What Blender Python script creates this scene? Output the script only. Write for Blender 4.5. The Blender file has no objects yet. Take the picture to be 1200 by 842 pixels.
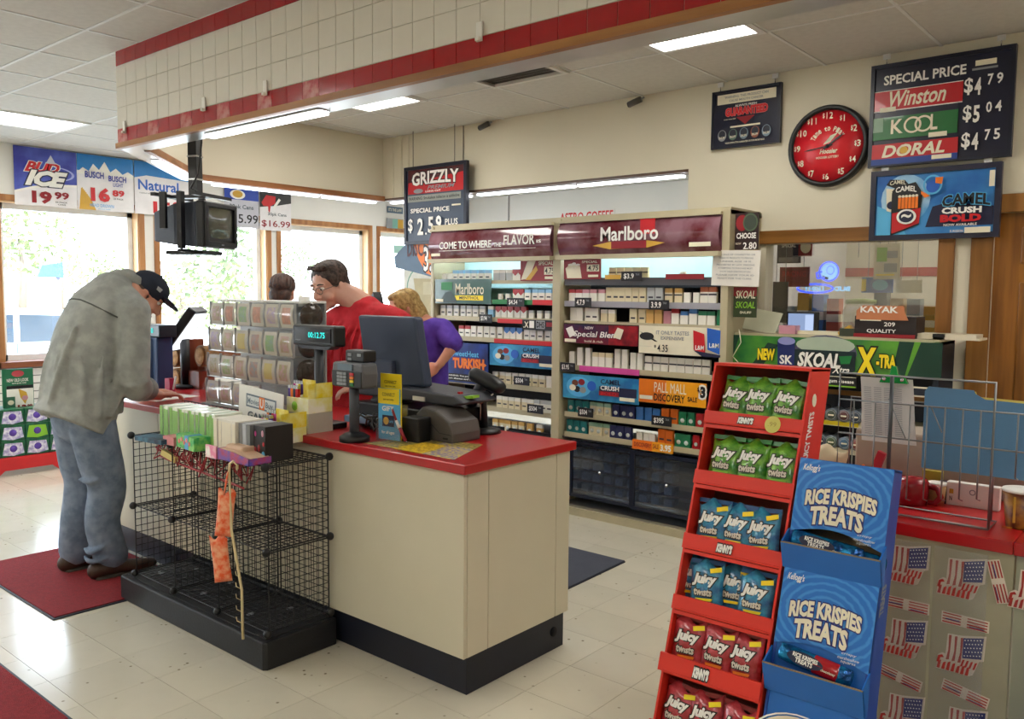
import bpy, bmesh, math, random
from mathutils import Vector, Matrix
random.seed(7)
SC = bpy.context.scene
COL = SC.collection
PI = math.pi

def hx(h):
    h = h.lstrip('#')
    c = [int(h[i:i+2], 16)/255 for i in (0, 2, 4)]
    return tuple(v/12.92 if v <= .04045 else ((v+.055)/1.055)**2.4 for v in c)

# ------------------------------------------------------------------ camera
YAW, PITCH, ROLL, FOC, EYE = -0.700251208, -0.0791188753, -0.00822644339, 984.4, 1.60
def _basis():
    cy, sy, cp, sp, cr, sr = math.cos(YAW), math.sin(YAW), math.cos(PITCH), math.sin(PITCH), math.cos(ROLL), math.sin(ROLL)
    f = Vector((sy*cp, cy*cp, sp)); rt = Vector((cy, -sy, 0)); dn = f.cross(rt)
    return cr*rt+sr*dn, -sr*rt+cr*dn, f
RT, DN, FW = _basis()
cam = bpy.data.cameras.new('camera'); cam_o = bpy.data.objects.new('camera', cam); COL.objects.link(cam_o)
cam.sensor_width = 36; cam.lens = FOC*36/1200; cam.clip_start = .05; cam.clip_end = 300
up = -DN
cam_o.matrix_world = Matrix(((RT.x, up.x, -FW.x, 0), (RT.y, up.y, -FW.y, 0), (RT.z, up.z, -FW.z, EYE), (0, 0, 0, 1)))
SC.camera = cam_o
SC.view_settings.view_transform = 'Standard'; SC.view_settings.look = 'None'
SC.view_settings.gamma = 1; SC.view_settings.use_curve_mapping = False
SC.view_settings.exposure = 1.08
SC.cycles.use_denoising = True
SC.cycles.max_bounces = 6; SC.cycles.diffuse_bounces = 4; SC.cycles.glossy_bounces = 3
SC.cycles.transparent_max_bounces = 12; SC.cycles.sample_clamp_indirect = 6
SC.cycles.caustics_reflective = False; SC.cycles.caustics_refractive = False

# measured places: where the photograph's sight line meets a plane of the room
def P(px, py, X=None, Y=None, Z=None):
    d = RT*((px-600)/FOC) + DN*((py-421)/FOC) + FW
    if X is not None: t = X/d.x
    elif Y is not None: t = Y/d.y
    else: t = (Z-EYE)/d.z
    return Vector((d.x*t, d.y*t, EYE+d.z*t))

# ------------------------------------------------------------------ daylight and sky
W = bpy.data.worlds.new('sky'); SC.world = W; W.use_nodes = True
nt = W.node_tree; nt.nodes.clear()
wo = nt.nodes.new('ShaderNodeOutputWorld'); bg = nt.nodes.new('ShaderNodeBackground')
tc = nt.nodes.new('ShaderNodeTexCoord'); sp_ = nt.nodes.new('ShaderNodeSeparateXYZ'); rp = nt.nodes.new('ShaderNodeValToRGB')
nt.links.new(tc.outputs['Generated'], sp_.inputs[0]); nt.links.new(sp_.outputs['Z'], rp.inputs[0])
rp.color_ramp.elements[0].position = 0; rp.color_ramp.elements[0].color = (.86, .93, 1, 1)
rp.color_ramp.elements[1].position = .6; rp.color_ramp.elements[1].color = (.6, .78, 1, 1)
nt.links.new(rp.outputs[0], bg.inputs[0]); nt.links.new(bg.outputs[0], wo.inputs[0])
bg.inputs[1].default_value = 6.0
sun = bpy.data.lights.new('sun', 'SUN'); sun.energy = 9; sun.angle = math.radians(1.5); sun.color = (1, .97, .9)
so = bpy.data.objects.new('sun', sun); COL.objects.link(so); so.rotation_euler = (math.radians(42), 0, math.radians(75))

# ------------------------------------------------------------------ materials
MATS = {}
def mat(name, col, rough=.5, metal=0., var=.07, scale=9., bump=0., bscale=60., emit=0., coat=0., col2=None, alpha=None, stretch=None):
    if name in MATS: return MATS[name]
    m = bpy.data.materials.new(name); MATS[name] = m; m.use_nodes = True
    n = m.node_tree; b = n.nodes['Principled BSDF']
    c = hx(col) if isinstance(col, str) else col
    c2 = hx(col2) if isinstance(col2, str) else (tuple(v*(1-var) for v in c) if col2 is None else col2)
    t = n.nodes.new('ShaderNodeTexCoord'); mp = n.nodes.new('ShaderNodeMapping'); no = n.nodes.new('ShaderNodeTexNoise')
    if stretch: mp.inputs['Scale'].default_value = stretch
    no.inputs['Scale'].default_value = scale; no.inputs['Detail'].default_value = 4
    mx = n.nodes.new('ShaderNodeMix'); mx.data_type = 'RGBA'
    n.links.new(t.outputs['Object'], mp.inputs[0]); n.links.new(mp.outputs[0], no.inputs[0])
    mx.inputs[6].default_value = (*c, 1); mx.inputs[7].default_value = (*c2, 1)
    cr = n.nodes.new('ShaderNodeValToRGB'); cr.color_ramp.elements[0].position = .38; cr.color_ramp.elements[1].position = .64
    n.links.new(no.outputs['Fac'], cr.inputs[0]); n.links.new(cr.outputs[0], mx.inputs[0])
    n.links.new(mx.outputs[2], b.inputs['Base Color'])
    b.inputs['Roughness'].default_value = rough; b.inputs['Metallic'].default_value = metal
    if coat: b.inputs['Coat Weight'].default_value = coat
    if bump:
        n2 = n.nodes.new('ShaderNodeTexNoise'); n2.inputs['Scale'].default_value = bscale; n2.inputs['Detail'].default_value = 3
        n.links.new(mp.outputs[0], n2.inputs[0])
        bp = n.nodes.new('ShaderNodeBump'); bp.inputs['Strength'].default_value = bump; bp.inputs['Distance'].default_value = .01
        n.links.new(n2.outputs['Fac'], bp.inputs['Height']); n.links.new(bp.outputs[0], b.inputs['Normal'])
    if emit:
        b.inputs['Emission Color'].default_value = (*c, 1); b.inputs['Emission Strength'].default_value = emit
    if alpha is not None: b.inputs['Alpha'].default_value = alpha
    return m

def glass_mat(name, tint='#ffffff', refl=.08, rough=.02, haze=0.):
    if name in MATS: return MATS[name]
    m = bpy.data.materials.new(name); MATS[name] = m; m.use_nodes = True
    n = m.node_tree; n.nodes.remove(n.nodes['Principled BSDF']); o = n.nodes['Material Output']
    tr = n.nodes.new('ShaderNodeBsdfTransparent'); gl = n.nodes.new('ShaderNodeBsdfGlossy'); mx = n.nodes.new('ShaderNodeMixShader')
    no = n.nodes.new('ShaderNodeTexNoise'); no.inputs['Scale'].default_value = 3
    mr = n.nodes.new('ShaderNodeMapRange'); mr.inputs[3].default_value = refl*.8; mr.inputs[4].default_value = refl*1.2
    tr.inputs[0].default_value = (*hx(tint), 1); gl.inputs['Roughness'].default_value = rough
    n.links.new(no.outputs[0], mr.inputs[0]); n.links.new(mr.outputs[0], mx.inputs[0])
    n.links.new(tr.outputs[0], mx.inputs[1]); n.links.new(gl.outputs[0], mx.inputs[2])
    last = mx
    if haze:
        df = n.nodes.new('ShaderNodeBsdfDiffuse'); df.inputs[0].default_value = (.8, .8, .8, 1)
        m2 = n.nodes.new('ShaderNodeMixShader'); m2.inputs[0].default_value = haze
        n.links.new(mx.outputs[0], m2.inputs[1]); n.links.new(df.outputs[0], m2.inputs[2]); last = m2
    n.links.new(last.outputs[0], o.inputs[0])
    return m

def emit_mat(name, col, s):
    if name in MATS: return MATS[name]
    m = bpy.data.materials.new(name); MATS[name] = m; m.use_nodes = True
    n = m.node_tree; n.nodes.remove(n.nodes['Principled BSDF']); o = n.nodes['Material Output']
    e = n.nodes.new('ShaderNodeEmission'); e.inputs[0].default_value = (*hx(col), 1); e.inputs[1].default_value = s
    n.links.new(e.outputs[0], o.inputs[0]); return m

def floor_mat():
    m = mat('vinyl_tile', '#cfc9b6', rough=.17, var=.10, scale=2.2, bump=.03, bscale=14)
    n = m.node_tree; b = n.nodes['Principled BSDF']; src = b.inputs['Base Color'].links[0].from_socket
    t = n.nodes.new('ShaderNodeTexCoord'); oi = n.nodes.new('ShaderNodeObjectInfo')
    g = n.nodes.new('ShaderNodeNewGeometry')
    v = n.nodes.new('ShaderNodeTexVoronoi'); v.inputs['Scale'].default_value = 17
    cr = n.nodes.new('ShaderNodeValToRGB'); cr.color_ramp.elements[0].position = .06; cr.color_ramp.elements[0].color = (1, 1, 1, 1)
    cr.color_ramp.elements[1].position = .14; cr.color_ramp.elements[1].color = (0, 0, 0, 1)
    n.links.new(g.outputs['Position'], v.inputs['Vector']); n.links.new(v.outputs['Distance'], cr.inputs[0])
    w = n.nodes.new('ShaderNodeTexNoise'); w.inputs['Scale'].default_value = 5; n.links.new(g.outputs['Position'], w.inputs[0])
    cr2 = n.nodes.new('ShaderNodeValToRGB'); cr2.color_ramp.elements[0].position = .46; cr2.color_ramp.elements[1].position = .6
    n.links.new(w.outputs[0], cr2.inputs[0])
    mu = n.nodes.new('ShaderNodeMath'); mu.operation = 'MULTIPLY'; n.links.new(cr.outputs[0], mu.inputs[0]); n.links.new(cr2.outputs[0], mu.inputs[1])
    mx = n.nodes.new('ShaderNodeMix'); mx.data_type = 'RGBA'; mx.inputs[7].default_value = (*hx('#6b5f4a'), 1)
    n.links.new(mu.outputs[0], mx.inputs[0]); n.links.new(src, mx.inputs[6])
    hs = n.nodes.new('ShaderNodeHueSaturation'); mr = n.nodes.new('ShaderNodeMapRange'); mr.inputs[3].default_value = .95; mr.inputs[4].default_value = 1.04
    n.links.new(oi.outputs['Random'], mr.inputs[0]); n.links.new(mr.outputs[0], hs.inputs['Value'])
    n.links.new(mx.outputs[2], hs.inputs['Color']); n.links.new(hs.outputs[0], b.inputs['Base Color'])
    return m

def wood_mat(name, a, b_, rough=.4, axis='Z', sc=14):
    st = {'Z': (1, 1, .08), 'X': (.08, 1, 1), 'Y': (1, .08, 1)}[axis]
    return mat(name, a, rough=rough, col2=b_, scale=sc, stretch=st, bump=.1, bscale=30)

# ------------------------------------------------------------------ mesh builder
class MB:
    def __init__(s): s.v = []; s.f = []; s.m = []; s.sm = []; s.M = None
    def add(s, vs, fs, mi=0, smooth=False):
        k = len(s.v)
        for p in vs:
            p = Vector(p); s.v.append(tuple(s.M @ p) if s.M else tuple(p))
        for f in fs: s.f.append([k+i for i in f]); s.m.append(mi); s.sm.append(smooth)
    def box(s, x0, x1, y0, y1, z0, z1, mi=0):
        if x0 > x1: x0, x1 = x1, x0
        if y0 > y1: y0, y1 = y1, y0
        if z0 > z1: z0, z1 = z1, z0
        s.add([(x0,y0,z0),(x1,y0,z0),(x1,y1,z0),(x0,y1,z0),(x0,y0,z1),(x1,y0,z1),(x1,y1,z1),(x0,y1,z1)],
              [(0,3,2,1),(4,5,6,7),(0,1,5,4),(1,2,6,5),(2,3,7,6),(3,0,4,7)], mi)
        return s
    def prism(s, pts, y0, y1, mi=0, axis='y'):          # pts in (x,z) when axis y ; (x,y) when axis z ; (y,z) when axis x
        n = len(pts)
        def q(a, b, t): return {'y': (a, t, b), 'z': (a, b, t), 'x': (t, a, b)}[axis]
        vs = [q(a, b, y0) for a, b in pts] + [q(a, b, y1) for a, b in pts]
        fs = [tuple(range(n)), tuple(range(2*n-1, n-1, -1))] + [((i+1) % n, i, n+i, n+(i+1) % n) for i in range(n)]
        s.add(vs, fs, mi); return s
    def tube(s, pts, rad, n=8, mi=0, side=None, caps=True, smooth=True):
        pts = [Vector(p) for p in pts]
        if not isinstance(rad, (list, tuple)): rad = [rad]*len(pts)
        ref = Vector(side) if side is not None else None
        rings = []; prev = None
        for i, p in enumerate(pts):
            a = pts[max(0, i-1)]; b = pts[min(len(pts)-1, i+1)]
            t = (b-a).normalized() if (b-a).length > 1e-9 else Vector((0, 0, 1))
            if ref is not None: u = ref - t*ref.dot(t)
            elif prev is not None: u = prev - t*prev.dot(t)
            else:
                u = Vector((1, 0, 0)) if abs(t.x) < .9 else Vector((0, 1, 0)); u = u - t*u.dot(t)
            if u.length < 1e-6: u = t.orthogonal()
            u.normalize(); prev = u; w = t.cross(u)
            r = rad[i]; ra, rb = r if isinstance(r, (list, tuple)) else (r, r)
            rings.append([p + u*(ra*math.cos(2*PI*k/n)) + w*(rb*math.sin(2*PI*k/n)) for k in range(n)])
        vs = [q for r in rings for q in r]; fs = []
        for i in range(len(rings)-1):
            for k in range(n):
                a = i*n+k; b = i*n+(k+1) % n; fs.append((a, b, b+n, a+n))
        if caps: fs.append(tuple(range(n-1, -1, -1))); fs.append(tuple(range(len(vs)-n, len(vs))))
        s.add(vs, fs, mi, smooth); return s
    def limb(s, pts, rad, n=16, side=None, sub=4, mi=0, flat0=False):   # smooth rounded closed tube through points
        P_ = [Vector(p) for p in pts]; R_ = [r if isinstance(r, (list, tuple)) else (r, r) for r in rad]
        op, orr = [], []
        m = len(P_)
        for i in range(m-1):
            p0 = P_[max(0, i-1)]; p1 = P_[i]; p2 = P_[i+1]; p3 = P_[min(m-1, i+2)]
            for k in range(sub):
                t = k/sub
                op.append(.5*((2*p1)+(p2-p0)*t+(2*p0-5*p1+4*p2-p3)*t*t+(3*p1-p0-3*p2+p3)*t**3))
                tt = t*t*(3-2*t)
                orr.append((R_[i][0]*(1-tt)+R_[i+1][0]*tt, R_[i][1]*(1-tt)+R_[i+1][1]*tt))
        op.append(P_[-1]); orr.append(R_[-1])
        d0 = (op[0]-op[1]).normalized(); d1 = (op[-1]-op[-2]).normalized()
        a, b = orr[0], orr[-1]; e0 = min(a); e1 = min(b)
        pre = [(op[0]+d0*e0*math.sin(q)*.9, (a[0]*math.cos(q), a[1]*math.cos(q))) for q in (1.45, 1.1, .6)]
        post = [(op[-1]+d1*e1*math.sin(q)*.9, (b[0]*math.cos(q), b[1]*math.cos(q))) for q in (.6, 1.1, 1.45)]
        if flat0: pre = []
        op = [x[0] for x in pre]+op+[x[0] for x in post]; orr = [x[1] for x in pre]+orr+[x[1] for x in post]
        s.tube(op, orr, n=n, side=side, mi=mi); return s
    def ball(s, c, r, n=16, m=10, mi=0, rot=None):
        c = Vector(c); r = r if isinstance(r, (list, tuple)) else (r, r, r)
        vs = []; fs = []
        for i in range(1, m):
            th = PI*i/m
            for k in range(n):
                ph = 2*PI*k/n; q = Vector((r[0]*math.sin(th)*math.cos(ph), r[1]*math.sin(th)*math.sin(ph), r[2]*math.cos(th)))
                if rot: q = rot @ q
                vs.append(c+q)
        t = Vector((0, 0, r[2])); 
        if rot: t = rot @ t
        vs += [c+t, c-t]; T = len(vs)-2; B = T+1
        for i in range(m-2):
            for k in range(n):
                a = i*n+k; b = i*n+(k+1) % n; fs.append((a, a+n, b+n, b))
        for k in range(n):
            fs.append((T, k, (k+1) % n)); fs.append((B, (m-2)*n+(k+1) % n, (m-2)*n+k))
        s.add(vs, fs, mi, True); return s
    def lathe(s, prof, n=20, mi=0, c=(0, 0, 0), axis='z', smooth=True):
        vs = []; fs = []
        for r, h in prof:
            for k in range(n):
                a = 2*PI*k/n; x, y = r*math.cos(a), r*math.sin(a)
                q = {'z': (x, y, h), 'y': (x, -h, y), 'x': (h, x, y)}[axis]   # axis y: h grows toward -y
                vs.append((c[0]+q[0], c[1]+q[1], c[2]+q[2]))
        for i in range(len(prof)-1):
            for k in range(n):
                a = i*n+k; b = i*n+(k+1) % n; fs.append((a, b, b+n, a+n))
        if prof[0][0] > 1e-6: fs.append(tuple(range(n-1, -1, -1)))
        if prof[-1][0] > 1e-6: fs.append(tuple(range(len(vs)-n, len(vs))))
        s.add(vs, fs, mi, smooth); return s
    def mesh(s, name, mats):
        me = bpy.data.meshes.new(name); me.from_pydata(s.v, [], s.f)
        for m in (mats if isinstance(mats, (list, tuple)) else [mats]): me.materials.append(m)
        me.polygons.foreach_set('material_index', s.m); me.polygons.foreach_set('use_smooth', s.sm)
        me.update(); return me
    def build(s, name, mats, parent=None, loc=None, rot=None, bev=0, remesh=0, smooth=0, solid=0):
        o = bpy.data.objects.new(name, s.mesh(name, mats)); COL.objects.link(o)
        if parent: o.parent = parent
        if loc: o.location = loc
        if rot: o.rotation_euler = rot
        if bev:
            b = o.modifiers.new('bevel', 'BEVEL'); b.width = bev; b.segments = 2; b.limit_method = 'ANGLE'; b.angle_limit = .9
        if remesh:
            r = o.modifiers.new('remesh', 'REMESH'); r.mode = 'VOXEL'; r.voxel_size = remesh; r.use_smooth_shade = True
        if smooth:
            q = o.modifiers.new('smooth', 'SMOOTH'); q.factor = .5; q.iterations = smooth
        return o
def box(x0, x1, y0, y1, z0, z1): return MB().box(x0, x1, y0, y1, z0, z1)

def thing(name, label, cat, loc=(0, 0, 0), rz=0, group=None, rot=None):
    o = bpy.data.objects.new(name, None); COL.objects.link(o); o.empty_display_size = .1
    o.location = loc; o.rotation_euler = rot if rot else (0, 0, rz)
    o['label'] = label; o['category'] = cat
    if group: o['group'] = group
    return o
def tag(o, label, cat, group=None):
    o['label'] = label; o['category'] = cat
    if group: o['group'] = group
    return o
def struct(o): o['kind'] = 'structure'; return o
def inst(name, me, parent=None, loc=(0, 0, 0), rot=(0, 0, 0), scale=None):
    o = bpy.data.objects.new(name, me); COL.objects.link(o)
    if parent: o.parent = parent
    o.location = loc; o.rotation_euler = rot
    if scale: o.scale = scale
    return o
def dup(root, loc, rz=None, label=None, group=None, rot=None):
    r = root.copy(); COL.objects.link(r); r.location = loc
    if rz is not None: r.rotation_euler = (0, 0, rz)
    if rot is not None: r.rotation_euler = rot
    if label: r['label'] = label
    if group: r['group'] = group
    for ch in list(root.children):
        c = ch.copy(); COL.objects.link(c); c.parent = r
        for g in list(ch.children):
            d = g.copy(); COL.objects.link(d); d.parent = c
    return r

# ------------------------------------------------------------------ flat lettering and flat printed shapes
TXT = {}
def txt_mesh(s, res=2, bold=0., shear=0., space=1.):
    k = (s, res, bold, shear, space)
    if k in TXT: return TXT[k]
    c = bpy.data.curves.new('lettering', 'FONT'); c.body = s; c.resolution_u = res; c.offset = bold; c.shear = shear
    c.size = 1; c.space_character = space; c.align_x = 'LEFT'; c.fill_mode = 'FRONT'
    o = bpy.data.objects.new('lettering', c); COL.objects.link(o)
    me = bpy.data.meshes.new_from_object(o)
    COL.objects.unlink(o); bpy.data.objects.remove(o); bpy.data.curves.remove(c)
    vs = [v.co.copy() for v in me.vertices]; fs = [tuple(p.vertices) for p in me.polygons]
    bpy.data.meshes.remove(me)
    TXT[k] = (vs, fs); return TXT[k]

class Sign:
    """A flat panel W x H whose front faces local -y; u runs right 0..1, v runs down 0..1."""
    def __init__(s, root, W, H, y=0.): s.r = root; s.W = W; s.H = H; s.y = y; s.n = 0
    def _y(s): s.n += 1; return s.y - .0012 - .0007*s.n
    def pt(s, u, v): return ((u-.5)*s.W, (.5-v)*s.H)
    def poly(s, pts, m, name='print', y=None):
        yy = s._y() if y is None else y; q = [s.pt(u, v) for u, v in pts]
        mb = MB(); mb.add([(a, yy, b) for a, b in q], [tuple(range(len(q)))]); return mb.build(name, m, s.r)
    def rect(s, u0, v0, u1, v1, m, name='print'): return s.poly([(u0, v1), (u1, v1), (u1, v0), (u0, v0)], m, name)
    def ell(s, u, v, ru, rv, m, name='print', n=20, a0=0, y=None): return s.poly([(u+ru*math.cos(2*PI*k/n+a0), v-rv*math.sin(2*PI*k/n+a0)) for k in range(n)], m, name, y)
    def ring(s, u, v, ru, rv, w, m, name='print', n=28, a=0, b=2*PI):
        yy = s._y(); mb = MB(); vs = []
        for k in range(n+1):
            t = a+(b-a)*k/n
            for q in (1, 1-w):
                x, z = s.pt(u+ru*q*math.cos(t), v-rv*q*math.sin(t)); vs.append((x, yy, z))
        mb.add(vs, [(2*k, 2*k+1, 2*k+3, 2*k+2) for k in range(n)]); return mb.build(name, m, s.r)
    def text(s, t, u0, v0, u1, v1, m, bold=.018, shear=0., outline=None, ow=.05, arc=0., name='lettering', rot=0., mirror=False, res=2, space=1., y=None):
        """fits the string into the rectangle; arc bends it (in sign widths of rise at the middle)"""
        out = None
        for pas in ((1, 0) if outline else (0,)):
            vs, fs = txt_mesh(t, res, bold+(ow if pas else 0), shear, space)
            bs, _ = txt_mesh(t, res, bold, shear, space)
            x0 = min(v.x for v in bs); x1 = max(v.x for v in bs); y0 = min(v.y for v in bs); y1 = max(v.y for v in bs)
            w = (u1-u0)*s.W; h = (v1-v0)*s.H; cx, cz = s.pt((u0+u1)/2, (v0+v1)/2); yy = s._y() if y is None else y-.0007*(1-pas)
            sx = w/max(1e-6, x1-x0); sz = h/max(1e-6, y1-y0); q = []
            for v in vs:
                a = (v.x-x0)*sx-w/2; b = (v.y-y0)*sz-h/2
                if mirror: a = -a
                if arc:
                    k = 2*a/w; b += arc*s.W*(1-k*k)
                if rot: a, b = a*math.cos(rot)-b*math.sin(rot), a*math.sin(rot)+b*math.cos(rot)
                q.append((cx+a, yy, cz+b))
            mb = MB(); mb.add(q, [f[::-1] for f in fs] if mirror else fs); o = mb.build(name, outline if pas else m, s.r)
            out = o
        return out
def board(name, label, cat, x0, x1, z0, z1, y, m, th=.012, frame=None, fw=.02, rz=0, group=None, cz=None, part='panel', tilt=0):
    """an upright panel thing, centre given by its span; front face at y"""
    W, H = abs(x1-x0), abs(z1-z0)
    r = thing(name, label, cat, ((x0+x1)/2, y, (z0+z1)/2), rz, group)
    if tilt: r.rotation_euler = (tilt, 0, rz)
    MB().box(-W/2, W/2, 0, th, -H/2, H/2).build(part, m, r)
    if frame:
        f = MB(); a, b = W/2+fw*.2, H/2+fw*.2
        for q in ((-a, a, b-fw, b), (-a, a, -b, -b+fw)): f.box(q[0], q[1], -.012, th+.004, q[2], q[3])
        for q in ((-a, -a+fw), (a-fw, a)): f.box(q[0], q[1], -.012, th+.004, -b+fw, b-fw)
        f.build('frame', frame, r)
    return r, Sign(r, W, H)

ORD = ['first', 'second', 'third', 'fourth', 'fifth', 'sixth', 'seventh', 'eighth', 'ninth', 'tenth', 'eleventh', 'twelfth', 'thirteenth', 'fourteenth', 'fifteenth', 'sixteenth', 'seventeenth']
# common colours
WHITE = mat('print_white', '#f0eee8', .5); BLACK = mat('print_black', '#0c0d14', .45); RED = mat('print_red', '#c91420', .45)
NAVY = mat('print_navy', '#141a3e', .45); YEL = mat('print_yellow', '#f6dc1c', .45); GRN = mat('print_green', '#12793a', .45)
BLUE = mat('print_blue', '#1f5fc0', .45); GREY = mat('print_grey', '#8f9296', .5); ORG = mat('print_orange', '#f07a18', .45)
CREAM = mat('print_cream', '#e6dfc6', .5); SKYB = mat('print_sky_blue', '#58b5e6', .45); DRED = mat('print_dark_red', '#8d1220', .45)
GOLD = mat('print_gold', '#d2a43c', .4); TEAL = mat('print_teal', '#1f8f8c', .45); PINK = mat('print_pink', '#d0479b', .45)
LGRN = mat('print_light_green', '#86c232', .45); BROWN = mat('print_brown', '#6e3a1c', .5); PURP = mat('print_purple', '#5b3da6', .45)
BPLAST = mat('black_plastic', '#101114', .42, var=.2); DGREY = mat('dark_grey_plastic', '#3a3d46', .5, bump=.05, bscale=300)
CHROME = mat('chrome', '#c8cacc', .25, metal=1); STEEL = mat('grey_wire', '#8c8e90', .35, metal=.8)
WOOD = wood_mat('oak_trim', '#b07c4c', '#946038'); WOODX = wood_mat('oak_trim_level', '#b07a3c', '#935f2a', axis='X')
WOODY = wood_mat('oak_trim_along', '#a06a40', '#83512c', axis='Y'); WOODL = wood_mat('pale_wood_jamb', '#dcb98c', '#cba377')
WALLM = mat('painted_wall', '#d9d2bd', .75, var=.05, scale=1.3, bump=.04, bscale=120)
WALLW = mat('painted_wall_white', '#e4e2de', .75, var=.04, scale=1.3, bump=.04, bscale=120)
CLEAR = glass_mat('clear_plastic', refl=.10, rough=.1, haze=.06); PANE = glass_mat('window_glass', refl=.06)
# ================================================================== STRUCTURE
CEIL = 3.02; XL = -9.15; YB = 5.30; XR = 3.0; YF = -4.0; YFAR = 9.5
FLM = floor_mat()
# floor: slab, 300 tiles one by one, the rest joined
fl = struct(MB().box(XL-.2, XR+.2, YF-.2, YFAR+.2, -.06, -.004).build('floor', mat('tile_joint', '#a89f86', .6)))
PT = .305; cells = []
for i in range(-34, 24):
    for j in range(-18, 40):
        x = -3.585+i*PT; y = 1.63+j*PT
        if x < XL or x+PT > XR or y < YF or y+PT > YFAR: continue
        cx, cy = x+PT/2, y+PT/2; d = Vector((cx, cy, -EYE)); w = d.dot(FW)
        vis = w > .5 and abs(d.dot(RT)/w*FOC) < 640 and abs(d.dot(DN)/w*FOC) < 470
        hid = (cx > -5.7 and cx < -2.3 and cy > 2.55 and cy < 3.0) or cy > 4.9 or (cx > -1.0 and cy > 2.2)
        cells.append((0 if (vis and not hid) else 1, w if w > 0 else 99-w, x, y))
cells.sort()
tm = MB().box(.0008, PT-.0008, .0008, PT-.0008, -.004, 0).mesh('floor_tile', FLM)
for c in cells[:300]: inst('floor_tile', tm, fl, (c[2], c[3], 0))
rest = MB()
for c in cells[300:]: rest.box(c[2]+.0012, c[2]+PT-.0012, c[3]+.0012, c[3]+PT-.0012, -.004, 0)
o = rest.build('floor_tile_field', FLM, fl); o['kind'] = 'stuff'

# ceiling with lay-in panels
CM = mat('ceiling_panel', '#c9c6c0', .9, var=.06, scale=25, bump=.25, bscale=220)
TB = mat('ceiling_grid', '#d8d8d6', .5)
ce = struct(MB().box(XL-.2, XR+.2, YF-.2, YFAR+.2, CEIL+.012, CEIL+.1).build('ceiling', mat('ceiling_void', '#8a8884', .9)))
pcache = {}
def panels(x0, x1, y0, y1, xo, xp, yo, yp, skip, out):
    i0 = math.floor((x0-xo)/xp); j0 = math.floor((y0-yo)/yp)
    i = i0
    while xo+i*xp < x1-1e-6:
        j = j0
        while yo+j*yp < y1-1e-6:
            a, b = max(x0, xo+i*xp), min(x1, xo+(i+1)*xp); c, d = max(y0, yo+j*yp), min(y1, yo+(j+1)*yp)
            if b-a > .03 and d-c > .03 and not any(abs((a+b)/2-q[0]) < .3 and abs((c+d)/2-q[1]) < .55 for q in skip): out.append((a, b, c, d))
            j += 1
        i += 1
LX = -4.84; LP = .66; YP = 1.17; IX = -1.30; IP = .655
lights = [(-7.81, 2.69), (-7.81, -.82), (-5.17, .35), (-5.17, -1.99), (-2.53, -.82), (.77, .35), (.11, -1.99), (1.43, 2.69), (-7.81, 5.03), (-7.81, 7.37), (-5.2, 7.37)]
inl = [(-4.9025, 3.855), (-2.2825, 3.855), (.3375, 3.855)]
vent_c = (-3.5925, 3.855)
lst = []
panels(XL, XR, YF, 2.40, LX, LP, 2.10-YP*8, YP, [(a, b) for a, b in lights], lst)
panels(XL, -6.15, 2.40, YFAR, LX, LP, 2.10-YP*8, YP, [(a, b) for a, b in lights], lst)
panels(-6.15, -2.9, 5.40, YFAR, LX, LP, 2.10-YP*8, YP, [(a, b) for a, b in lights], lst)
panels(-6.15, XR, 2.40, YB, IX, IP, 4.44-YP*3, YP, inl+[vent_c], lst)
lst.sort(key=lambda q: (Vector(((q[0]+q[1])/2, (q[2]+q[3])/2, CEIL-EYE)).length))
gr = MB()
for k, (a, b, c, d) in enumerate(lst):
    key = (round(b-a, 3), round(d-c, 3))
    if key not in pcache: pcache[key] = MB().box(.008, b-a-.008, .008, d-c-.008, -.004, .008).mesh('ceiling_panel', CM)
    if k < 300: inst('ceiling_panel', pcache[key], ce, (a, c, CEIL))
    gr.box(a-.009, a+.009, c, d, CEIL-.008, CEIL); gr.box(a, b, c-.009, c+.009, CEIL-.008, CEIL)
gr.build('ceiling_grid', TB, ce)
LITE = emit_mat('lamp_diffuser', '#fffbf2', 6.6)
lm = MB().box(-.285, .285, -.545, .545, -.004, 0).mesh('diffuser', LITE)
fm = MB()
for q in ((-.325, .325, .545, .583), (-.325, .325, -.583, -.545), (-.325, -.285, -.545, .545), (.285, .325, -.545, .545)): fm.box(q[0], q[1], q[2], q[3], -.012, .004)
fm = fm.mesh('frame', TB)
LL = ['ceiling light panel over the window aisle, far left of the photo', 'ceiling light panel under the canopy, second from the back left corner', 'ceiling light panel near the right end of the canopy above the clock wall']
for k, (x, y) in enumerate(lights+inl):
    lab = {0: LL[0], 11: LL[1], 12: LL[2]}.get(k, 'ceiling light panel outside the view')
    t = thing('ceiling_light', lab, 'ceiling light', (x, y, CEIL-.003), group='recessed ceiling light panels')
    inst('frame', fm, t); inst('diffuser', lm, t)
# air vent
t = thing('ceiling_vent', 'white louvred air vent in the ceiling behind the tiled canopy', 'vent', (vent_c[0], 4.12, CEIL-.002))
vm = mat('vent_white', '#d8d6d0', .5)
MB().box(-.31, .31, -.3, .3, .0, .006).build('backing', mat('vent_dark', '#77746f', .8), t)
f = MB(); 
for q in ((-.32, .32, .28, .31), (-.32, .32, -.31, -.28), (-.32, -.29, -.28, .28), (.29, .32, -.28, .28)): f.box(q[0], q[1], q[2], q[3], -.02, .004)
f.build('frame', vm, t)
sl = MB(); sl.add([(-.29, 0, -.018), (.29, 0, -.018), (.29, .042, -.003), (-.29, .042, -.003)], [(0, 1, 2, 3), (3, 2, 1, 0)]); sl = sl.mesh('slat', vm)
for k in range(11): inst('slat', sl, t, (0, -.27+k*.05, 0))

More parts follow.
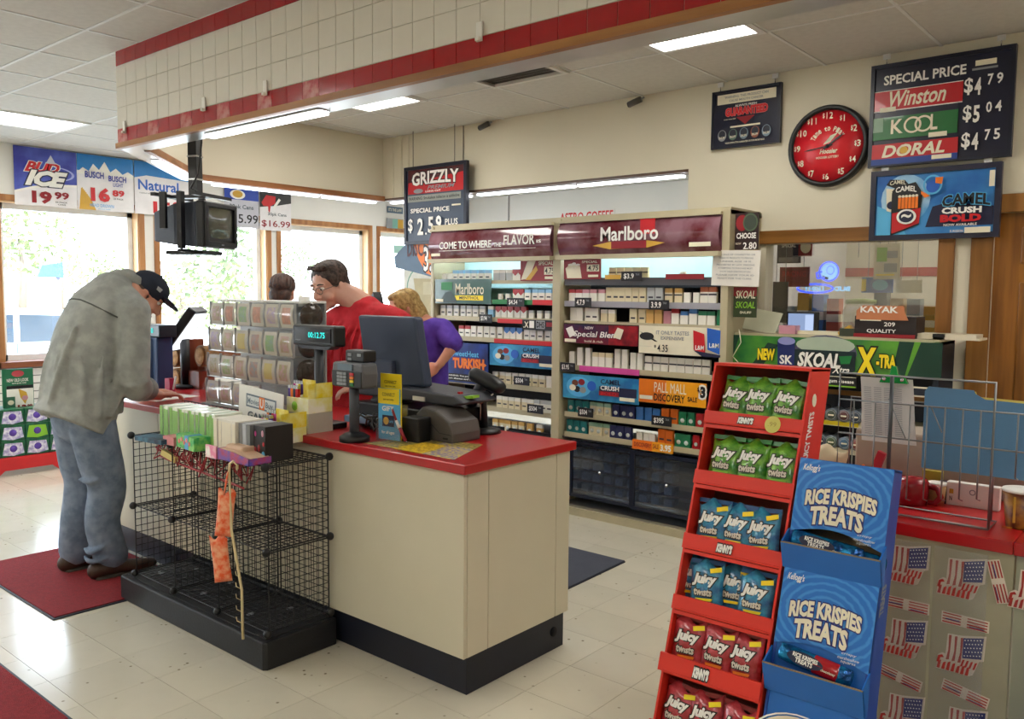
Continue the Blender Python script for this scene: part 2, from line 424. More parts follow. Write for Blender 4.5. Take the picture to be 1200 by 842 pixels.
# walls
def wall(name, m, boxes):
    mb = MB()
    for b in boxes: mb.box(*b)
    return struct(mb.build(name, m))
OP = [(-1.6, -.2), (.2, 1.45), (1.65, 2.95), (3.09, 4.47), (4.70, 6.09), (6.295, 7.73), (7.935, 9.2)]   # window openings along y; first three are unseen, added for daylight
ZS, ZH = .88, 2.46
bx = [(XL-.22, XL, YF, YFAR, ZH, CEIL+.05), (XL-.22, XL, YF, YFAR, 0, ZS-.06)]
prev = YF
for a, b in OP: bx.append((XL-.22, XL, prev, a, ZS-.06, ZH)); prev = b
bx.append((XL-.22, XL, prev, YFAR, ZS-.06, ZH))
wall('wall_left', WALLW, bx)
VIN = mat('white_vinyl_frame', '#e8eef4', .4)
for n_, (a, b) in enumerate(OP, 1):
    w = bpy.data.objects.new('window_%d' % n_, None); COL.objects.link(w); struct(w); w.location = (XL, (a+b)/2, ZS)
    h = (b-a)/2; H = ZH-ZS
    c = MB(); c.box(0, .018, -h-.06, h+.06, H, H+.06).box(0, .018, -h-.06, -h, 0, H).box(0, .018, h, h+.06, 0, H); c.build('casing', WOOD, w)
    j = MB(); j.box(-.12, 0, -h-.001, -h+.012, 0, H).box(-.12, 0, h-.012, h+.001, 0, H).box(-.12, 0, -h, h, H-.012, H+.001); j.build('jamb', WOODL, w)
    v = MB(); v.box(-.19, -.12, -h, -h+.07, 0, H).box(-.19, -.12, h-.07, h, 0, H).box(-.19, -.12, -h, h, H-.07, H).box(-.19, -.12, -h, h, 0, .06); v.build('window_frame', VIN, w)
    MB().box(-.158, -.152, -h+.06, h-.06, .05, H-.06).build('pane', PANE, w)
    s_ = MB(); s_.box(-.19, .07, -h-.09, h+.09, -.06, 0); s_.build('window_sill', wood_mat('sill_wood', '#8a4f30', '#6f3c22', axis='Y'), w, bev=.006)
# slat wall under the windows
sw = struct(MB().box(XL, XL+.012, 2.4, 7.9, .1, ZS-.06).build('trim_1', mat('slat_groove', '#8e8c8c', .7)))
for k in range(9): MB().box(XL+.012, XL+.03, 2.4, 7.9, .105+k*.079, .172+k*.079).build('slat', WALLW, sw)
wall('wall_far', WALLW, [(XL-.2, XR, YFAR, YFAR+.15, 0, CEIL+.05)])
wall('wall_front', WALLM, [(XL-.2, XR+.2, YF-.15, YF, 0, CEIL+.05)])
wall('wall_right', WALLM, [(XR, XR+.15, YF, YFAR, 0, CEIL+.05)])
# back wall: hanging part above the opening, solid part to the right with the office window and the door
XO = -2.88; WX0, WX1, WZ0, WZ1 = -2.30, -1.262, 1.02, 1.93; DX0, DX1, DZ = -.985, -.07, 2.06
wall('wall_back', WALLM, [(-6.15, XO, YB, YB+.12, 2.46, CEIL+.05), (XO, WX0, YB, YB+.12, 0, CEIL+.05), (WX0, WX1, YB, YB+.12, WZ1, CEIL+.05), (WX0, WX1, YB, YB+.12, 0, WZ0),
     (WX1, DX0, YB, YB+.12, 0, CEIL+.05), (DX0, DX1, YB, YB+.12, DZ, CEIL+.05), (DX1, XR, YB, YB+.12, 0, CEIL+.05)])
wall('wall_partition', WALLW, [(XO, XO+.12, YB+.12, YFAR, 0, CEIL+.05)])
# vertical wall joints and conduits near the corner
for px in (461, 471, 479): 
    p = P(px, 180, Y=YB); struct(MB().box(p.x-.004, p.x+.004, YB-.008, YB, 2.47, CEIL).build('trim_2', WALLM))
struct(MB().tube([P(543, 147, Y=YB-.006), P(543, 150, Y=YB-.006)+Vector((0, 0, -.28))], .004, n=6).build('trim_3', mat('cable_grey', '#77736a', .6)))
p = P(596, 240, Y=YFAR-.01); struct(MB().box(p.x-.01, p.x+.01, YFAR-.015, YFAR, .1, CEIL).build('trim_4', mat('joint_grey', '#a8a6a6', .7)))
# office window
w = bpy.data.objects.new('window_8', None); COL.objects.link(w); struct(w); w.location = (0, YB, 0)
c = MB(); c.box(WX0-.12, WX1+.10, -.025, 0, WZ1, WZ1+.085).build('casing', wood_mat('window_oak_level', '#96662e', '#74490f', axis='X'), w, bev=.004)
MB().box(WX1, WX1+.085, -.025, 0, WZ0-.1, WZ1).build('casing', wood_mat('window_oak', '#9c6a34', '#7a4d1c'), w, bev=.004)
MB().box(WX0, WX1, .04, .046, WZ0, WZ1).build('pane', glass_mat('office_glass', refl=.16), w)
MB().box(WX0-.1, WX1+.1, -.06, .04, WZ0-.03, WZ0).build('window_sill', WOODX, w)
# door
OAK = wood_mat('golden_oak', '#96662e', '#74490f'); OAKX = wood_mat('golden_oak_level', '#96662e', '#74490f', axis='X')
DW = wood_mat('door_oak', '#99621f', '#774613', rough=.35, sc=20); DWp = wood_mat('door_oak_panel', '#8f5a1a', '#6b3f10', rough=.35, sc=26)
d = bpy.data.objects.new('door_1', None); COL.objects.link(d); struct(d); d.location = (0, YB, 0)
MB().box(DX0-.11, DX0, -.025, 0, 0, DZ+.1).box(DX1, DX1+.11, -.025, 0, 0, DZ+.1).box(DX0, DX1, -.025, 0, DZ, DZ+.1).build('door_frame', OAK, d, bev=.005)
MB().box(DX0, DX1, .02, .06, 0, DZ).build('door_leaf', DW, d)
for (a, b, c_, e) in ((DX0+.13, DX0+.42, 1.78, 1.98), (DX1-.42, DX1-.13, 1.78, 1.98), (DX0+.13, DX0+.42, 1.0, 1.68), (DX1-.42, DX1-.13, 1.0, 1.68), (DX0+.13, DX0+.42, .15, .85), (DX1-.42, DX1-.13, .15, .85)):
    m_ = MB(); m_.box(a, b, .005, .021, c_, e); m_.build('door_panel', DWp, d, bev=.012)
MB().lathe([(.012, 0), (.012, .03), (.03, .04), (.028, .065), (0, .07)], c=(DX0+.07, .02, .98), axis='y').build('door_handle', CHROME, d)

# canopy: tiled front, plain sides, lit underside
CX0, CY = -5.13, 2.40; ZB = 2.475
can = struct(MB().prism([(CX0, CY), (XR, CY), (XR, CY+.13), (CX0+.06, CY+.13), (-6.06, 3.43), (-6.06, YB), (-6.19, YB), (-6.19, 3.39), (CX0, CY)][:8], ZB, CEIL, axis='z').build('wall_canopy', WALLM))
GROUT = mat('tile_grout', '#cdc6b4', .8)
struct(MB().box(CX0, XR, CY-.004, CY, ZB, CEIL).build('trim_5', GROUT))
tr_ = bpy.data.objects['trim_5']
TW = .1225; rows = [(ZB+.002, ZB+.083, 'r'), (ZB+.083, ZB+.083+TW, 'w'), (ZB+.083+TW, ZB+.083+2*TW, 'w'), (ZB+.083+2*TW, ZB+.083+3*TW, 'w'), (ZB+.083+3*TW, CEIL-.003, 'r')]
TR = mat('glazed_red_tile', '#a8131c', .12, var=.16, scale=5, coat=.3); TWM = mat('glazed_white_tile', '#e4dfd4', .15, var=.05, scale=5, coat=.3)
chip = mat('worn_red_tile', '#a8131c', .35, scale=22, col2='#c98a80')
tmesh = {}
k = 0
nt_ = 0
while True:
    x = -5.127+k*TW; k += 1
    if x > -.6: break
    for ri, (z0, z1, c) in enumerate(rows):
        worn = (ri == 0 and x < -3.2 and k % 3 == 1)
        key = (ri, worn)
        if key not in tmesh:
            mb = MB(); mb.box(.0015, TW-.0015, -.0035, 0, .0015, z1-z0-.0015)
            me = mb.mesh('tile', chip if worn else (TR if c == 'r' else TWM)); tmesh[key] = me
        nt_ += 1; inst('tile', tmesh[key], tr_, (x, CY-.004, z0))
# wood edge and metal underside
struct(MB().box(CX0-.02, XR, CY-.012, CY+.02, ZB-.03, ZB+.002).build('trim_6', WOODX))
UND = mat('painted_metal_underside', '#c9c8c4', .28, metal=.6, var=.25, scale=3)
struct(MB().prism([(CX0-.02, CY+.02), (XR, CY+.02), (XR, CY+.15), (CX0+.07, CY+.15), (-6.05, 3.45), (-6.05, YB), (-6.2, YB), (-6.2, 3.38)], ZB-.028, ZB-.001, axis='z').build('trim_7', UND))
struct(MB().prism([(CX0+.05, CY+.13), (CX0+.075, CY+.155), (-6.03, 3.46), (-6.055, 3.435)], ZB-.034, ZB+.012, axis='z').build('trim_8', WOODY))
struct(MB().box(-6.06, -6.035, 3.45, YB, ZB-.034, ZB+.012).build('trim_9', WOODY))
struct(MB().box(-6.03, XO, YB-.004, YB+.12, 2.445, 2.465).build('trim_10', wood_mat('thin_dark_trim', '#5e4330', '#4a3424', axis='X')))
TUBE = emit_mat('tube_light', '#f4f6ff', 4.0)
def strip(label, pts):
    t = thing('strip_light', label, 'strip light', pts[0], group='strip lights under the canopy edge')
    a = Vector(pts[0]); b = Vector(pts[1])-a; n = Vector((-b.y, b.x, 0)).normalized()*.035
    for nm, m_, g, z0, z1 in (('housing', TB, 1.0, 0, .006), ('tube_lens', TUBE, .75, -.016, 0)):
        q = n*g; e = b
        mb = MB(); vs = [q, -q, e-q, e+q]; mb.prism([(v.x, v.y) for v in vs], z0, z1, axis='z'); mb.build(nm, m_, t)
strip('glowing strip modelling the bright reflection under the front canopy edge, left run', ((-4.25, CY+.085, ZB-.036), (-3.25, CY+.085, ZB-.036)))  # no lamp here: glowing strip stands for a reflection on the underside
strip('strip light under the slanted left corner of the canopy', ((-5.35, 2.74, ZB-.036), (-5.95, 3.34, ZB-.036)))
strip('strip light under the left canopy side, nearer run', ((-6.125, 3.6, ZB-.036), (-6.125, 4.6, ZB-.036)))
strip('strip light under the left canopy side, run at the back corner', ((-6.125, 4.66, ZB-.036), (-6.125, 5.25, ZB-.036)))
strip('strip light under the back wall edge, left run behind the hanging price board', ((-6.0, YB+.06, 2.437), (-5.0, YB+.06, 2.437)))
strip('strip light under the back wall edge, middle run above the tobacco rack', ((-4.9, YB+.06, 2.437), (-3.9, YB+.06, 2.437)))
strip('strip light under the back wall edge, right run', ((-3.85, YB+.06, 2.437), (-2.95, YB+.06, 2.437)))
# price clip hooks on the tiled band
for k, (px, py, dd) in enumerate(((145, 149, 'leftmost'), (238, 122, 'second from left'), (310, 103, 'third from left'), (561, 37, 'rightmost'))):
    p = P(px, py, Y=CY-.02)
    tag(MB().box(-.014, .014, 0, .006, -.035, .035).box(-.009, .009, -.012, 0, -.035, -.022).build('tile_clip', WHITE, None, p), 'small white plastic clip stuck on the tiled canopy band, %s of the four' % dd, 'clip', 'white clips on the tiled canopy')
# exterior
gd = struct(MB().box(-80, XL-.25, -45, 70, -.25, -.12).build('ground', mat('pale_concrete', '#b9b6ae', .9, var=.12, scale=.5)))
# ================================================================== MAIN COUNTER
LAMR = mat('red_laminate', '#b3121c', .28, var=.08, scale=4, coat=.2); LAMC = mat('cream_laminate', '#d0c9b2', .45, var=.05, scale=2)
KICK = mat('black_kick', '#0f1426', .5, var=.25, scale=6)
T = .937; CXR = -2.185; CXL = -5.85
ct = thing('service_counter', 'long cream service counter with red top and black kick base', 'counter', (-3.9, 2.7, 0))
def L(o, *a): return o
def cb(x0, x1, y0, y1, z0, z1, nm, m, par=ct, bev=.002, org=(-3.9, 2.7, 0)):
    return MB().box(x0-org[0], x1-org[0], y0-org[1], y1-org[1], z0-org[2], z1-org[2]).build(nm, m, par, bev=bev)
cb(CXL, CXR, 2.318, 3.05, T-.038, T, 'countertop', LAMR, bev=.004)
sm = .004
cuts = [CXL+.02, -4.62, -3.42, -2.5-.0, -2.208]
for a, b in ((CXL+.02, -4.62), (-4.616, -3.42), (-3.416, -2.208)): cb(a, b, 2.338, 2.356, .155, T-.038, 'front_panel', LAMC)
cb(-2.222, -2.207, 2.358, 2.48, .155, T-.038, 'end_panel', LAMC); cb(-2.222, -2.207, 2.483, 2.93, .155, T-.038, 'end_panel', LAMC); cb(-2.222, -2.207, 2.933, 3.03, .155, T-.038, 'end_panel', LAMC)
cb(CXL+.02, CXL+.036, 2.358, 3.03, .155, T-.038, 'end_panel', LAMC)
cb(CXL+.036, -2.224, 3.0, 3.03, .155, T-.038, 'back_panel', LAMC)
cb(CXL+.05, -2.214, 2.362, 3.005, 0, .154, 'kick_base', KICK)
k = MB().lathe([(.022, 0), (.022, .004), (0, .004)], n=18, axis='x', c=(-2.214+3.9, 2.93-2.7, .085)); k.build('cable_hole', mat('hole_black', '#02030a', .9), ct)

def at(px, py, Z=T): return P(px, py, Z=Z)
# --- customer display on a pole
t = thing('customer_display', 'black customer price display on a pole, glowing teal digits, beside the card terminal', 'display', (-3.33, 2.5, T))
MB().box(-.13, .10, -.06, .09, 0, .03).build('base', BPLAST, t, bev=.006)
MB().tube([(0, 0, .03), (0, 0, .40)], .022, n=12).build('pole', DGREY, t)
h = MB().box(-.165, .165, -.035, .035, .40, .50).build('display_head', BPLAST, t, bev=.01)
MB().prism([(-.1, .385), (.1, .385), (.14, .402), (-.14, .402)], -.03, .03).build('head_bracket', DGREY, t)
MB().box(-.14, .14, -.038, -.034, .418, .487).build('screen', mat('dark_screen', '#0b0f1c', .15), h)
sg = Sign(t, .33, .1, -.0385); sg.r = h
def txt_on(par, s, x0, x1, z0, z1, y, m, **kw):
    g = Sign(par, 1, 1, y); return g.text(s, x0+.5, .5-z1, x1+.5, .5-z0, m, **kw)
txt_on(h, '00:12.75', -.03, .10, .44, .468, -.039, emit_mat('teal_digits', '#2fb7b0', 1.2), name='digits')
txt_on(h, 'FIRST', -.13, -.09, .424, .430, -.039, GREY)
# --- card terminal
p = at(405, 518); t = thing('card_terminal', 'black card payment terminal with keypad on a round-based stand', 'card reader', (p.x, p.y+.05, T)); t.scale = (.80, .80, 1.05)
MB().lathe([(.085, 0), (.085, .02), (.06, .032), (.03, .04)], n=24).build('base', BPLAST, t)
MB().tube([(0, 0, .03), (0, 0, .24)], .028, n=12).build('stand', DGREY, t)
hd = MB(); hd.prism([(-.13, .23), (.13, .23), (.135, .29), (.125, .335), (-.125, .335), (-.135, .29)], -.05, .06)
hd = hd.build('terminal_body', mat('terminal_grey', '#5b5d62', .35), t, bev=.012)
MB().box(-.125, .125, -.056, -.048, .235, .30).build('keypad_face', BPLAST, hd, bev=.003)
MB().box(-.075, .05, -.056, -.048, .303, .330).build('terminal_screen', mat('lcd_grey', '#6f7f8c', .2), hd)
for i in range(3):
    for j in range(4): MB().box(-.075+i*.028, -.052+i*.028, -.061, -.056, .240+j*.0145, .251+j*.0145).build('key', GREY, hd)
for j, m_ in enumerate((GRN, YEL, ORG, RED)): MB().box(.035, .065, -.061, -.056, .240+j*.0145, .251+j*.0145).build('key', m_, hd)
MB().box(-.075, .085, .0, .09, .335, .385).build('receipt_slot', BPLAST, t, bev=.008)
MB().box(-.05, -.02, -.004, 0, .36, .372).box(.03, .06, -.004, 0, .36, .372).box(-.05, -.02, -.004, 0, .342, .352).build('button', GREY, t)
# --- brochures
p = at(452, 517); t = thing('brochure_holder', 'blue and yellow leaflets standing in a clear holder on the red counter', 'leaflets', (p.x, p.y+.03, T), rz=.12)
MB().box(-.07, .07, -.02, -.016, 0, .10).box(-.07, .07, .03, .034, 0, .16).box(-.07, .07, -.02, .034, 0, .004).build('holder', CLEAR, t)
lf = MB().box(-.062, .062, -.012, -.006, .006, .235).build('leaflet', SKYB, t); g = Sign(lf, .124, .235, -.012)
g_ = lambda u, v: (u, v)
def onl(o, W, H, zc, y): s = Sign(o, W, H, y); s.pt = lambda u, v, W=W, H=H, zc=zc: ((u-.5)*W, zc+(.5-v)*H); return s
g = onl(lf, .124, .229, .1205, -.012)
g.rect(0, 0, 1, .3, YEL); g.text('CONNECT', .2, .08, .8, .15, mat('print_olive', '#6e5a12', .5)); g.text('your card today', .25, .19, .75, .24, mat('print_olive', '', .5)); g.text('GIFT', .2, .34, .75, .44, WHITE, bold=.03)
g.rect(.22, .52, .78, .74, NAVY); g.ell(.4, .63, .13, .075, GOLD); g.text('cards', .55, .6, .74, .66, SKYB); g.text('for all ages', .2, .82, .8, .9, WHITE)
lf2 = MB().box(-.06, .06, .0, .006, .006, .30).build('leaflet', YEL, t); g = onl(lf2, .12, .294, .153, 0); g.text('CONNECT', .2, .1, .8, .15, mat('print_olive', '', .5)); g.text('save more here', .25, .17, .75, .2, mat('print_olive', '', .5))
# --- register screen seen from behind
p = P(462, 440, Y=2.72); t = thing('register_screen', 'large dark blue-grey register screen seen from behind, tilted back', 'screen', (p.x-.085, 2.78, T))
back = mat('slate_plastic', '#303c55', .5, bump=.04, bscale=250)
bk = MB(); 
pts = [(-.235, .53), (.19, .54), (.26, .22), (-.12, .20)]
bk.prism([(-.225, .545), (.195, .545), (.265, .215), (-.11, .19), (-.16, .22)], -.03, .03)
bk.M = None
o = bk.build('screen_housing', back, t, bev=.014)
MB().prism([(-.21, .53), (.18, .53), (.245, .235), (-.11, .21)], .03, .036).build('screen', mat('dark_screen', ''), t)
MB().prism([(-.09, .10), (.07, .10), (.06, .33), (-.06, .33)], -.055, -.028).build('neck', mat('slate_plastic_light', '#46506a', .5), t, bev=.006)
MB().prism([(-.1, .0), (.1, .0), (.075, .14), (-.08, .14)], -.07, .08).build('stand', BPLAST, t, bev=.008)
MB().box(.085, .1, -.034, -.03, .22, .232).build('lock', CHROME, t)
# --- dark keyboard unit and cash drawer
p = P(480, 478, Y=2.85)
t = thing('cash_register', 'black register base and keyboard under the slanted screen', 'cash register', (-2.98, 2.80, T))
MB().box(-.30, .30, -.12, .20, 0, .12).build('drawer_unit', BPLAST, t, bev=.008)
MB().prism([(-.33, .15), (.36, .15), (.42, .17), (.36, .20), (-.30, .225)], -.10, .14).build('keyboard_deck', DGREY, t, bev=.01)
MB().box(.10, .18, -.105, -.098, .158, .178).build('sticker', WHITE, t)
MB().box(.33, .345, -.04, -.02, .198, .21).build('button', RED, t)
# papers between the deck and the scanner
t = tag(MB().box(0, .17, 0, .05, 0, .012).build('marker_pen', LGRN, None, (-2.72, 2.74, T+.168), (0, -.12, .1)), 'pale green marker lying on the register base beside the scanner', 'pen')
# --- pen box
p = at(480, 519); t = thing('pen_box', 'black square box holding a red and white pen, in front of the register', 'box', (p.x-.015, p.y+.055, T), rz=.05); t.scale = (.8, .8, .95)
MB().box(-.065, .065, -.05, .05, 0, .115).build('body', BPLAST, t, bev=.006)
pn = MB().tube([(-.01, -.055, .005), (-.045, -.058, .06)], .008, n=8).tube([(-.045, -.058, .06), (-.062, -.06, .092)], .0085, n=8, mi=1).tube([(-.062, -.06, .092), (-.085, -.062, .14)], .008, n=8, mi=0).tube([(0.0, -.054, -.0), (-.01, -.055, .005)], .004, n=6, mi=2)
tag(pn.build('pen', [DRED, WHITE, CHROME], None, t.location+Vector((.012, -.012, .004))), 'red and white pen leaning on the black pen box', 'pen')
# --- receipt printer, sloping grey
p = at(528, 513); t = thing('receipt_printer', 'sloping grey receipt printer at the back of the counter beside the scanner', 'printer', (-2.66, 2.70, T), rz=0); t.scale = (.72, .8, .84)
PG = mat('printer_grey', '#54504e', .5, bump=.04, bscale=250)
m_ = MB(); m_.prism([(-.16, 0), (.17, 0), (.17, .05), (.15, .11), (.02, .165), (-.10, .175), (-.15, .14)], -.11, .12); m_.build('body', PG, t, bev=.012)
m_ = MB(); m_.prism([(-.16, .018), (-.16, .12), (-.166, .10), (-.166, .03)], -.1, .1); m_.build('side_cover', DGREY, t)
MB().tube([(-.10, -.112, .1), (.0, -.113, .085), (.06, -.113, .05), (.16, -.112, .045)], .002, n=5).build('seam', BPLAST, t)
MB().box(.09, .13, -.114, -.11, .02, .03).build('badge', BLACK, t)
# --- scanner on stand
t = thing('barcode_scanner', 'black handheld scanner resting head-up in a stand, right of the printer', 'scanner', (-2.66, 2.95, T)); t.scale = (1.15, 1.15, 1.2)
MB().lathe([(.075, 0), (.07, .012), (.02, .02)], n=20).build('base', BPLAST, t)
MB().tube([(0, 0, .015), (.0, 0, .10), (-.01, 0, .15)], [.02, .014, .02], n=10).build('stand', BPLAST, t)
m_ = MB(); m_.limb([(-.10, 0, .05), (-.06, 0, .12), (0, 0, .20)], [(.02, .018), (.022, .02), (.026, .024)], n=12); m_.build('handle', DGREY, t)
m_ = MB(); m_.limb([(-.05, 0, .225), (.04, 0, .20), (.085, 0, .185)], [(.03, .03), (.036, .032), (.034, .026)], n=12); m_.build('head', BPLAST, t)
MB().tube([(0, -.02, .05), (.02, -.04, .12), (.07, -.02, .16)], .003, n=5).build('cord', WHITE, t)
tag(MB().tube([P(546, 506, Z=T+.004), P(549, 502, Z=T+.004), P(556, 500.5, Z=T+.004), P(560, 503, Z=T+.004), P(568, 501, Z=T+.004)], .004, n=6).build('cord', WHITE), 'short loop of white cord lying on the red counter near its back edge', 'cord')
# --- cable tangle and papers near the display
tb = MB(); rr = random.Random(3)
for k in range(7):
    c = Vector((-3.02+rr.uniform(-.05, .12), 2.60+rr.uniform(-.04, .06), T+.02)); pts = []
    for q in range(12):
        a = q*.7+k; pts.append(c+Vector((math.cos(a)*rr.uniform(.03, .07), math.sin(a)*rr.uniform(.03, .06), rr.uniform(0, .07))))
    tb.tube(pts, .005, n=5)
tag(tb.build('cable_bundle', BPLAST), 'tangle of black cables on the counter between display pole and terminal', 'cable')
tag(MB().box(-.1, .1, -.06, .06, 0, .03).build('folded_papers', [mat('pale_blue_paper', '#8fb4dc', .6)], None, (-3.16, 2.66, T+.03), (0, 0, .1)), 'pale blue folded papers lying behind the customer display base', 'paper')
tag(MB().box(-.055, .055, -.03, .03, 0, .07).build('small_carton', [mat('tan_card', '#b99a6a', .7)], None, (-3.12, 2.78, T)), 'small tan carton behind the customer display pole', 'box')
# --- scratch tickets under the plastic on the counter
q = [at(425, 519), at(532, 539), at(566, 521), at(492, 513)]
c = sum(q, Vector())/4; t = thing('ticket_mat', 'colourful lottery ticket sheets laid flat under plastic near the counter corner', 'tickets', (c.x, c.y, T+.001))
rr = random.Random(5); ms = [YEL, GOLD, ORG, PURP, LGRN, GREY, RED, CREAM, mat('print_lilac', '#9a8fc0', .5)]
def quadmix(u, v): a = q[0].lerp(q[3], v); b = q[1].lerp(q[2], v); return a.lerp(b, u)-c
n = 0
for i in range(6):
    for j in range(3):
        e = .008; cs = [quadmix((i+e)/6, (j+e)/3), quadmix((i+1-e)/6, (j+e)/3), quadmix((i+1-e)/6, (j+1-e)/3), quadmix((i+e)/6, (j+1-e)/3)]
        mb = MB(); mb.prism([(v.x, v.y) for v in cs], 0, .001, axis='z'); mm = [mat('ticket_yellow', '#e8c52a', .4, scale=60, col2='#a87a20'), mat('ticket_purple', '#6f62a8', .4, scale=60, col2='#d8c33c'), mat('ticket_olive', '#b9a04a', .4, scale=60, col2='#5d5a3a')][(0 if i in (2, 3) else 1 if i > 3 else 2) if j < 2 else rr.randrange(3)]
        tk = mb.build('ticket', mm, t)

# ================================================================== WIRE CUBE RACK AND ITS PLATFORM
pl = thing('display_platform', 'low black plastic platform under the wire cube rack', 'platform', (-3.645, 2.145, 0))
m_ = MB(); m_.prism([(-.655, -.18), (-.64, -.195), (.64, -.195), (.655, -.18), (.655, .185), (-.655, .185)], 0, .125, axis='z')
m_.build('base', mat('black_moulded', '#191b20', .55, var=.25, bump=.1, bscale=90), pl, bev=.008)
mm = mat('dusty_black_top', '#24252a', .6, var=.3)
MB().box(-.63, .63, -.17, .17, .125, .13).build('top_panel', mm, pl)
for x, y in ((-.5, -.05), (-.42, .1), (-.06, -.06), (-.1, .11), (.34, -.06), (.42, .1)):
    MB().lathe([(.017, .13), (.015, .137), (0, .138)], n=10, c=(x, y, 0)).build('plug', GREY, pl)
WR = mat('black_wire', '#15161a', .45, var=.2)
rk = thing('wire_cube_rack', 'black wire grid cube rack, three cubes wide, in front of the counter', 'rack', (-3.6, 2.145, .13))
def gridpanel(a, b, z0=None, plane='xz', pos=0, n1=10, n2=10, nm='grid_panel'):
    mb = MB(); r = .0019
    (u0, u1), (v0, v1) = a, b
    def pt(u, v): return {'xz': (u, pos, v), 'yz': (pos, u, v), 'xy': (u, v, pos)}[plane]
    for i in range(n1+1):
        u = u0+(u1-u0)*i/n1; mb.tube([pt(u, v0), pt(u, v1)], r*(1.7 if i in (0, n1) else 1), n=4, caps=False)
    for i in range(n2+1):
        v = v0+(v1-v0)*i/n2; mb.tube([pt(u0, v), pt(u1, v)], r*(1.7 if i in (0, n2) else 1), n=4, caps=False)
    return mb.build(nm, WR, rk)
xs = [-.59, -.197, .197, .59]; y0, y1 = -.165, .165; zs = [.021, .372, .735]
for i in range(3):
    for k in range(2): gridpanel((xs[i]+.01, xs[i+1]-.01), (zs[k], zs[k+1]), plane='xz', pos=y1)
    for k in range(3): gridpanel((xs[i]+.01, xs[i+1]-.01), (y0+.01, y1-.01), plane='xy', pos=zs[k])
for i in range(4):
    for k in range(2): gridpanel((y0+.01, y1-.01), (zs[k]+.005, zs[k+1]-.005), plane='yz', pos=xs[i])
bl = MB().ball((0, 0, 0), .019, n=10, m=6).mesh('connector', BPLAST)
for x in xs:
    for y in (y0, y1):
        for z in zs: inst('connector', bl, rk, (x, y, z))
# hanging strip with orange bags
t = thing('merchandise_strip', 'cream hook strip with two orange bags hanging on the wire rack front', 'strip', (-3.10, 1.95, .13))
top = Vector((0, 0, .80))
MB().tube([(-.03, -.012, -.02), (-.02, -.02, .2), (-.075, -.03, .45), (-.10, -.02, .70), (-.095, -.02, .735), (-.075, -.015, .748), (-.055, -.01, .735), (-.055, -.01, .715)], .006, n=6).build('strip', mat('cream_plastic', '#d8c79a', .5), t)
for z in (.05, .1, .15, .2, .25, .3): MB().tube([(-.03, -.014, z), (-.045, -.03, z+.012), (-.047, -.032, z+.03)], .002, n=5).build('hook', mat('cream_plastic', ''), t)
def pouch(nm, w, h, d, m_, seed, par=None, loc=(0, 0, 0), rot=(0, 0, 0)):
    mb = MB(); n = 10; r = random.Random(seed); vs = []; fs = []
    for s_ in (1, -1):
        for i in range(n+1):
            for j in range(n+1):
                u, v = i/n, j/n; k = (math.sin(PI*u)**.6)*(math.sin(PI*v)**.5)
                edge = .5*w*(1-.08*math.sin(PI*v))
                vs.append(((u-.5)*2*edge, -s_*(d/2*k+.0008)+r.uniform(-1, 1)*.05*d*k, v*h+(.012*math.sin(u*9+seed) if j == n else 0)))
    K = (n+1)**2
    for i in range(n):
        for j in range(n):
            a = i*(n+1)+j; b = a+n+1; fs.append((a, b, b+1, a+1)); fs.append((K+a, K+a+1, K+b+1, K+b))
    bd = [i*(n+1) for i in range(n+1)]+[n*(n+1)+j for j in range(1, n+1)]+[i*(n+1)+n for i in range(n-1, -1, -1)]+[j for j in range(n-1, 0, -1)]
    for a, b in zip(bd, bd[1:]+bd[:1]): fs.append((b, a, K+a, K+b))
    mb.add(vs, fs, 0, True); return mb
OB = mat('orange_foil', '#ee5a22', .3, scale=40, col2='#f5b08a'); 
for z, s_, rx in ((.42, 1, .1), (.22, 2, -.1)):
    pouch('bag', .075, .20, .03, OB, s_).build('orange_bag', OB, t, (-.115+(.42-z)*-.02, -.045, z), (0, rx, .8))
MB().tube([(-.105, -.045, .60), (-.095, -.03, .70)], .004, n=6).build('bag_header', OB, t)

# --- things on top of the wire cubes
ZT = .13+.735+.004
g = 'green-spined cases standing in a row on the wire rack'
gm = mat('green_case', '#8cc063', .3, var=.2); gw = mat('case_white_edge', '#e9f0e2', .4)
x = -4.03; k = 0
cs = MB().box(0, .026, -.0, .14, 0, .165).box(.002, .024, -.002, 0, .02, .15, mi=1)
cme = cs.mesh('game_case', [gw, gm])
cme2 = MB().box(0, .026, 0, .14, 0, .165).box(.001, .025, -.002, 0, .005, .16, mi=1).mesh('game_case', [mat('case_clear', '#cfe0c8', .2), gm])
for k in range(17):
    o = inst('game_case', cme if k % 3 else cme2, None, (-3.985+k*.0305, 2.03+.004*math.sin(k*2.3), ZT), (0, 0, .02*math.sin(k*1.7)))
    lab = {0: 'slim green-spined case at the left end of the row on the wire rack', 16: 'slim green-spined case at the right end of the green row, next to the white cases'}.get(k, 'slim green-spined plastic case, %s from the left in the row on the wire rack' % ORD[k])
    tag(o, lab, 'case', g)
wm = mat('white_case', '#e2ddd0', .4); cme3 = MB().box(0, .03, 0, .14, 0, .16).box(.003, .027, -.001, 0, .01, .15, mi=1).mesh('game_case', [wm, CREAM])
for k in range(6):
    o = inst('game_case', cme3, None, (-3.44+k*.031, 2.0+.004*math.sin(k), ZT), (0, 0, .015*math.sin(k)))
    tag(o, 'thick white case standing in the short row, %s from its left end' % ['first', 'second', 'third', 'fourth', 'fifth', 'sixth'][k], 'case', 'white cases on the wire rack')
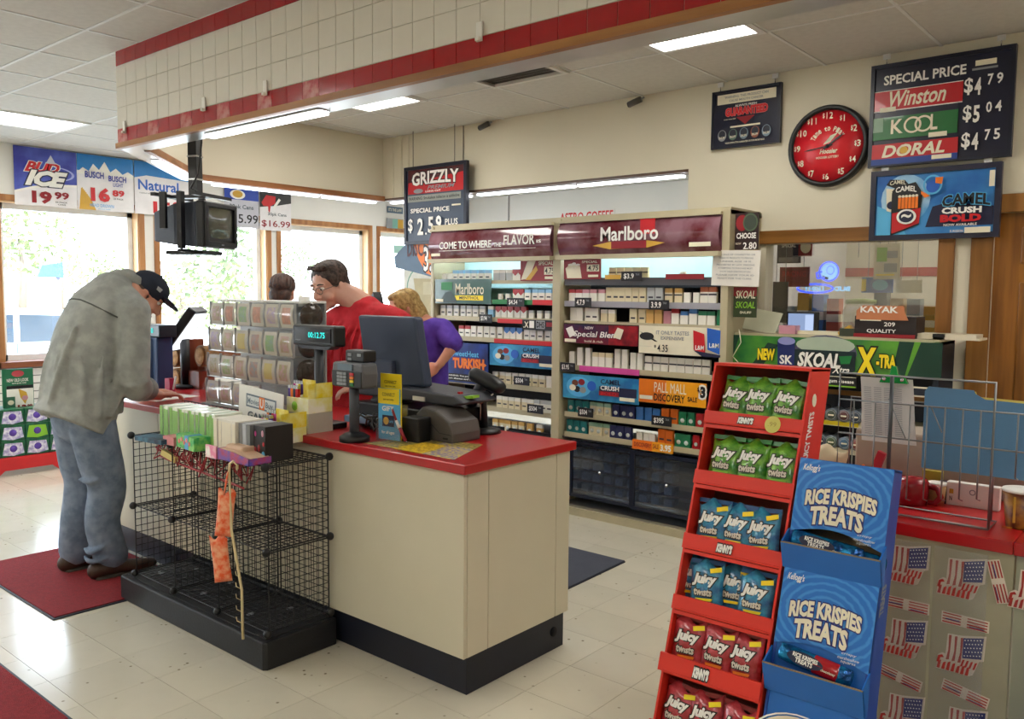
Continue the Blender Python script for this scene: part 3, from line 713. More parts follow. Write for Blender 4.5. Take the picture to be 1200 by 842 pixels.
for k, (m_, nm) in enumerate(((GREY, 'grey'), (mat('silver_case', '#b7bcc4', .3), 'silver'), (mat('smoke_case', '#75797c', .3), 'smoke grey'))):
    o = MB().box(0, .027, 0, .14, 0, .155).build('game_case', m_, None, (-3.252+k*.03, 2.01, ZT)); tag(o, '%s case between the white cases and the black box on the wire rack' % nm, 'case')
t = thing('dark_box', 'black box with small coloured dots at the right end of the case row', 'box', (-3.115, 2.06, ZT)); t.scale = (.62, .85, 1)
MB().box(-.065, .075, -.045, .12, 0, .155).build('body', mat('black_card', '#1b1718', .5), t, bev=.002)
for (x_, z_, r_, m_) in ((-.04, .12, .012, PINK), (.0, .06, .016, DRED), (.045, .125, .014, mat('print_dusty', '#c98fa0', .5)), (-.045, .05, .014, DRED), (.05, .03, .02, SKYB), (.055, .08, .01, RED)):
    MB().lathe([(r_, 0), (r_, .001), (0, .001)], n=12, axis='y', c=(x_, -.046, z_)).build('dot', m_, t)
p = P(232, 520, Z=ZT)
t = thing('gum_carton', 'small green and blue carton on the wire rack edge', 'box', (-3.62, 2.0, ZT), rz=-.1)
MB().box(-.095, .0, -.04, .04, 0, .062).box(.0, .04, -.041, .041, 0, .063, mi=1).box(.04, .10, -.04, .04, 0, .062).build('carton', [mat('gum_green', '#25a35a', .4, scale=30, col2='#8fd46a'), mat('gum_blue', '#4fa3dc', .4)], t)
for k in range(5): MB().lathe([(.011, 0), (.011, .0015), (0, .0015)], n=10, axis='y', c=(-.06+k*.028, -.0405, .03+.012*(k % 2))).build('dot', mat('print_coral', '#ef8f86', .5), t)
tag(MB().box(-.11, .11, -.05, .05, 0, .022).build('blue_pamphlets', mat('dusk_blue_paper', '#41748e', .4, scale=20, col2='#1c3550'), None, (-3.90, 2.0-.03, ZT+.002), (0, 0, .1)), 'dark blue pamphlets lying flat at the left of the wire rack top', 'leaflets')
tag(MB().box(-.05, .05, -.03, .03, 0, .04).build('pink_carton', mat('pink_card', '#dd8f92', .5), None, (-3.775, 1.99, ZT)), 'small pink carton left of the green and blue carton', 'box')
t = thing('candy_tray', 'purple open display tray with flipped-up card on the rack edge', 'box', (-3.20, 1.985, ZT), rz=.0)
MB().prism([(-.10, 0), (.14, 0), (.14, .03), (.02, .045), (-.10, .05)], -.05, -.046).box(-.10, -.097, -.05, .06, 0, .05).box(.137, .14, -.05, .06, 0, .03).box(-.1, .14, -.05, .06, 0, .003).build('tray', mat('purple_card', '#5a50b4', .4, scale=25, col2='#b03a60'), t)
MB().box(-.19, -.105, -.055, -.045, 0, .055).build('end_flap', mat('pink_white_print', '#e77fa6', .4, scale=24, col2='#f6efe8'), t)
MB().box(-.09, .05, -.02, .05, .03, .066).build('card_roll', mat('peach_card', '#d9b79a', .6), t, bev=.012)
tag(MB().prism([(-.10, .0), (.14, .0), (.02, .02), (-.1, .018)], -.04, .05).build('inner_card', mat('peach_card', ''), None, (-3.2, 1.985, ZT+.031)), 'folded peach card lying in the purple tray', 'card')
# red wire hangers inside the top left cube
t = thing('red_hook_tangle', 'tangle of red wire hooks hanging inside the top cubes of the rack', 'hooks', (-3.65, 2.06, .70), group=None)
rr = random.Random(11); mb = MB()
for k in range(34):
    x = -.36+k*.0215; a = Vector((x, rr.uniform(-.05, .06), .155)); 
    pts = [a, a+Vector((rr.uniform(-.02, .02), -.02, -.04-k*.001)), a+Vector((rr.uniform(-.04, .04), rr.uniform(-.05, .05), -.075-k*.0012)), a+Vector((rr.uniform(-.02, .05), rr.uniform(-.05, .05), -.03))]
    mb.tube(pts, .0035, n=5)
for k in range(10): mb.tube([(-.3+k*.07, -.05, .085-k*.004), (-.2+k*.07, -.05, .075-k*.004)], .005, n=5)
o = mb.build('hooks', mat('red_wire', '#b8424a', .4), t); o['kind'] = 'stuff'
tag(MB().box(-.05, .05, -.01, .01, 0, .03).build('yellow_tag', mat('pale_yellow_card', '#e8d48a', .5), None, (-3.84, 1.995, .79), (0, .3, .2)), 'pale yellow tag caught among the red hooks', 'tag')

# ================================================================== LOTTERY TICKET DISPENSER
td = thing('ticket_dispenser', 'clear acrylic lottery ticket dispenser, four tiers of tickets, on the counter', 'ticket dispenser', (-4.05, 2.62, T))
ACR = glass_mat('acrylic', refl=.07, rough=.05, haze=.10); ACE = mat('acrylic_edge', '#a3a6a6', .3)
x0, x1 = -.475, .35; tiers = [.0, .150, .300, .450]; hh = [.146, .146, .146, .142]
MB().box(x0, x1, -.06, .22, 0, .012).box(x0, x1, .2, .21, .012, .60).build('back_panel', ACE, td)
cols = 6; cw = (x1-x0)/cols; rr = random.Random(8)
tp = ['#8c9aa0', '#b98a78', '#a9a06a', '#c9b9a0', '#8fae9a', '#a8aed0', '#c7a0a0', '#d0c070', '#8fb870', '#b0a0c8', '#d89a80', '#9ab8c8']
for r_ in range(4):
    z = tiers[r_]; yo = -.03+r_*.012
    tier = MB(); tier.box(x0, x1, yo-.004, yo+.08, z+.012, z+.016).build('tier_shelf', ACE, td)
    for c_ in range(cols+1): MB().box(x0+c_*cw-.002, x0+c_*cw+.002, yo-.004, yo+.010, z+.016, z+hh[r_]+.008).build('divider', ACE, td)
    for c_ in range(cols):
        if r_ == 0 and c_ > 3: continue
        h1, h2 = tp[rr.randrange(12)], tp[rr.randrange(12)]
        tm_ = mat('ticket_%s' % h1[1:], h1, .4, scale=45, col2=h2)
        tb_ = mat('ticket_border_%s' % h2[1:], '#cfcabb', .4)
        xa = x0+c_*cw+.010; xb = x0+(c_+1)*cw-.010; m_ = MB(); n = 6
        def curl(u): return -.012*math.sin(PI*u)
        for (ia, ib, za, zb_, ms_, off) in ((xa, xb, .018, .142, 0, 0), (xa+.022, xb-.022, .038, .124, 1, -.0015)):
            vs = []; 
            for q in range(n+1):
                zz = za+(zb_-za)*q/n; cy_ = curl((zz-.018)/.124)+off+yo+.006
                vs += [(ia, cy_, z+zz), (ib, cy_, z+zz)]
            m_.add(vs, [(2*q, 2*q+1, 2*q+3, 2*q+2) for q in range(n)], ms_, True)
        m_.build('ticket', [tb_, tm_], td)
    m_ = MB(); n = 8; vs = []
    for q in range(n+1):
        zz = z+.018+(hh[r_]-.01)*q/n; yy = yo-.004-.022*math.sin(PI*q/n)
        vs += [(x0, yy, zz), (x1+.0, yy, zz)]
    m_.add(vs, [(2*q, 2*q+1, 2*q+3, 2*q+2) for q in range(n)], 0, True); m_.build('clear_front', ACR, td)
    # round end bulge of each tier
    MB().lathe([(.072, 0), (.072, .012), (.055, .03), (0, .036)], n=22, axis='x', c=(x1+.0, yo+.10, z+.08)).build('end_cap', mat('smoked_acrylic', '#4c4238', .15, alpha=.72), td)
MB().box(x0, x1, .05, .21, .598, .61).build('top_panel', mat('white_card', '#eeeeea', .5), td)
t = tag(MB().box(0, .10, 0, .004, 0, .055).build('price_card', WHITE, None, (-3.80, 2.72, T+.58)), 'small white card standing on the right end of the ticket dispenser top', 'card')
# GAMES card
r, s = board('games_card', 'white GAMES card propped between the tickets and the lighters', 'sign', -3.70, -3.33, .90, 1.13, 2.33-.04, WHITE, th=.004)
r.rotation_euler = (0, .07, 0)
s.rect(.18, .16, .86, .44, mat('print_slate', '#6f7f8e', .5)); s.rect(.205, .195, .835, .405, mat('print_pale', '#dfe3e4', .5)); s.text('Movies', .22, .24, .48, .37, mat('print_slate', '')); s.rect(.49, .17, .61, .43, ORG); s.text('U', .51, .2, .59, .40, WHITE, bold=.04); s.text('Buy', .64, .24, .8, .40, mat('print_slate', ''))
s.text('GAMES', .24, .52, .80, .68, mat('print_slate_dark', '#4c5a66', .5), bold=.02)
# lighter display boxes
def lighterbox(x, y, z, lab, seed, tall):
    t = thing('lighter_display', lab, 'lighter display', (x, y, z), group='yellow lighter display boxes')
    YP_ = mat('lighter_yellow', '#ecd41c', .4, scale=20, col2='#f5ee9a')
    MB().box(-.085, .085, -.07, .07, 0, .07).build('tray', mat('lighter_tray', '#e7e38a', .4, scale=18, col2='#f4f3dc'), t, bev=.003)
    MB().box(-.01, .085, -.03, -.026, .07, .155+tall).box(.082, .085, -.07, .07, .07, .14+tall).build('back_card', YP_, t)
    MB().lathe([(.022, 0), (.022, .001), (0, .001)], n=12, axis='y', c=(-.02, -.0705, .03)).build('price_spot', LGRN, t)
    cc = [PURP, PINK, ORG, WHITE, NAVY, YEL, RED]
    for k in range(4):
        for j in range(2):
            q = MB(); q.box(-.008, .008, -.008, .008, 0, .045).box(-.008, .008, -.008, .008, .045, .06, mi=1)
            o = inst('lighter', q.mesh('lighter', [cc[(k*2+j+seed) % 7], CHROME]), None, (x-.072+k*.019, y-.055+j*.03, z+.065+.02*j))
            tag(o, 'tiny lighter in the %s yellow display box, %s row, %s from the left' % ('lower' if seed else 'upper', ('front', 'back')[j], ORD[k]), 'lighter', 'lighters in the %s yellow box' % ('lower' if seed else 'upper'))
lighterbox(-3.30, 2.27, .905, 'lower yellow lighter display box at the counter edge by the GAMES card', 1, 0)
lighterbox(-3.30, 2.42, 1.03, 'upper yellow lighter display box next to the customer display pole', 0, 0)
t = tag(MB().box(-.085, .085, -.07, .07, 0, .093).build('box_stack', mat('clear_box', '#b9b7a6', .3), None, (-3.30, 2.42, T)), 'pale box under the upper lighter display', 'box')
lb = thing('lighter_shelf', 'clear plastic bracket carrying the lower lighter box off the counter edge', 'bracket', (-3.30, 2.27, .87))
MB().box(-.08, .08, -.07, .05, .03, .034).box(-.08, .08, -.04, -.036, -.0, .03).box(-.06, .06, -.05, -.035, .002, .02).build('bracket', CLEAR, lb)
MB().box(-.06, .05, -.055, -.05, .002, .022).build('label_strip', YEL, lb)
# far left part of the counter: second register
t = thing('second_display', 'blue-grey customer display post beside the writing man', 'display', (-5.30, 2.70, T))
BLP = mat('deep_blue_plastic', '#23406c', .4)
MB().box(-.09, .08, -.05, .06, 0, .36).build('post', BLP, t, bev=.01); MB().box(-.135, .135, -.06, .06, .36, .44).build('display_head', mat('teal_black', '#16303c', .35), t, bev=.008)
MB().tube([(-.02, -.07, 0), (-.02, -.07, .36)], .018, n=10).build('pole', mat('slate_plastic', ''), t)
txt_on(t, '0000', -.06, .06, .385, .42, -.061, emit_mat('teal_digits', '', 1), name='digits')
t = thing('second_screen', 'second register screen, tilted, bright face up, behind the customer', 'screen', (-5.38, 2.93, T), rz=.75)
m_ = MB(); m_.M = Matrix.Translation((0, 0, .40)) @ Matrix.Rotation(.62, 4, 'Y'); m_.box(-.03, .03, -.15, .12, -.17, .17); m_.build('housing', BPLAST, t, bev=.01)
m_ = MB(); m_.M = Matrix.Translation((0, 0, .40)) @ Matrix.Rotation(.62, 4, 'Y'); m_.box(.031, .034, -.13, .10, -.15, .15); m_.build('screen', emit_mat('bright_screen', '#eef2fa', .9), t)
MB().tube([(0, 0, .0), (0, 0, .33)], .035, n=10).build('stand', BPLAST, t); MB().lathe([(.1, 0), (.09, .02), (0, .03)], n=16).build('base', BPLAST, t)
tubg = 'round woven-top tubs behind the counter'
for k, (px, py) in enumerate(((206, 418), (207, 443), (236, 417))):
    p = P(px, py, Y=2.95); t = thing('cigar_tub', 'round tan-topped tub, %s' % ['upper left of the three tubs', 'lower left of the three tubs', 'right of the three tubs, beside the tilted screen'][k], 'tub', (p.x, 2.95, p.z), group=tubg)
    MB().lathe([(.062, .0), (.072, .01), (.072, -.09), (.0, -.09)][::-1], n=22, axis='y').build('tub', wood_mat('tub_wood', '#a47a45', '#7d5527'), t)
    MB().lathe([(.060, .012), (.05, .016), (0, .016)], n=22, axis='y').build('lid', mat('woven_tan', '#c9a56a', .6, scale=40, col2='#a07838'), t)
    MB().lathe([(.066, .01), (.06, .017), (.054, .012)], n=22, axis='y').build('rim', mat('tub_rim', '#8d6636', .5), t)
p = P(225, 440, Y=2.97); t = thing('tub_stand', 'wooden stand with shelves holding the round tubs', 'stand', (p.x, 3.0, T))
MB().box(-.17, .17, 0, .04, 0, .18).box(-.05, .02, -.08, .05, 0, .33).box(.02, .16, -.07, .04, 0, .12).build('stand', wood_mat('red_brown_wood', '#8d4a2c', '#6b2e1c'), t)
t = thing('white_jug', 'grey-white dispenser bottle with pale yellow cap behind the register', 'bottle', (-5.78, 2.92, T))
MB().lathe([(.06, 0), (.06, .2), (.045, .25), (.04, .30)], n=18).build('body', mat('milky_plastic', '#b9bcc4', .4), t); MB().lathe([(.055, .30), (.075, .33), (.05, .37), (0, .38)], n=18).build('cap', mat('pale_yellow_plastic', '#d6cf8a', .5), t)
tag(MB().box(-.03, .03, -.02, .02, 0, .1).build('red_box', mat('magenta_card', '#a8234a', .5), None, (-5.12, 2.68, T)), 'small dark pink box on the counter beside the customer\'s hand', 'box')
# paper the customer signs, and dark sign sheet
tag(MB().box(-.12, .12, -.16, .16, 0, .003).build('paper_slip', WHITE, None, (-4.95, 2.56, T+.001), (0, 0, .2)), 'white paper slip under the customer\'s hand on the counter', 'paper')
# wire basket rail in front of dispenser
wb = thing('wire_tray', 'black wire tray behind the green cases at the counter edge', 'tray', (-3.95, 2.36, T))
m_ = MB()
for k in range(22): m_.tube([(-.40+k*.036, 0, 0), (-.40+k*.036, 0, .055)], .0018, n=4)
for z in (0.002, .055): m_.tube([(-.40, 0, z), (.356, 0, z)], .003, n=5)
m_.build('wires', WR, wb)
# ================================================================== TOBACCO RACK
RY = 4.86; BEI = mat('beige_metal', '#b8ae90', .4, var=.06); RDK = mat('rack_dark_back', '#1b1d24', .6)
def rx(px, py): return P(px, py, Y=RY).x
def rz(px, py): return P(px, py, Y=RY).z
rxl, rxm, rxr = rx(507, 300), rx(655, 300), rx(856, 300); RT_ = rz(655, 257)
TB_ = thing('tobacco_rack', 'tall beige two-bay shelf rack against the back wall', 'shelf rack', (0, 0, 0))
for a, b in ((rxl, rxl+.03), (rxm-.04, rxm+.03), (rxr-.05, rxr)):
    MB().box(a, b, RY-.02, RY+.43, .0, RT_).build('upright', BEI, TB_, bev=.003)
MB().box(rxl+.03, rxm-.04, RY+.36, RY+.38, .62, RT_).box(rxm+.03, rxr-.05, RY+.36, RY+.38, .62, RT_).build('back_panel', RDK, TB_)
MB().box(rxl, rxr, RY-.01, RY+.43, RT_-.03, RT_+.012).build('top_panel', BEI, TB_)
CY_BACK = mat('back_panel_light_tint', '#bfe6ea', .5)  # pale cyan of the tube light is put into the panel colour
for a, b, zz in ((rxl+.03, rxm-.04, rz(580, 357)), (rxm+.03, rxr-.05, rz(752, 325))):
    MB().box(a, b, RY+.35, RY+.359, zz, RT_-.16).build('light_tint_panel', CY_BACK, TB_)
MB().box(rxl, rxr, RY-.0, RY+.4, .0, .055).build('plinth', BEI, TB_)
MB().box(rxl, rxr, RY+.02, RY+.4, .05, .07).build('bottom_rail', mat('aluminium', '#9a968c', .35, metal=.7), TB_)
# header boxes with lit signs
def header(x0, x1, z0, z1, lab):
    t = thing('rack_header', lab, 'sign', ((x0+x1)/2, RY-.03, (z0+z1)/2)); W_, H_ = x1-x0, z1-z0
    m_ = MB(); n = 8; vs = []
    for q in range(n+1):
        z = H_*(q/n-.5); y = -.035*math.cos(PI*(q/n-.5)) 
        vs += [(-W_/2, y, z), (W_/2, y, z)]
    m_.add(vs, [(2*q, 2*q+1, 2*q+3, 2*q+2) for q in range(n)], 0, True)
    m_.box(-W_/2, W_/2, 0, .03, -H_/2, H_/2)
    hm = mat('header_print', '#5a1420', .13, scale=5, col2='#8a6470', coat=.6)
    m_.build('panel', hm, t); MB().box(-W_/2-.005, W_/2+.005, -.045, .03, -H_/2-.03, -H_/2).box(-W_/2-.005, W_/2+.005, -.02, .03, H_/2, H_/2+.018).build('frame', BEI, t)
    return t, Sign(t, W_, H_, -.036)
h1, s = header(rxl+.02, rxm-.035, rz(580, 302), rz(580, 268), 'dark red header sign reading COME TO WHERE THE FLAVOR IS over the left bay')
s.text('COME TO WHERE', .10, .40, .55, .66, WHITE, space=.95); s.text('THE', .57, .5, .63, .64, WHITE); s.text('FLAVOR', .65, .26, .89, .60, WHITE); s.text('IS', .905, .46, .94, .56, WHITE); s.rect(.1, .71, .9, .725, WHITE); s.rect(.03, .80, .11, .9, CREAM)
h2, s = header(rxm+.03, rxr-.05, rz(752, 297), rz(752, 257), 'dark red header sign reading Marlboro over the right bay')
h2['label'] = 'dark red header sign with big white word and gold-tipped bar over the right bay'
s.rect(.55, .02, .64, .45, RED); s.poly([(.25, .74), (.36, .64), (.60, .64), (.70, .72), (.60, .84), (.36, .86)], GOLD); s.rect(.37, .64, .59, .85, DRED); s.text('Marlboro', .30, .2, .66, .62, WHITE, bold=.02, res=3); s.rect(.84, .74, .96, .86, CREAM)
# warm-white tubes behind the headers
for a, b, l_ in ((rxl+.05, rxm-.06, 'left'), (rxm+.05, rxr-.07, 'right')):
    t = thing('shelf_light', 'fluorescent tube under the header of the %s rack bay' % l_, 'strip light', (a, RY+.08, RT_-.22))
    MB().tube([(0, 0, 0), (b-a, 0, 0)], .012, n=8).build('tube', emit_mat('cool_tube', '#e4f7ff', 16), t); MB().box(0, b-a, -.02, .02, .013, .03).build('fixture', TB, t)

PACKS = {}
def pack_mesh(body, top, emb, w, h):
    k = (body, top, emb, w, h)
    if k in PACKS: return PACKS[k]
    d = .022; s_ = h*.30
    m_ = MB(); m_.box(-w/2, w/2, 0, d, 0, h-s_).box(-w/2, w/2, 0, d, h-s_, h, mi=1)
    if emb == 'round': m_.lathe([(w*.28, 0), (w*.28, .0008), (0, .0008)], n=10, axis='y', c=(0, -.0002, h*.36), mi=2)
    elif emb == 'tri': m_.prism([(-w/2, h-s_), (w/2, h-s_), (0, h*.45)], -.0008, 0, mi=1)
    elif emb == 'bar': m_.box(-w*.32, w*.32, -.0008, 0, h*.30, h*.42, mi=2)
    elif emb == 'band': m_.box(-w*.5, w*.5, -.0008, 0, h*.5, h*.60, mi=2)
    cols_ = [mat('pack_%s' % c[1:], c, .35, var=.04) for c in (body, top)] + [mat('pack_mark', '#3c3a44', .4)]
    if emb == 'round': cols_[2] = mat('pack_mark_pale', '#cfd6d2', .4)
    PACKS[k] = m_.mesh('pack', cols_); return PACKS[k]
def shelf_row(bay, nm, pts, runs, lip=None, depth=.3, lipm=None, hh=.03):
    """pts: two pixels on the shelf's front top edge; runs: (px0, px1, count, body, top, emblem, look)"""
    (x0, y0), (x1, y1) = pts; xa, xb = rx(x0, y0), rx(x1, y1); z = (rz(x0, y0)+rz(x1, y1))/2
    MB().box(xa, xb, RY+.015, RY+depth, z-.012, z).build('shelf', BEI, TB_)
    MB().box(xa, xb, RY+.005, RY+.014, z-hh, z+.006).build('shelf_edge', lipm or BEI, TB_)
    for a, b, n, body, top, emb, look, ww, hp in runs:
        ax, bx_ = rx(a, y0+(y1-y0)*(a-x0)/(x1-x0)), rx(b, y0+(y1-y0)*(b-x0)/(x1-x0)); st = (bx_-ax)/n
        w_ = min(.055*ww, st*.97)
        me = pack_mesh(body, top, emb, round(w_, 3), round(.088*hp, 3))
        g_ = '%s cigarette packs, %s' % (look, nm)
        for k in range(n):
            o = inst('cigarette_pack', me, None, (ax+(k+.5)*st, RY+.03+random.uniform(0, .012), z+.001), (0, 0, random.uniform(-.03, .03)))
            if n <= 2: lab = '%s pack, %s%s' % (look, nm, '' if n == 1 else (', left one', ', right one')[k])
            else: lab = '%s pack, %s, %s' % (look, nm, 'left end of its run' if k == 0 else 'right end of its run' if k == n-1 else '%s from the left' % ORD[k])
            tag(o, lab, 'cigarette pack', g_)
W_ = '#e9e6dc'; C_ = '#dcd0ac'; RD = '#b01c24'; GN = '#1d7a52'; BL = '#3b74b8'; TL = '#1f7d80'; NV = '#262c58'; GD = '#cfa55a'; OR = '#e2701e'; LB = '#8cc3e6'; GY = '#b9bcbc'; PK='#c98a96'
LB1 = 'left bay top shelf'; LB2 = 'left bay second shelf'; LB3 = 'left bay third shelf'; LB4 = 'left bay fourth shelf'; LB5 = 'left bay fifth shelf'; LB6 = 'left bay sixth shelf'; LB7 = 'left bay bottom shelf'
lx0, lx1 = 511, 652
def lrow(nm, ya, yb, runs, **k): shelf_row('l', nm, ((lx0, ya), (lx1, yb)), runs, **k)
lrow(LB1, 328.5, 330, [(514, 526, 2, W_, W_, '', 'white', 1, .7), (526, 572, 6, W_, LB, 'bar', 'white and pale blue', 1, 1), (574, 596, 3, GY, W_, '', 'grey-white', 1, 1), (596, 611, 2, W_, RD, 'tri', 'red-topped', 1, 1)], hh=.02)
lrow(LB2, 352, 352, [(578, 596, 2, W_, W_, '', 'plain white low', .7, .6), (597, 610, 2, W_, RD, 'tri', 'red-topped', 1, 1), (611, 652, 5, W_, LB, 'bar', 'blue-topped white', 1, 1)], hh=.02)
lrow(LB3, 371, 373.5, [(512, 566, 7, W_, GY, 'bar', 'grey-marked white', 1, 1), (567, 575, 1, LB, W_, '', 'pale blue', 1, 1), (576, 598, 3, W_, RD, 'tri', 'red-topped', 1, 1), (598, 614, 2, W_, RD, 'tri', 'dark red-topped', 1, 1), (615, 651, 4, W_, GY, '', 'pale low', .8, .7)])
lrow(LB4, 395, 398, [(534, 548, 2, W_, RD, 'bar', 'red-topped', 1, 1), (548, 586, 5, W_, W_, 'bar', 'black-marked white', 1, 1), (586, 609, 3, W_, BL, 'tri', 'blue-topped', 1, 1), (609, 651, 5, W_, W_, 'bar', 'red-marked white', 1, 1)])
lrow(LB5, 447, 451, [(573, 636, 8, C_, W_, 'bar', 'white-capped cream', 1, 1), (637, 651, 2, W_, W_, '', 'plain white', 1, 1)])
lrow(LB6, 475, 479.5, [(578, 622, 6, C_, W_, 'bar', 'white-capped cream', 1, 1), (622, 651, 4, W_, GY, 'bar', 'grey-topped white', 1, 1.05)])
lrow(LB7, 502, 507, [(573, 611, 5, C_, GD, 'round', 'gold-topped cream', 1, 1), (612, 622, 1, GD, GD, 'round', 'all-gold', 1, 1), (624, 632, 1, GD, W_, 'round', 'gold and white', 1, 1), (640, 651, 1, GY, TL, 'round', 'teal-topped', 1, 1)])
MB().box(rx(512, 519), rx(652, 519), RY+.02, RY+.3, rz(580, 512)-.02, rz(580, 512)-.01).build('shelf', BEI, TB_)
R1 = 'right bay top shelf'; R2 = 'right bay second shelf'; R3 = 'right bay third shelf'; R4 = 'right bay fourth shelf'; R5 = 'right bay fifth shelf'; R6 = 'right bay bottom shelf'
qx0, qx1 = 661, 848
DKL = mat('dark_lip', '#4a4a50', .4); GLIP = mat('grey_lip', '#9b9aa4', .35)
def rrow(nm, ya, yb, runs, **k): shelf_row('r', nm, ((qx0, ya), (qx1, yb)), runs, **k)
rrow(R1, 327, 325, [(710, 756, 5, C_, C_, 'band', 'pale carton-coloured', 1, .85), (793, 799, 1, W_, W_, '', 'small white', 1, .5)], lipm=DKL, hh=.045)
rrow(R2, 352.5, 357, [(663, 679, 2, W_, RD, '', 'red-topped', 1, 1), (679, 705, 3, W_, PK, '', 'pink-topped white', 1, 1), (706, 753, 6, C_, C_, 'bar', 'cream', 1, 1.15), (754, 774, 2, GY, GY, 'bar', 'grey', 1, 1.15), (774, 797, 2, C_, GD, 'band', 'gold-banded', 1, 1.1), (798, 806, 1, W_, W_, '', 'plain white low', .8, .8), (809, 816, 1, W_, W_, '', 'white, right of the gap', .8, .8), (816, 837, 2, W_, '#b8643c', 'band', 'brown-topped', 1, 1.2)], lipm=GLIP, hh=.035)
rrow(R3, 377, 381.5, [(664, 680, 2, W_, W_, '', 'plain white tall', 1, 1.1), (681, 698, 2, W_, W_, 'bar', 'red-marked white', 1, 1.1), (699, 718, 2, C_, W_, '', 'cream and white', 1, 1), (734, 753, 2, C_, C_, 'bar', 'cream', 1, 1.1), (753, 773, 2, '#e0b46c', GD, '', 'gold', 1, 1.1), (773, 783, 1, PK, PK, '', 'pink', 1, 1), (783, 793, 1, W_, RD, '', 'crimson-topped', 1, 1.2), (794, 803, 1, W_, BL, '', 'blue-topped, left one', 1, 1), (804, 814, 1, W_, BL, '', 'blue-topped, right one', 1, 1.2), (815, 835, 2, W_, GN, '', 'green-topped white', 1, 1.05), (836, 847, 1, GN, GN, '', 'all-green', 1, 1.2)], hh=.012)
rrow(R4, 428, 441, [(663, 670, 1, W_, W_, '', 'plain white short', .8, 1.1), (671, 690, 2, W_, W_, '', 'plain white tall, left of the row', .8, 1.45), (690, 714, 3, W_, C_, '', 'cream-topped white', .9, 1.15), (715, 733, 2, W_, W_, '', 'plain white tall, middle of the row', .8, 1.5), (734, 751, 2, W_, W_, '', 'plain white', .8, 1.3), (752, 829, 8, W_, W_, 'band', 'green-banded white', 1, 1.1)])
rrow(R5, 482, 505.5, [(661, 687, 3, TL, TL, 'round', 'teal', 1, 1), (687, 713, 3, C_, '#8fb49c', 'round', 'pale green-marked cream', 1, 1), (714, 741, 3, NV, NV, 'round', 'dark navy', 1, 1), (741, 771, 3, BL, BL, '', 'bright blue', 1, 1), (771, 791, 2, OR, OR, 'bar', 'orange', 1, 1.1), (792, 811, 2, GN, GN, 'round', 'green', 1, 1), (812, 822, 1, RD, RD, 'round', 'red', 1, 1)])
rrow(R6, 506, 532, [(660, 685, 3, TL, TL, 'round', 'teal', 1, 1), (686, 711, 3, C_, '#8fb49c', 'round', 'pale green-marked cream', 1, 1), (711, 737, 3, NV, NV, 'round', 'dark navy', 1, 1), (742, 765, 3, W_, W_, '', 'white-capped', .8, .7), (767, 786, 2, OR, OR, 'bar', 'orange', 1, 1.15), (787, 806, 2, GN, GN, 'round', 'green', 1, 1), (808, 816, 1, RD, RD, 'round', 'red', 1, 1)])
# sliding glass cabinet in the lower part, drawers of boxes behind the glass
zt, zb = rz(740, 527), .13
MB().box(rxl+.03, rxm-.04, .03, .05, zb-.05, zt+.02).box(rxm+.03, rxr-.05, .36, .38, zb-.05, zt+.02).box(rxl+.03, rxr-.05, 0.03, .38, zt+.01, zt+.025).build('cabinet_body', RDK, TB_, (0, RY, 0))
dx = [rx(664, 560), rx(735, 560), rx(741, 560), rx(826, 560)]
DB = mat('dark_blue_glass_frame', '#10182e', .3)
for a, b, yo in ((dx[0], dx[1]+.02, .03), (dx[2]-.01, dx[3], .0)):
    m_ = MB(); f = .022
    m_.box(a, b, yo, yo+.02, zt-f, zt).box(a, b, yo, yo+.02, zb, zb+f).box(a, a+f, yo, yo+.02, zb+f, zt-f).box(b-f, b, yo, yo+.02, zb+f, zt-f)
    d_ = m_.build('door', DB, TB_, (0, RY, 0))
    MB().box(a+f, b-f, yo+.008, yo+.012, zb+f, zt-f).build('glass', glass_mat('tinted_glass', tint='#b4c6dc', refl=.10, rough=.05, haze=.03), d_)
    MB().lathe([(.012, 0), (.012, .006), (0, .008)], n=12, axis='y', c=((a+b)/2, yo, (zb+zt)/2)).build('handle', CHROME, d_)
bm_ = mat('stored_carton', '#c3ccd2', .5, scale=25, col2='#8f9ba6'); cm_ = MB().box(-.03, .03, 0, .1, 0, .05).mesh('carton', bm_)
for i in range(9):
    for j in range(6):
        x = rxm+.075+i*.098; z = zb+.03+j*.082
        if x > rxr-.1: continue
        tag(inst('carton', cm_, None, (x, RY+.12, z)), 'grey carton behind the cabinet glass, %s row from the bottom, %s from the left' % (ORD[j], ORD[i]), 'carton', 'cartons behind the dark cabinet glass')
for j in range(6): MB().box(rxm+.03, rxr-.05, .10, .3, zb+.022+j*.082, zb+.029+j*.082).build('shelf', DB, TB_, (0, RY, 0))

# ---------------- signs fastened on the rack
def rsign(lab, px0, py0, px1, py1, m, y=RY-.012, th=.006, cat='sign', name='shelf_sign', slope=True):
    a = P(px0, py0, Y=y); b = P(px1, py1, Y=y)
    # py given at the left end for top and bottom
    return board(name, lab, cat, a.x, b.x, min(a.z, b.z), max(a.z, b.z), y, m, th)
def zspan(px, ya, yb, y=RY-.012): return P(px, ya, Y=y).z, P(px, yb, Y=y).z
def rs(lab, px0, px1, ptop, pbot, m, **k):   # ptop/pbot measured at px0
    y = RY-.012; x0 = P(px0, ptop, Y=y).x; x1 = P(px1, ptop, Y=y).x; z1, z0 = zspan(px0, ptop, pbot)
    return board('shelf_sign', lab, 'sign', x0, x1, z0, z1, y, m, .006)
r, s = rs('green shelf sign with a dark roofline and yellow label, left bay under the top shelf', 510, 575.5, 327, 355, mat('deep_green_print', '#0f4a3c', .3, coat=.4))
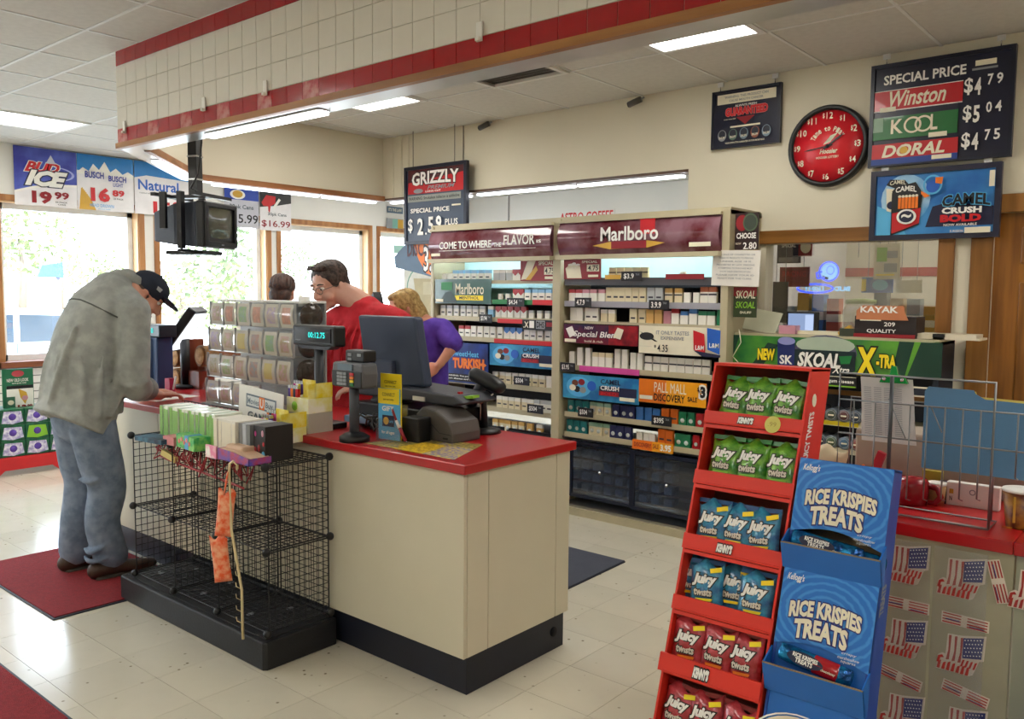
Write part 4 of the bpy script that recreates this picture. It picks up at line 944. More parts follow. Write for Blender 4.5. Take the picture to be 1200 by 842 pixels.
s.text('Marlboro', .38, .18, .88, .62, CREAM, bold=.01); s.rect(.37, .66, .87, .86, YEL); s.text('MENTHOL', .45, .70, .80, .82, BLACK); s.poly([(.1, .9), (.2, .55), (.3, .5), (.38, .75), (.42, .98), (.1, .98)], mat('print_forest', '#0a2c28', .4)); s.rect(.12, .12, .32, .45, GRN); s.rect(.02, .82, .16, .94, CREAM)
r, s = rs('red price sign with crossed cream sticks at the right of the left bay', 610, 652, 304, 329, DRED)
s.poly([(.02, .95), (.2, .1), (.45, .02), (.25, .9)], CREAM); s.poly([(.15, .95), (.45, .3), (.5, .5), (.3, .95)], GOLD); s.text('SPECIAL', .52, .1, .92, .28, CREAM); s.rect(.68, .36, .97, .72, CREAM); s.text('4.75', .7, .4, .95, .68, BLACK); s.rect(.7, .8, .97, .92, CREAM)
r, s = rs('dark red price sign with a white flower shape, left end of the right bay', 661, 704, 304, 327, DRED)
s.poly([(.1, .95), (.05, .45), (.2, .2), (.45, .35), (.5, .95)], CREAM); s.text('*', .12, .15, .45, .55, WHITE, bold=.05); s.text('SPECIAL', .5, .08, .92, .2, CREAM); s.rect(.64, .28, .97, .62, CREAM); s.text('4.75', .67, .32, .95, .58, BLACK); s.rect(.68, .78, .95, .9, CREAM)
r, s = rs('deep blue sign with orange lettering in the lower left bay', 520, 572, 400, 446, mat('royal_blue_print', '#1c3f92', .3, scale=8, col2='#12265e'))
s.text('SweetHeat', .2, .2, .8, .34, SKYB); s.text('TURKISH', .22, .38, .92, .64, ORG, bold=.05, outline=DRED); s.poly([(.88, .44), (.98, .52), (.88, .6)], ORG); s.rect(.03, .78, .97, .96, BLACK); s.text('WARNING: This product can cause', .06, .81, .94, .86, WHITE); s.text('gum disease and tooth loss', .1, .88, .9, .93, WHITE)
def camel(lab, a, b, t_, bt):
    r, s = rs(lab, a, b, t_, bt, mat('aqua_print', '#3f9fc8', .3, scale=7, col2='#1d6aa5'))
    s.ell(.22, .5, .17, .42, SKYB); 
    for u, v, m_ in ((.17, .35, BROWN), (.26, .3, DRED), (.2, .6, BLACK), (.28, .62, GREY), (.14, .55, CREAM)): s.ell(u, v, .045, .13, m_, n=12)
    s.ell(.40, .42, .06, .2, BLUE); s.rect(.5, .4, .98, .75, NAVY); s.text('CAMEL', .52, .1, .78, .3, NAVY); s.text('CRUSH', .52, .36, .76, .54, WHITE, bold=.03); s.rect(.5, .58, .76, .76, DRED); s.text('BOLD', .53, .61, .73, .73, RED, bold=.02); s.rect(.77, .76, .96, .9, CREAM)
camel('aqua blue shelf sign at the right of the left bay', 574, 652, 402, 427)
camel('aqua blue shelf sign at the left of the right bay', 660, 749, 437, 465)
r, s = rs('black price tag panel with white figures under the third shelf, left bay', 612, 652, 374, 386, BLACK)
s.rect(.22, .12, .36, .8, WHITE); s.text('.X', .04, .2, .2, .8, CREAM); s.rect(.42, .06, .68, .85, GREY); s.text('DHS', .44, .15, .66, .75, BLACK, bold=.03); s.rect(.72, .2, .98, .62, DRED)
r, s = rs('navy and red Special Blend shelf sign, right bay', 661, 748, 379, 401, mat('navy_red_print', '#16193e', .3, scale=4, col2='#7a1526'))
r['label'] = 'navy and red shelf sign with white script lettering and two pack shapes, right bay'
s.rect(.62, 0, 1, 1, mat('dark_red_swirl', '#5d0f1a', .3, scale=12, col2='#a01a26')); s.text('Special Blend', .14, .34, .78, .74, WHITE, shear=.2, outline=NAVY); s.poly([(.03, .25), (.12, .1), (.17, .55), (.09, .72)], WHITE); s.poly([(.68, .6), (.74, .1), (.82, .2), (.78, .7)], CREAM); s.text('NEW', .3, .1, .42, .25, WHITE); s.rect(.02, .78, .18, .95, CREAM); s.text('bold & rich', .3, .8, .55, .92, CREAM)
r, s = rs('cream shelf sign priced 4.35 with a red pack and a blue pack, right bay', 749, 847, 381, 413, CREAM)
s.ell(.10, .38, .09, .14, BLACK); s.poly([(0, .2), (.08, .3), (.24, .56), (.2, .55)], BLACK); s.text('IT ONLY TASTES', .22, .16, .62, .30, GREY); s.text('EXPENSIVE', .28, .36, .56, .48, GREY); s.text('4.35', .24, .66, .37, .92, BLACK, bold=.01); s.text('$', .2, .68, .225, .78, BLACK); s.rect(0, .74, .17, .745, GREY)
s.poly([(.67, .1), (.80, .22), (.82, .98), (.68, .78)], RED); s.text('L&M', .70, .62, .80, .78, WHITE); s.poly([(.83, .0), (.985, .08), (.98, .9), (.84, .75)], BLUE); s.text('L&M', .86, .52, .97, .68, WHITE); s.poly([(.68, .8), (.99, .92), (.99, 1), (.78, 1)], NAVY)
r, s = rs('orange and yellow discovery sale shelf sign, right bay', 749, 828, 443, 470, mat('orange_print', '#e2761c', .3))
s.rect(.42, 0, 1, 1, mat('amber_print', '#f0a31c', .3)); s.text('PALL MALL', .24, .1, .72, .52, CREAM, bold=.0); s.text('DISCOVERY', .24, .58, .70, .90, BLACK); s.text('SALE', .74, .60, .88, .80, BLACK); s.text('3', .92, .12, .995, .6, BLACK, bold=.06, outline=WHITE, ow=.14); s.rect(.02, .7, .22, .86, CREAM); s.text('$', .88, .16, .91, .36, BLACK)
r, s = rs('orange and yellow sale strip on the bottom shelf edge, right bay', 741, 789, 514, 525, ORG)
s.rect(.5, 0, 1, 1, mat('amber_print', '')); s.text('DISCOVERY', .05, .25, .48, .7, DRED); s.text('SALE', .52, .2, .66, .7, DRED); s.text('3.95', .7, .15, .96, .85, WHITE, bold=.04)
for lab, a, b, t_, bt, m_ in (('pink strip on the fourth shelf edge of the right bay', 679, 749, 428, 434.5, PINK), ('red strip under the third shelf, left bay', 583, 612, 373, 378, RED), ('long red strip under the fourth shelf, left bay', 579, 651, 396.5, 401.5, RED), ('green strip on the second shelf edge, left bay', 577, 624, 350.5, 356, GRN), ('red strip on the second shelf edge, left bay', 624, 652, 351, 357, RED), ('dusky red strip on the top shelf edge, right bay', 780, 825, 321, 327, DRED), ('yellow strip on the top shelf edge, right bay', 709, 727, 322, 327, GOLD)):
    y = RY-.006; x0 = P(a, t_, Y=y).x; x1 = P(b, t_, Y=y).x; z1, z0 = zspan(a, t_, bt, y)
    tag(MB().box(-(x1-x0)/2, (x1-x0)/2, 0, .004, -(z1-z0)/2, (z1-z0)/2).build('edge_strip', m_, None, ((x0+x1)/2, y, (z0+z1)/2)), lab, 'shelf strip')
for lab, px, py, w_, s_ in (('price tag on the second shelf, left bay', 604, 354, .17, '$4.54'), ('price tag on the third shelf, left bay', 569, 373, .13, '$3.94'), ('price tag on the fifth shelf, left bay', 611, 446, .15, '$504'), ('price tag on the sixth shelf, left bay', 627, 479, .15, '$504'), ('price tag on the top shelf, right bay', 740, 323.5, .16, '$3.9'), ('left price tag on the second shelf, right bay', 683, 354, .14, '4.7.9'), ('right price tag on the second shelf, right bay', 772, 357, .15, '3.9.9'), ('price tag on the fourth shelf by the middle upright', 665, 430, .13, '$3.95'), ('left price tag on the fifth shelf of the right bay, under navy packs'.replace('navy', 'cream'), 686, 483, .13, '$504'), ('right price tag on the fifth shelf of the right bay, by orange packs', 775, 493, .15, '$395')):
    p = P(px, py, Y=RY-.02); r, s = board('price_tag', 'black ' + lab, 'price tag', p.x-w_/2, p.x+w_/2, p.z-.032, p.z+.032, RY-.02, BLACK, .004, group='black price tags on the rack'); s.text(s_, .12, .2, .62, .82, WHITE, bold=.02); s.text('TAX', .7, .2, .9, .42, GREY)
p = P(863, 293, Y=RY-.03); a = P(834, 293, Y=RY-.03); b = P(893, 330, Y=RY-.03)
r, s = board('paper_notice', 'white paper notice taped over the rack\'s right upright', 'notice', P(835, 293, Y=RY-.03).x, P(891, 295, Y=RY-.03).x, P(862, 335, Y=RY-.03).z, P(862, 293, Y=RY-.03).z, RY-.03, mat('notice_paper', '#dedad2', .7), .002)
r.rotation_euler = (0, .03, 0)
for k, ln in enumerate(('THE SALE OF CIGARETTES OR', 'TOBACCO PRODUCTS TO PERSONS', 'UNDER AGE 18 IS', 'PROHIBITED BY LAW. PERSONS', 'ATTEMPTING TO PURCHASE MUST', 'SHOW VALID IDENTIFICATION', 'PLEASE HAVE YOUR ID', 'READY FOR THE CLERK')): s.text(ln, .1+.04*(k % 3), .1+k*.095, .9-.04*(k % 3), .145+k*.095, GREY)
# tall dark card signs right of the rack
y = RY+.02; a = P(862, 250, Y=y); b = P(888, 292, Y=y)
r, s = board('side_sign', 'black CHOOSE 2.80 sign with round tins on the rack\'s right side', 'sign', a.x, b.x, b.z, a.z, y, mat('sign_black_brown', '#2a1416', .4), .008)
s.ell(.3, .27, .26, .22, DRED); s.ell(.66, .26, .32, .25, mat('print_tin_green', '#4c5e48', .4)); s.ell(.66, .26, .26, .2, mat('print_tin_dark', '#39443a', .4)); s.text('CHOOSE', .08, .54, .92, .70, WHITE, bold=.03); s.text('2.80', .38, .80, .96, .99, WHITE); s.text('NOW', .05, .8, .3, .86, CREAM)
a = P(860, 336, Y=y); b = P(886, 372, Y=y)
r, s = board('side_sign', 'dark green and red sign with two white words under the paper notice', 'sign', a.x, b.x, b.z, a.z, y, mat('sign_olive', '#2c3a1e', .4), .008)
s.rect(0, 0, 1, .3, DRED); s.text('SKOAL', .1, .12, .95, .38, CREAM, shear=.2); s.text('SKOAL', .1, .48, .95, .7, LGRN, shear=.2); s.text('SNUFF', .3, .8, .8, .88, CREAM)

# ================================================================== WALL SIGNS
SGF = mat('sign_frame_dark', '#151a2e', .35); SGP = mat('sign_panel_dark', '#191d33', .3)
def wsign(name, lab, cat, px0, py0, px1, py1, m, y=YB-.03, **k):
    a = P(px0, py0, Y=y); b = P(px1, py1, Y=y); return board(name, lab, cat, a.x, b.x, b.z, a.z, y, m, **k)
def hang(r, W_, H_, z1, y=0.01):
    for x in (-W_*.4, W_*.4): MB().tube([(x, y, H_/2), (x, y, z1)], .003, n=5).build('hanger', CHROME, r); MB().box(x-.02, x+.02, y-.004, y+.004, z1-.03, z1).build('hook', TB, r)
a = P(1023, 79, Y=YB-.05); b = P(1184, 183, Y=YB-.05); z1 = a.z; z0 = P(1021, 196, Y=YB-.05).z
r, s = board('price_board', 'large dark SPECIAL PRICE board with three brand strips, upper right wall', 'price board', a.x, b.x, z0, z1, YB-.05, SGP, .02, SGF, .022)
hang(r, s.W, s.H, CEIL-(z0+z1)/2-.01)
s.text('SPECIAL PRICE', .09, .105, .68, .20, WHITE, bold=.025); s.rect(.74, .09, .88, .14, CREAM); s.rect(.72, .16, .89, .18, GREY)
ST = mat('strip_red', '#bb1420', .35, coat=.3); s.rect(.02, .255, .665, .46, WHITE); s.rect(.02, .262, .665, .45, ST); s.text('Winston', .14, .27, .55, .425, CREAM, shear=.3, bold=.02, res=3); s.rect(.07, .42, .19, .465, CREAM)
s.rect(.02, .52, .64, .74, mat('strip_green', '#1c6b34', .35, coat=.3)); s.rect(.02, .52, .1, .66, mat('strip_green_pale', '#86a58c', .4)); s.text('K', .16, .55, .25, .69, CREAM, bold=.02, res=3); s.ring(.32, .62, .065, .08, .24, CREAM); s.ring(.40, .62, .065, .08, .24, CREAM); s.text('L', .45, .54, .50, .69, CREAM, bold=.02); s.rect(.44, .715, .57, .76, CREAM)
s.rect(.02, .785, .65, .98, ST); s.rect(.02, .93, .65, .99, mat('strip_blue', '#22408c', .4)); s.text('DORAL', .10, .80, .56, .92, CREAM, shear=.25, bold=.03, res=3); s.ell(.265, .86, .03, .035, GOLD); s.rect(.47, .935, .61, .975, CREAM)
for v, c in ((.235, '79'), (.49, '04'), (.745, '75')):
    s.text('$', .675, v+.01, .735, v+.17, WHITE, bold=.02); s.text({'79': '4', '04': '5', '75': '4'}[c], .745, v+.02, .79, v+.18, WHITE, bold=.03); s.text(c[0], .83, v, .868, v+.10, WHITE, bold=.02); s.text(c[1], .89, v, .932, v+.10, WHITE, bold=.02)
y = YB-.05; a = P(1023, 203, Y=y); b = P(1174, 190, Y=y); z0 = P(1020, 281, Y=y).z
r, s = board('poster_frame', 'framed blue cigarette poster hanging under the price board', 'poster', a.x, b.x, z0, (a.z+b.z)/2, y, mat('poster_blue', '#1d5fae', .3, scale=3, col2='#3f8fd0'), .02, mat('frame_slate', '#23243a', .35), .03)
hang(r, s.W, s.H, s.H/2+.03)
s.ell(.28, .42, .2, .36, mat('poster_pale', '#a9cfe8', .4, scale=6, col2='#5aa0d6')); s.poly([(.05, .95), (.05, .5), (.2, .62), (.3, .95)], SKYB); s.poly([(.45, .84), (.5, .55), (.62, .5), (.96, .58), (.96, .84)], NAVY)
s.poly([(.12, .2), (.15, .12), (.27, .14), (.32, .24), (.2, .26)], BLACK); s.poly([(.12, .25), (.24, .27), (.2, .62), (.13, .58)], CREAM); s.ell(.17, .5, .04, .06, NAVY); s.text('CAMEL', .15, .15, .28, .21, CREAM, arc=.01)
s.poly([(.17, .3), (.2, .24), (.36, .18), (.41, .32), (.41, .35), (.19, .4)], BLACK); s.poly([(.17, .32), (.42, .32), (.40, .80), (.17, .95)], BLACK); s.poly([(.18, .62), (.41, .56), (.40, .78), (.18, .92)], RED); s.text('CAMEL', .2, .25, .37, .33, WHITE, arc=.015, bold=.03)
for k in range(6): s.rect(.225+k*.028, .38, .248+k*.028, .56, ORG); s.ell(.236+k*.028, .38, .013, .02, CREAM, n=10)
s.poly([(.41, .32), (.45, .36), (.48, .4), (.44, .42), (.41, .36)], ORG); s.ell(.30, .68, .08, .11, WHITE); s.ell(.30, .68, .06, .085, NAVY); s.text('~', .26, .64, .34, .7, WHITE)
s.ell(.5, .27, .05, .09, BLUE); s.ring(.5, .24, .075, .14, .18, SKYB); s.poly([(.52, .14), (.58, .14), (.57, .24), (.52, .22)], ORG)
s.text('CAMEL', .58, .42, .94, .58, BLACK, bold=.03, outline=SKYB, arc=.02); s.text('CRUSH', .58, .58, .88, .67, WHITE, bold=.05); s.text('BOLD', .57, .68, .88, .79, RED, bold=.06); s.text('NOW AVAILABLE', .6, .81, .85, .845, WHITE); s.rect(.76, .87, .95, .95, CREAM); s.text('SURGEON', .65, .90, .75, .935, CREAM); s.rect(.925, .1, .965, .32, CREAM)
# clock
c = P(970, 171, Y=YB-.03); R_ = .248
t = thing('wall_clock', 'round red Time to Play lottery clock with black rim', 'clock', (c.x, YB-.002, c.z))
CR = mat('clock_red', '#dc2430', .35); MB().lathe([(R_, 0), (R_, .035), (R_-.012, .05), (R_-.03, .045), (R_-.03, .0)], n=48, axis='y').build('rim', BPLAST, t)
MB().lathe([(R_-.028, .02), (R_-.028, .024), (0, .024)], n=48, axis='y').build('face', CR, t)
s = Sign(t, 1, 1, -.025)
for k in range(1, 13):
    a = PI/2-k*PI/6; u, v = .5+.185*math.cos(a), .5-.185*math.sin(a); n_ = str(k); w_ = .013*len(n_)
    s.text('$', u-.012-w_, v-.017, u-w_, v+.017, CREAM, y=-.0262); [s.text(ch, u-w_+.003+.026*q+(.008 if ch == '1' else 0), v-.02, u-w_+.025+.026*q-(.008 if ch == '1' else 0), v+.02, CREAM, bold=.015, y=-.0262) for q, ch in enumerate(n_)]
for k, ch in enumerate('Time to Play'):
    if ch == ' ': continue
    a = math.radians(152-k*10.6); u, v = .5+.105*math.cos(a), .5-.105*math.sin(a); s.text(ch, u-.0085, v-.013-(.004 if ch in 'TPl' else 0), u+.0085, v+.013, CREAM, rot=a-PI/2, bold=.02, y=-.0262)
for dx_, dz_ in ((0, 0), (.014, .016), (.028, .032)): s.poly([(.47+dx_, .49-dz_), (.485+dx_, .47-dz_), (.53+dx_, .455-dz_), (.515+dx_, .475-dz_)], CREAM, y=-.0262)
s.text('Hoosier', .45, .515, .56, .545, CREAM, shear=.3, bold=.03, y=-.0262); s.text('HOOSIER LOTTERY', .43, .56, .57, .574, CREAM, y=-.0262)
for nm, a, l_, w_ in (('hour_hand', math.radians(35), .115, .010), ('minute_hand', math.radians(188), .15, .007)):
    m_ = MB(); d_ = Vector((math.cos(a), math.sin(a))); q = Vector((-d_.y, d_.x))*w_/2; pp = [d_*-.03+q, d_*-.03-q, d_*l_*.8-q, d_*l_, d_*l_*.8+q]
    m_.prism([(v.x, v.y) for v in pp], -.034, -.031); m_.build(nm, BLACK, t)
MB().lathe([(.012, .03), (.012, .036), (0, .037)], n=14, axis='y').build('hub', BLACK, t)
# guaranteed framed sign
y = YB-.03; a = P(836, 108, Y=y); b = P(916, 98, Y=y); z0 = P(837, 175, Y=y).z
r, s = board('framed_sign', 'small dark framed sign with red GUARANTEED lettering, left of the clock', 'sign', a.x, b.x, z0, (a.z+b.z)/2, y, SGP, .012, SGF, .014)
hang(r, s.W, s.H, CEIL-(z0+(a.z+b.z)/2)/2-.01)
s.rect(.07, .06, .93, .23, CREAM); s.text('WARNING: THIS PRODUCT CAN', .18, .09, .82, .135, GREY); s.text('CAUSE MOUTH CANCER', .25, .16, .75, .2, GREY); s.text('ALWAYS FRESH', .34, .26, .66, .30, WHITE); s.text('GUARANTEED', .2, .31, .82, .45, RED, bold=.04, outline=mat('print_rose', '#d87070', .5)); s.poly([(.36, .48), (.64, .48), (.5, .62)], DRED)
s.text('or your money back', .18, .49, .36, .52, CREAM); s.rect(.28, .63, .72, .66, CREAM)
for k, m_ in enumerate((GREY, mat('tin_green', '#5a7468', .4), mat('tin_blue', '#6f8290', .4), mat('tin_brown', '#8d5240', .4), mat('tin_grey_blue', '#7a8fa0', .4))): s.ell(.16+k*.165, .78, .065, .1, m_); s.ell(.16+k*.165, .76, .05, .07, mat('tin_dark', '#2a2e3c', .4)); s.text('SNUFF', .115+k*.165, .8, .205+k*.165, .84, CREAM)
s.text('YOUR SATISFACTION GUARANTEED OR YOUR MONEY BACK', .22, .91, .8, .94, CREAM)
# hanging price board at the corner
y = 5.2; a = P(475, 196, Y=y); b = P(547, 190, Y=y); z0 = P(475, 286, Y=y).z
r, s = board('hanging_price_board', 'dark SPECIAL PRICE $2.59 board with red GRIZZLY panel, hung at the canopy corner', 'price board', a.x, b.x, z0, (a.z+b.z)/2, y, mat('slate_panel', '#39465a', .35), .02, SGF, .03)
r['label'] = 'dark SPECIAL PRICE $2.59 board with red top panel, hung at the canopy corner'
s.rect(.05, .03, .95, .35, mat('strip_red', '')); s.poly([(.05, .03), (.95, .03), (.95, .12), (.05, .2)], mat('print_maroon', '#4c1018', .5)); s.text('GRIZZLY', .12, .08, .88, .25, WHITE, bold=.03, outline=BLACK, arc=.015); s.text('PREMIUM', .38, .255, .82, .305, GREY, shear=.3); s.text('LONG CUT', .35, .315, .6, .34, WHITE); s.ell(.23, .315, .08, .03, GREY)
s.rect(.05, .37, .92, .455, mat('print_stone', '#8b8f88', .5)); s.text('WARNING: Smokeless tobacco is addictive', .07, .39, .9, .43, BLACK); s.text('SPECIAL PRICE', .1, .54, .74, .60, WHITE, bold=.03); s.rect(.78, .52, .92, .54, CREAM)
s.text('$', .06, .67, .14, .86, WHITE, bold=.02); s.text('2', .22, .67, .32, .89, WHITE, bold=.03); s.text('.', .35, .86, .38, .89, WHITE, bold=.03); s.text('5', .4, .66, .49, .87, WHITE, bold=.03); s.text('9', .53, .65, .62, .86, WHITE, bold=.03); s.text('PLUS', .68, .7, .88, .78, WHITE)
for x in (-.38, .30): MB().tube([(x*s.W, .01, s.H/2), (x*s.W, .01, CEIL-(z0+(a.z+b.z)/2)/2)], .0035, n=5).build('hanging_wire', mat('cable_grey', ''), r)
# orange and grey banner below it, round paper sign and small signs on the far window
y = 5.24; a = P(472, 285, Y=y); b = P(512, 312, Y=y)
t = thing('discovery_banner', 'orange and grey-blue sale banner hanging below the corner price board', 'banner', (a.x, y, a.z)); s = Sign(t, 1, 1, 0); s.pt = lambda u, v: (u*.62, -v*.38)
m_ = MB(); m_.prism([(-.12, -.12), (.05, 0), (.45, 0), (.45, -.32), (.14, -.26), (-.10, -.22)], 0, .003); m_.build('panel', mat('slate_blue_print', '#4f6880', .5), t)
s.poly([(.22, .0), (.72, .0), (.72, .82), (.5, .72), (.34, .4)], ORG); s.text('DISCOVER', .24, .05, .7, .2, mat('print_maroon', ''), bold=.02); s.text('3.9', .5, .28, .68, .5, WHITE, outline=BLACK)
for lab, px, py, w_, h_, m_ in (('dark blue strip card', 458, 246, .30, .09, mat('slate_blue_print', '')), ('card of three coloured swatches', 458, 262, .32, .14, GREY), ('pale teal card', 463, 292, .22, .12, mat('print_pale_teal', '#a9d6cf', .5))):
    p = P(px+5, py, X=XL+.035); r, s = board('window_card', lab + ' on the far left window', 'card', p.y-w_/2+XL*0, p.y+w_/2, p.z-h_/2, p.z+h_/2, 0, m_, .003)
    r.location = (XL+.035, p.y, p.z); r.rotation_euler = (0, 0, PI/2)
    if 'three' in lab: s.rect(.34, .05, .66, .95, mat('print_mint', '#7fb5a8', .5)); s.rect(.66, .05, .98, .95, GOLD)
    if 'strip' in lab: s.text('IT\'S THE LAW', .08, .25, .92, .75, CREAM)
p = P(498, 345, X=XL+.03); r, s = board('round_window_sign', 'large round paper cup sign on the farthest window', 'sign', p.y-.42, p.y+.42, p.z-.55, p.z+.4, 0, mat('cup_sign_ground', '#f4f4f0', .6), .003)
r.location = (XL+.03, p.y, p.z); r.rotation_euler = (0, 0, PI/2)
s.ring(.5, .4, .44, .36, .05, mat('print_mint', '')); s.poly([(.22, .25), (.8, .25), (.7, .85), (.34, .85)], mat('print_sand', '#d9cfb0', .6)); s.rect(.45, .3, .75, .5, CREAM)
# cameras on the wall
for k, (px, py) in enumerate(((569, 147), (746, 119))):
    p = P(px, py, Y=YB-.06); t = thing('security_camera', 'small dark security camera high on the back wall, %s of the two' % ('left', 'right')[k], 'security camera', (p.x, p.y, p.z), rz=-.6, group='small security cameras')
    MB().tube([(0, .0, .0), (.02, .05, .03)], .008, n=6).build('bracket', GREY, t); MB().tube([(-.045, -.04, -.015), (.03, .02, .012)], .022, n=12).build('housing', mat('camera_grey', '#4c4844', .4), t); MB().tube([(-.05, -.045, -.017), (-.045, -.04, -.015)], .018, n=12).build('lens', BLACK, t)
# sticker letters on far wall behind the rack
r, s = board('wall_lettering', 'red lettering on the white far wall, just above the tobacco rack', 'lettering', P(655, 254, Y=YFAR-.02).x, P(720, 250, Y=YFAR-.02).x, P(690, 262, Y=YFAR-.02).z, P(690, 246, Y=YFAR-.02).z, YFAR-.02, WALLW, .004)
s.text('ASTRO COFFEE', .02, .1, .98, .85, RED, bold=.02)

# ================================================================== SIGNS ON THE WINDOW WALL
def winsign(name, lab, py0, px0, px1, z0, z1, m, X=XL+.035, rzz=PI/2):
    a = P(px0, py0, X=X).y; b = P(px1, py0, X=X).y
    r, s = board(name, lab, 'banner', 0, b-a, z0, z1, 0, m, .003); r.location = (X, (a+b)/2, (z0+z1)/2); r.rotation_euler = (0, 0, rzz); return r, s
SW = mat('banner_white', '#e9e6ea', .5)
r, s = winsign('price_banner', 'white and violet-blue ice beer banner priced 19.99, leftmost over the window', 200, 16, 89.5, 2.43, 3.0, SW)
s.poly([(0, 0), (1, 0), (1, .62), (.7, .62), (.3, .68), (0, .78)], mat('banner_violet', '#2c2f96', .4, scale=3, col2='#5a6ccc')); s.poly([(0, .76), (.3, .66), (.7, .6), (1, .58), (1, .62), (.7, .64), (.3, .70), (0, .80)], WHITE)
s.ring(.6, .42, .36, .13, .12, mat('print_lilac_blue', '#a8b0e8', .4), a=-1.0, b=1.5); s.text('BUD', .16, .24, .72, .42, RED, shear=.4, bold=.04, outline=WHITE); s.text('ICE', .16, .38, .85, .66, WHITE, shear=.35, bold=.06, outline=NAVY); s.poly([(.5, .25), (.58, .1), (.66, .25)], mat('print_silver', '#c8cad8', .4)); s.text('19', .26, .74, .58, .96, DRED, bold=.05); s.text('99', .62, .73, .86, .86, DRED, bold=.04); s.text('30 PACK', .63, .90, .83, .925, BLACK); s.text('CANS', .67, .94, .80, .965, BLACK)
r, s = winsign('price_banner', 'white mountain banner priced 16.89 with wheat ears, second over the window', 200, 90, 156, 2.43, 3.0, SW)
s.rect(0, 0, 1, .3, mat('banner_azure', '#1f7fcc', .4)); s.poly([(0, .34), (.1, .24), (.2, .3), (.28, .16), (.38, .26), (.48, .1), (.58, .28), (.68, .2), (.8, .3), (.9, .24), (1, .3), (1, .36), (0, .36)], WHITE)
for k in range(7): s.poly([(.02+k*.03, 1), (.06+k*.01, .62+.02*k), (.09+k*.02, .6+.03*k), (.07+k*.04, 1)], GOLD)
s.text('BUSCH', .13, .3, .46, .42, mat('print_royal', '#2b3a9e', .4), bold=.03); s.text('BUSCH', .54, .34, .86, .45, mat('print_royal', ''), bold=.03); s.text('LIGHT', .62, .47, .8, .54, mat('print_royal', '')); s.text('16', .22, .58, .56, .84, RED, bold=.05); s.text('89', .6, .60, .82, .72, RED, bold=.04); s.text('30 PACK', .62, .75, .8, .78, BLACK); s.text('HEAD DROWN', .2, .88, .62, .94, mat('print_sky2', '#7fb2e0', .5)); s.text('always cold', .34, .96, .55, .985, SKYB)
r, s = winsign('price_banner', 'white banner with blue script word, third over the window, partly behind the television', 200, 157, 225, 2.43, 3.0, SW)
s.poly([(0, 0), (1, 0), (1, .3), (.2, .26), (0, .32)], mat('banner_azure', '')); s.text('Natural', .06, .34, .75, .54, BLUE, bold=.02); s.text('Light', .35, .58, .68, .66, RED, shear=.3); s.text('naturally', .08, .58, .3, .62, GREY); s.text('15', .3, .74, .6, .97, RED, bold=.05); s.text('99', .64, .72, .86, .86, RED, bold=.04)
r, s = winsign('price_banner', 'grey 30pk cans 15.99 banner with blue top, right of the television', 240, 263, 303, 2.36, 2.83, mat('banner_grey', '#c4c4d0', .5))
s.rect(0, .0, 1, .3, mat('banner_royal', '#2c4ab0', .4)); s.ell(.38, .17, .22, .12, WHITE); s.ell(.38, .16, .15, .09, GOLD); s.text('30pk Cans', .14, .42, .84, .56, mat('print_slate_dark', '')); s.text('$15.99', .02, .66, .97, .92, BLACK, bold=.01)
r, s = winsign('price_banner', 'white 30pk cans 16.99 banner with red and black top, last of the banners', 240, 304.5, 341, 2.35, 2.83, SW)
s.poly([(0, 0), (1, 0), (1, .26), (.5, .36), (0, .42)], BLACK); s.poly([(.05, .3), (.2, .1), (.5, .12), (.48, .3), (.3, .4), (.1, .38)], RED); s.poly([(.25, .3), (.35, .3), (.3, .56), (.26, .5)], RED); s.poly([(.4, .4), (.6, .16), (.66, .2), (.46, .44)], WHITE); s.text('30pk Cans', .24, .54, .84, .64, mat('print_slate_dark', '')); s.text('$16.99', .04, .74, .96, .93, DRED, bold=.01)

# ================================================================== TELEVISION
tv = thing('television', 'old boxy black television on a ceiling pole inside the canopy', 'television', (-4.79, 2.84, 2.0), rz=math.radians(116))
# local -y is the screen side
W2, H2, D2 = .172, .140, .36
hs = MB(); hs.box(-W2, W2, -.02, .04, -H2, H2); hs.build('bezel', mat('tv_black', '#17181c', .35), tv, bev=.012)
m_ = MB(); vs = []
for (w_, h0, h1, y_) in ((W2-.005, -H2+.005, H2-.005, .04), (W2-.02, -H2+.015, H2-.015, .2), (W2-.07, -H2+.04, H2-.06, .38)):
    vs += [(-w_, y_, h0), (w_, y_, h0), (w_, y_, h1), (-w_, y_, h1)]
fs = []
for i in range(2):
    for k in range(4): a = i*4+k; b = i*4+(k+1) % 4; fs.append((a, b, b+4, a+4))
fs += [(8, 9, 10, 11), (3, 2, 1, 0)]
m_.add(vs, fs); m_.build('cabinet', mat('tv_grey', '#3c4250', .5), tv, bev=.01)
scr = MB(); scr.add([((i/8-.5)*2*(W2-.032), -.018-.016*math.cos(PI*(i/8-.5))*math.cos(PI*(j/8-.5)), .016+(j/8-.5)*2*(H2-.034)) for i in range(9) for j in range(9)], [(i*9+j, (i+1)*9+j, (i+1)*9+j+1, i*9+j+1) for i in range(8) for j in range(8)], 0, True); scr.build('screen', mat('tv_glass', '#55584a', .12, var=.1, scale=2, coat=.5), tv)
MB().box(-W2+.02, W2-.02, -.034, -.02, H2-.035, H2-.008).box(-W2+.02, W2-.02, -.034, -.02, -H2+.006, -H2+.038).box(-W2+.006, -W2+.034, -.034, -.02, -H2+.006, H2-.008).box(W2-.034, W2-.006, -.034, -.02, -H2+.006, H2-.008).build('screen_surround', mat('tv_black', ''), tv, bev=.004)
MB().box(-.012, .012, -.037, -.033, -H2+.016, -H2+.024).build('badge', GREY, tv)
tb = thing('television_mount', 'black steel pole and cage bracket holding the television', 'bracket', (-4.79, 2.84, 2.0), rz=math.radians(116))
BS = mat('black_steel', '#14151a', .35)
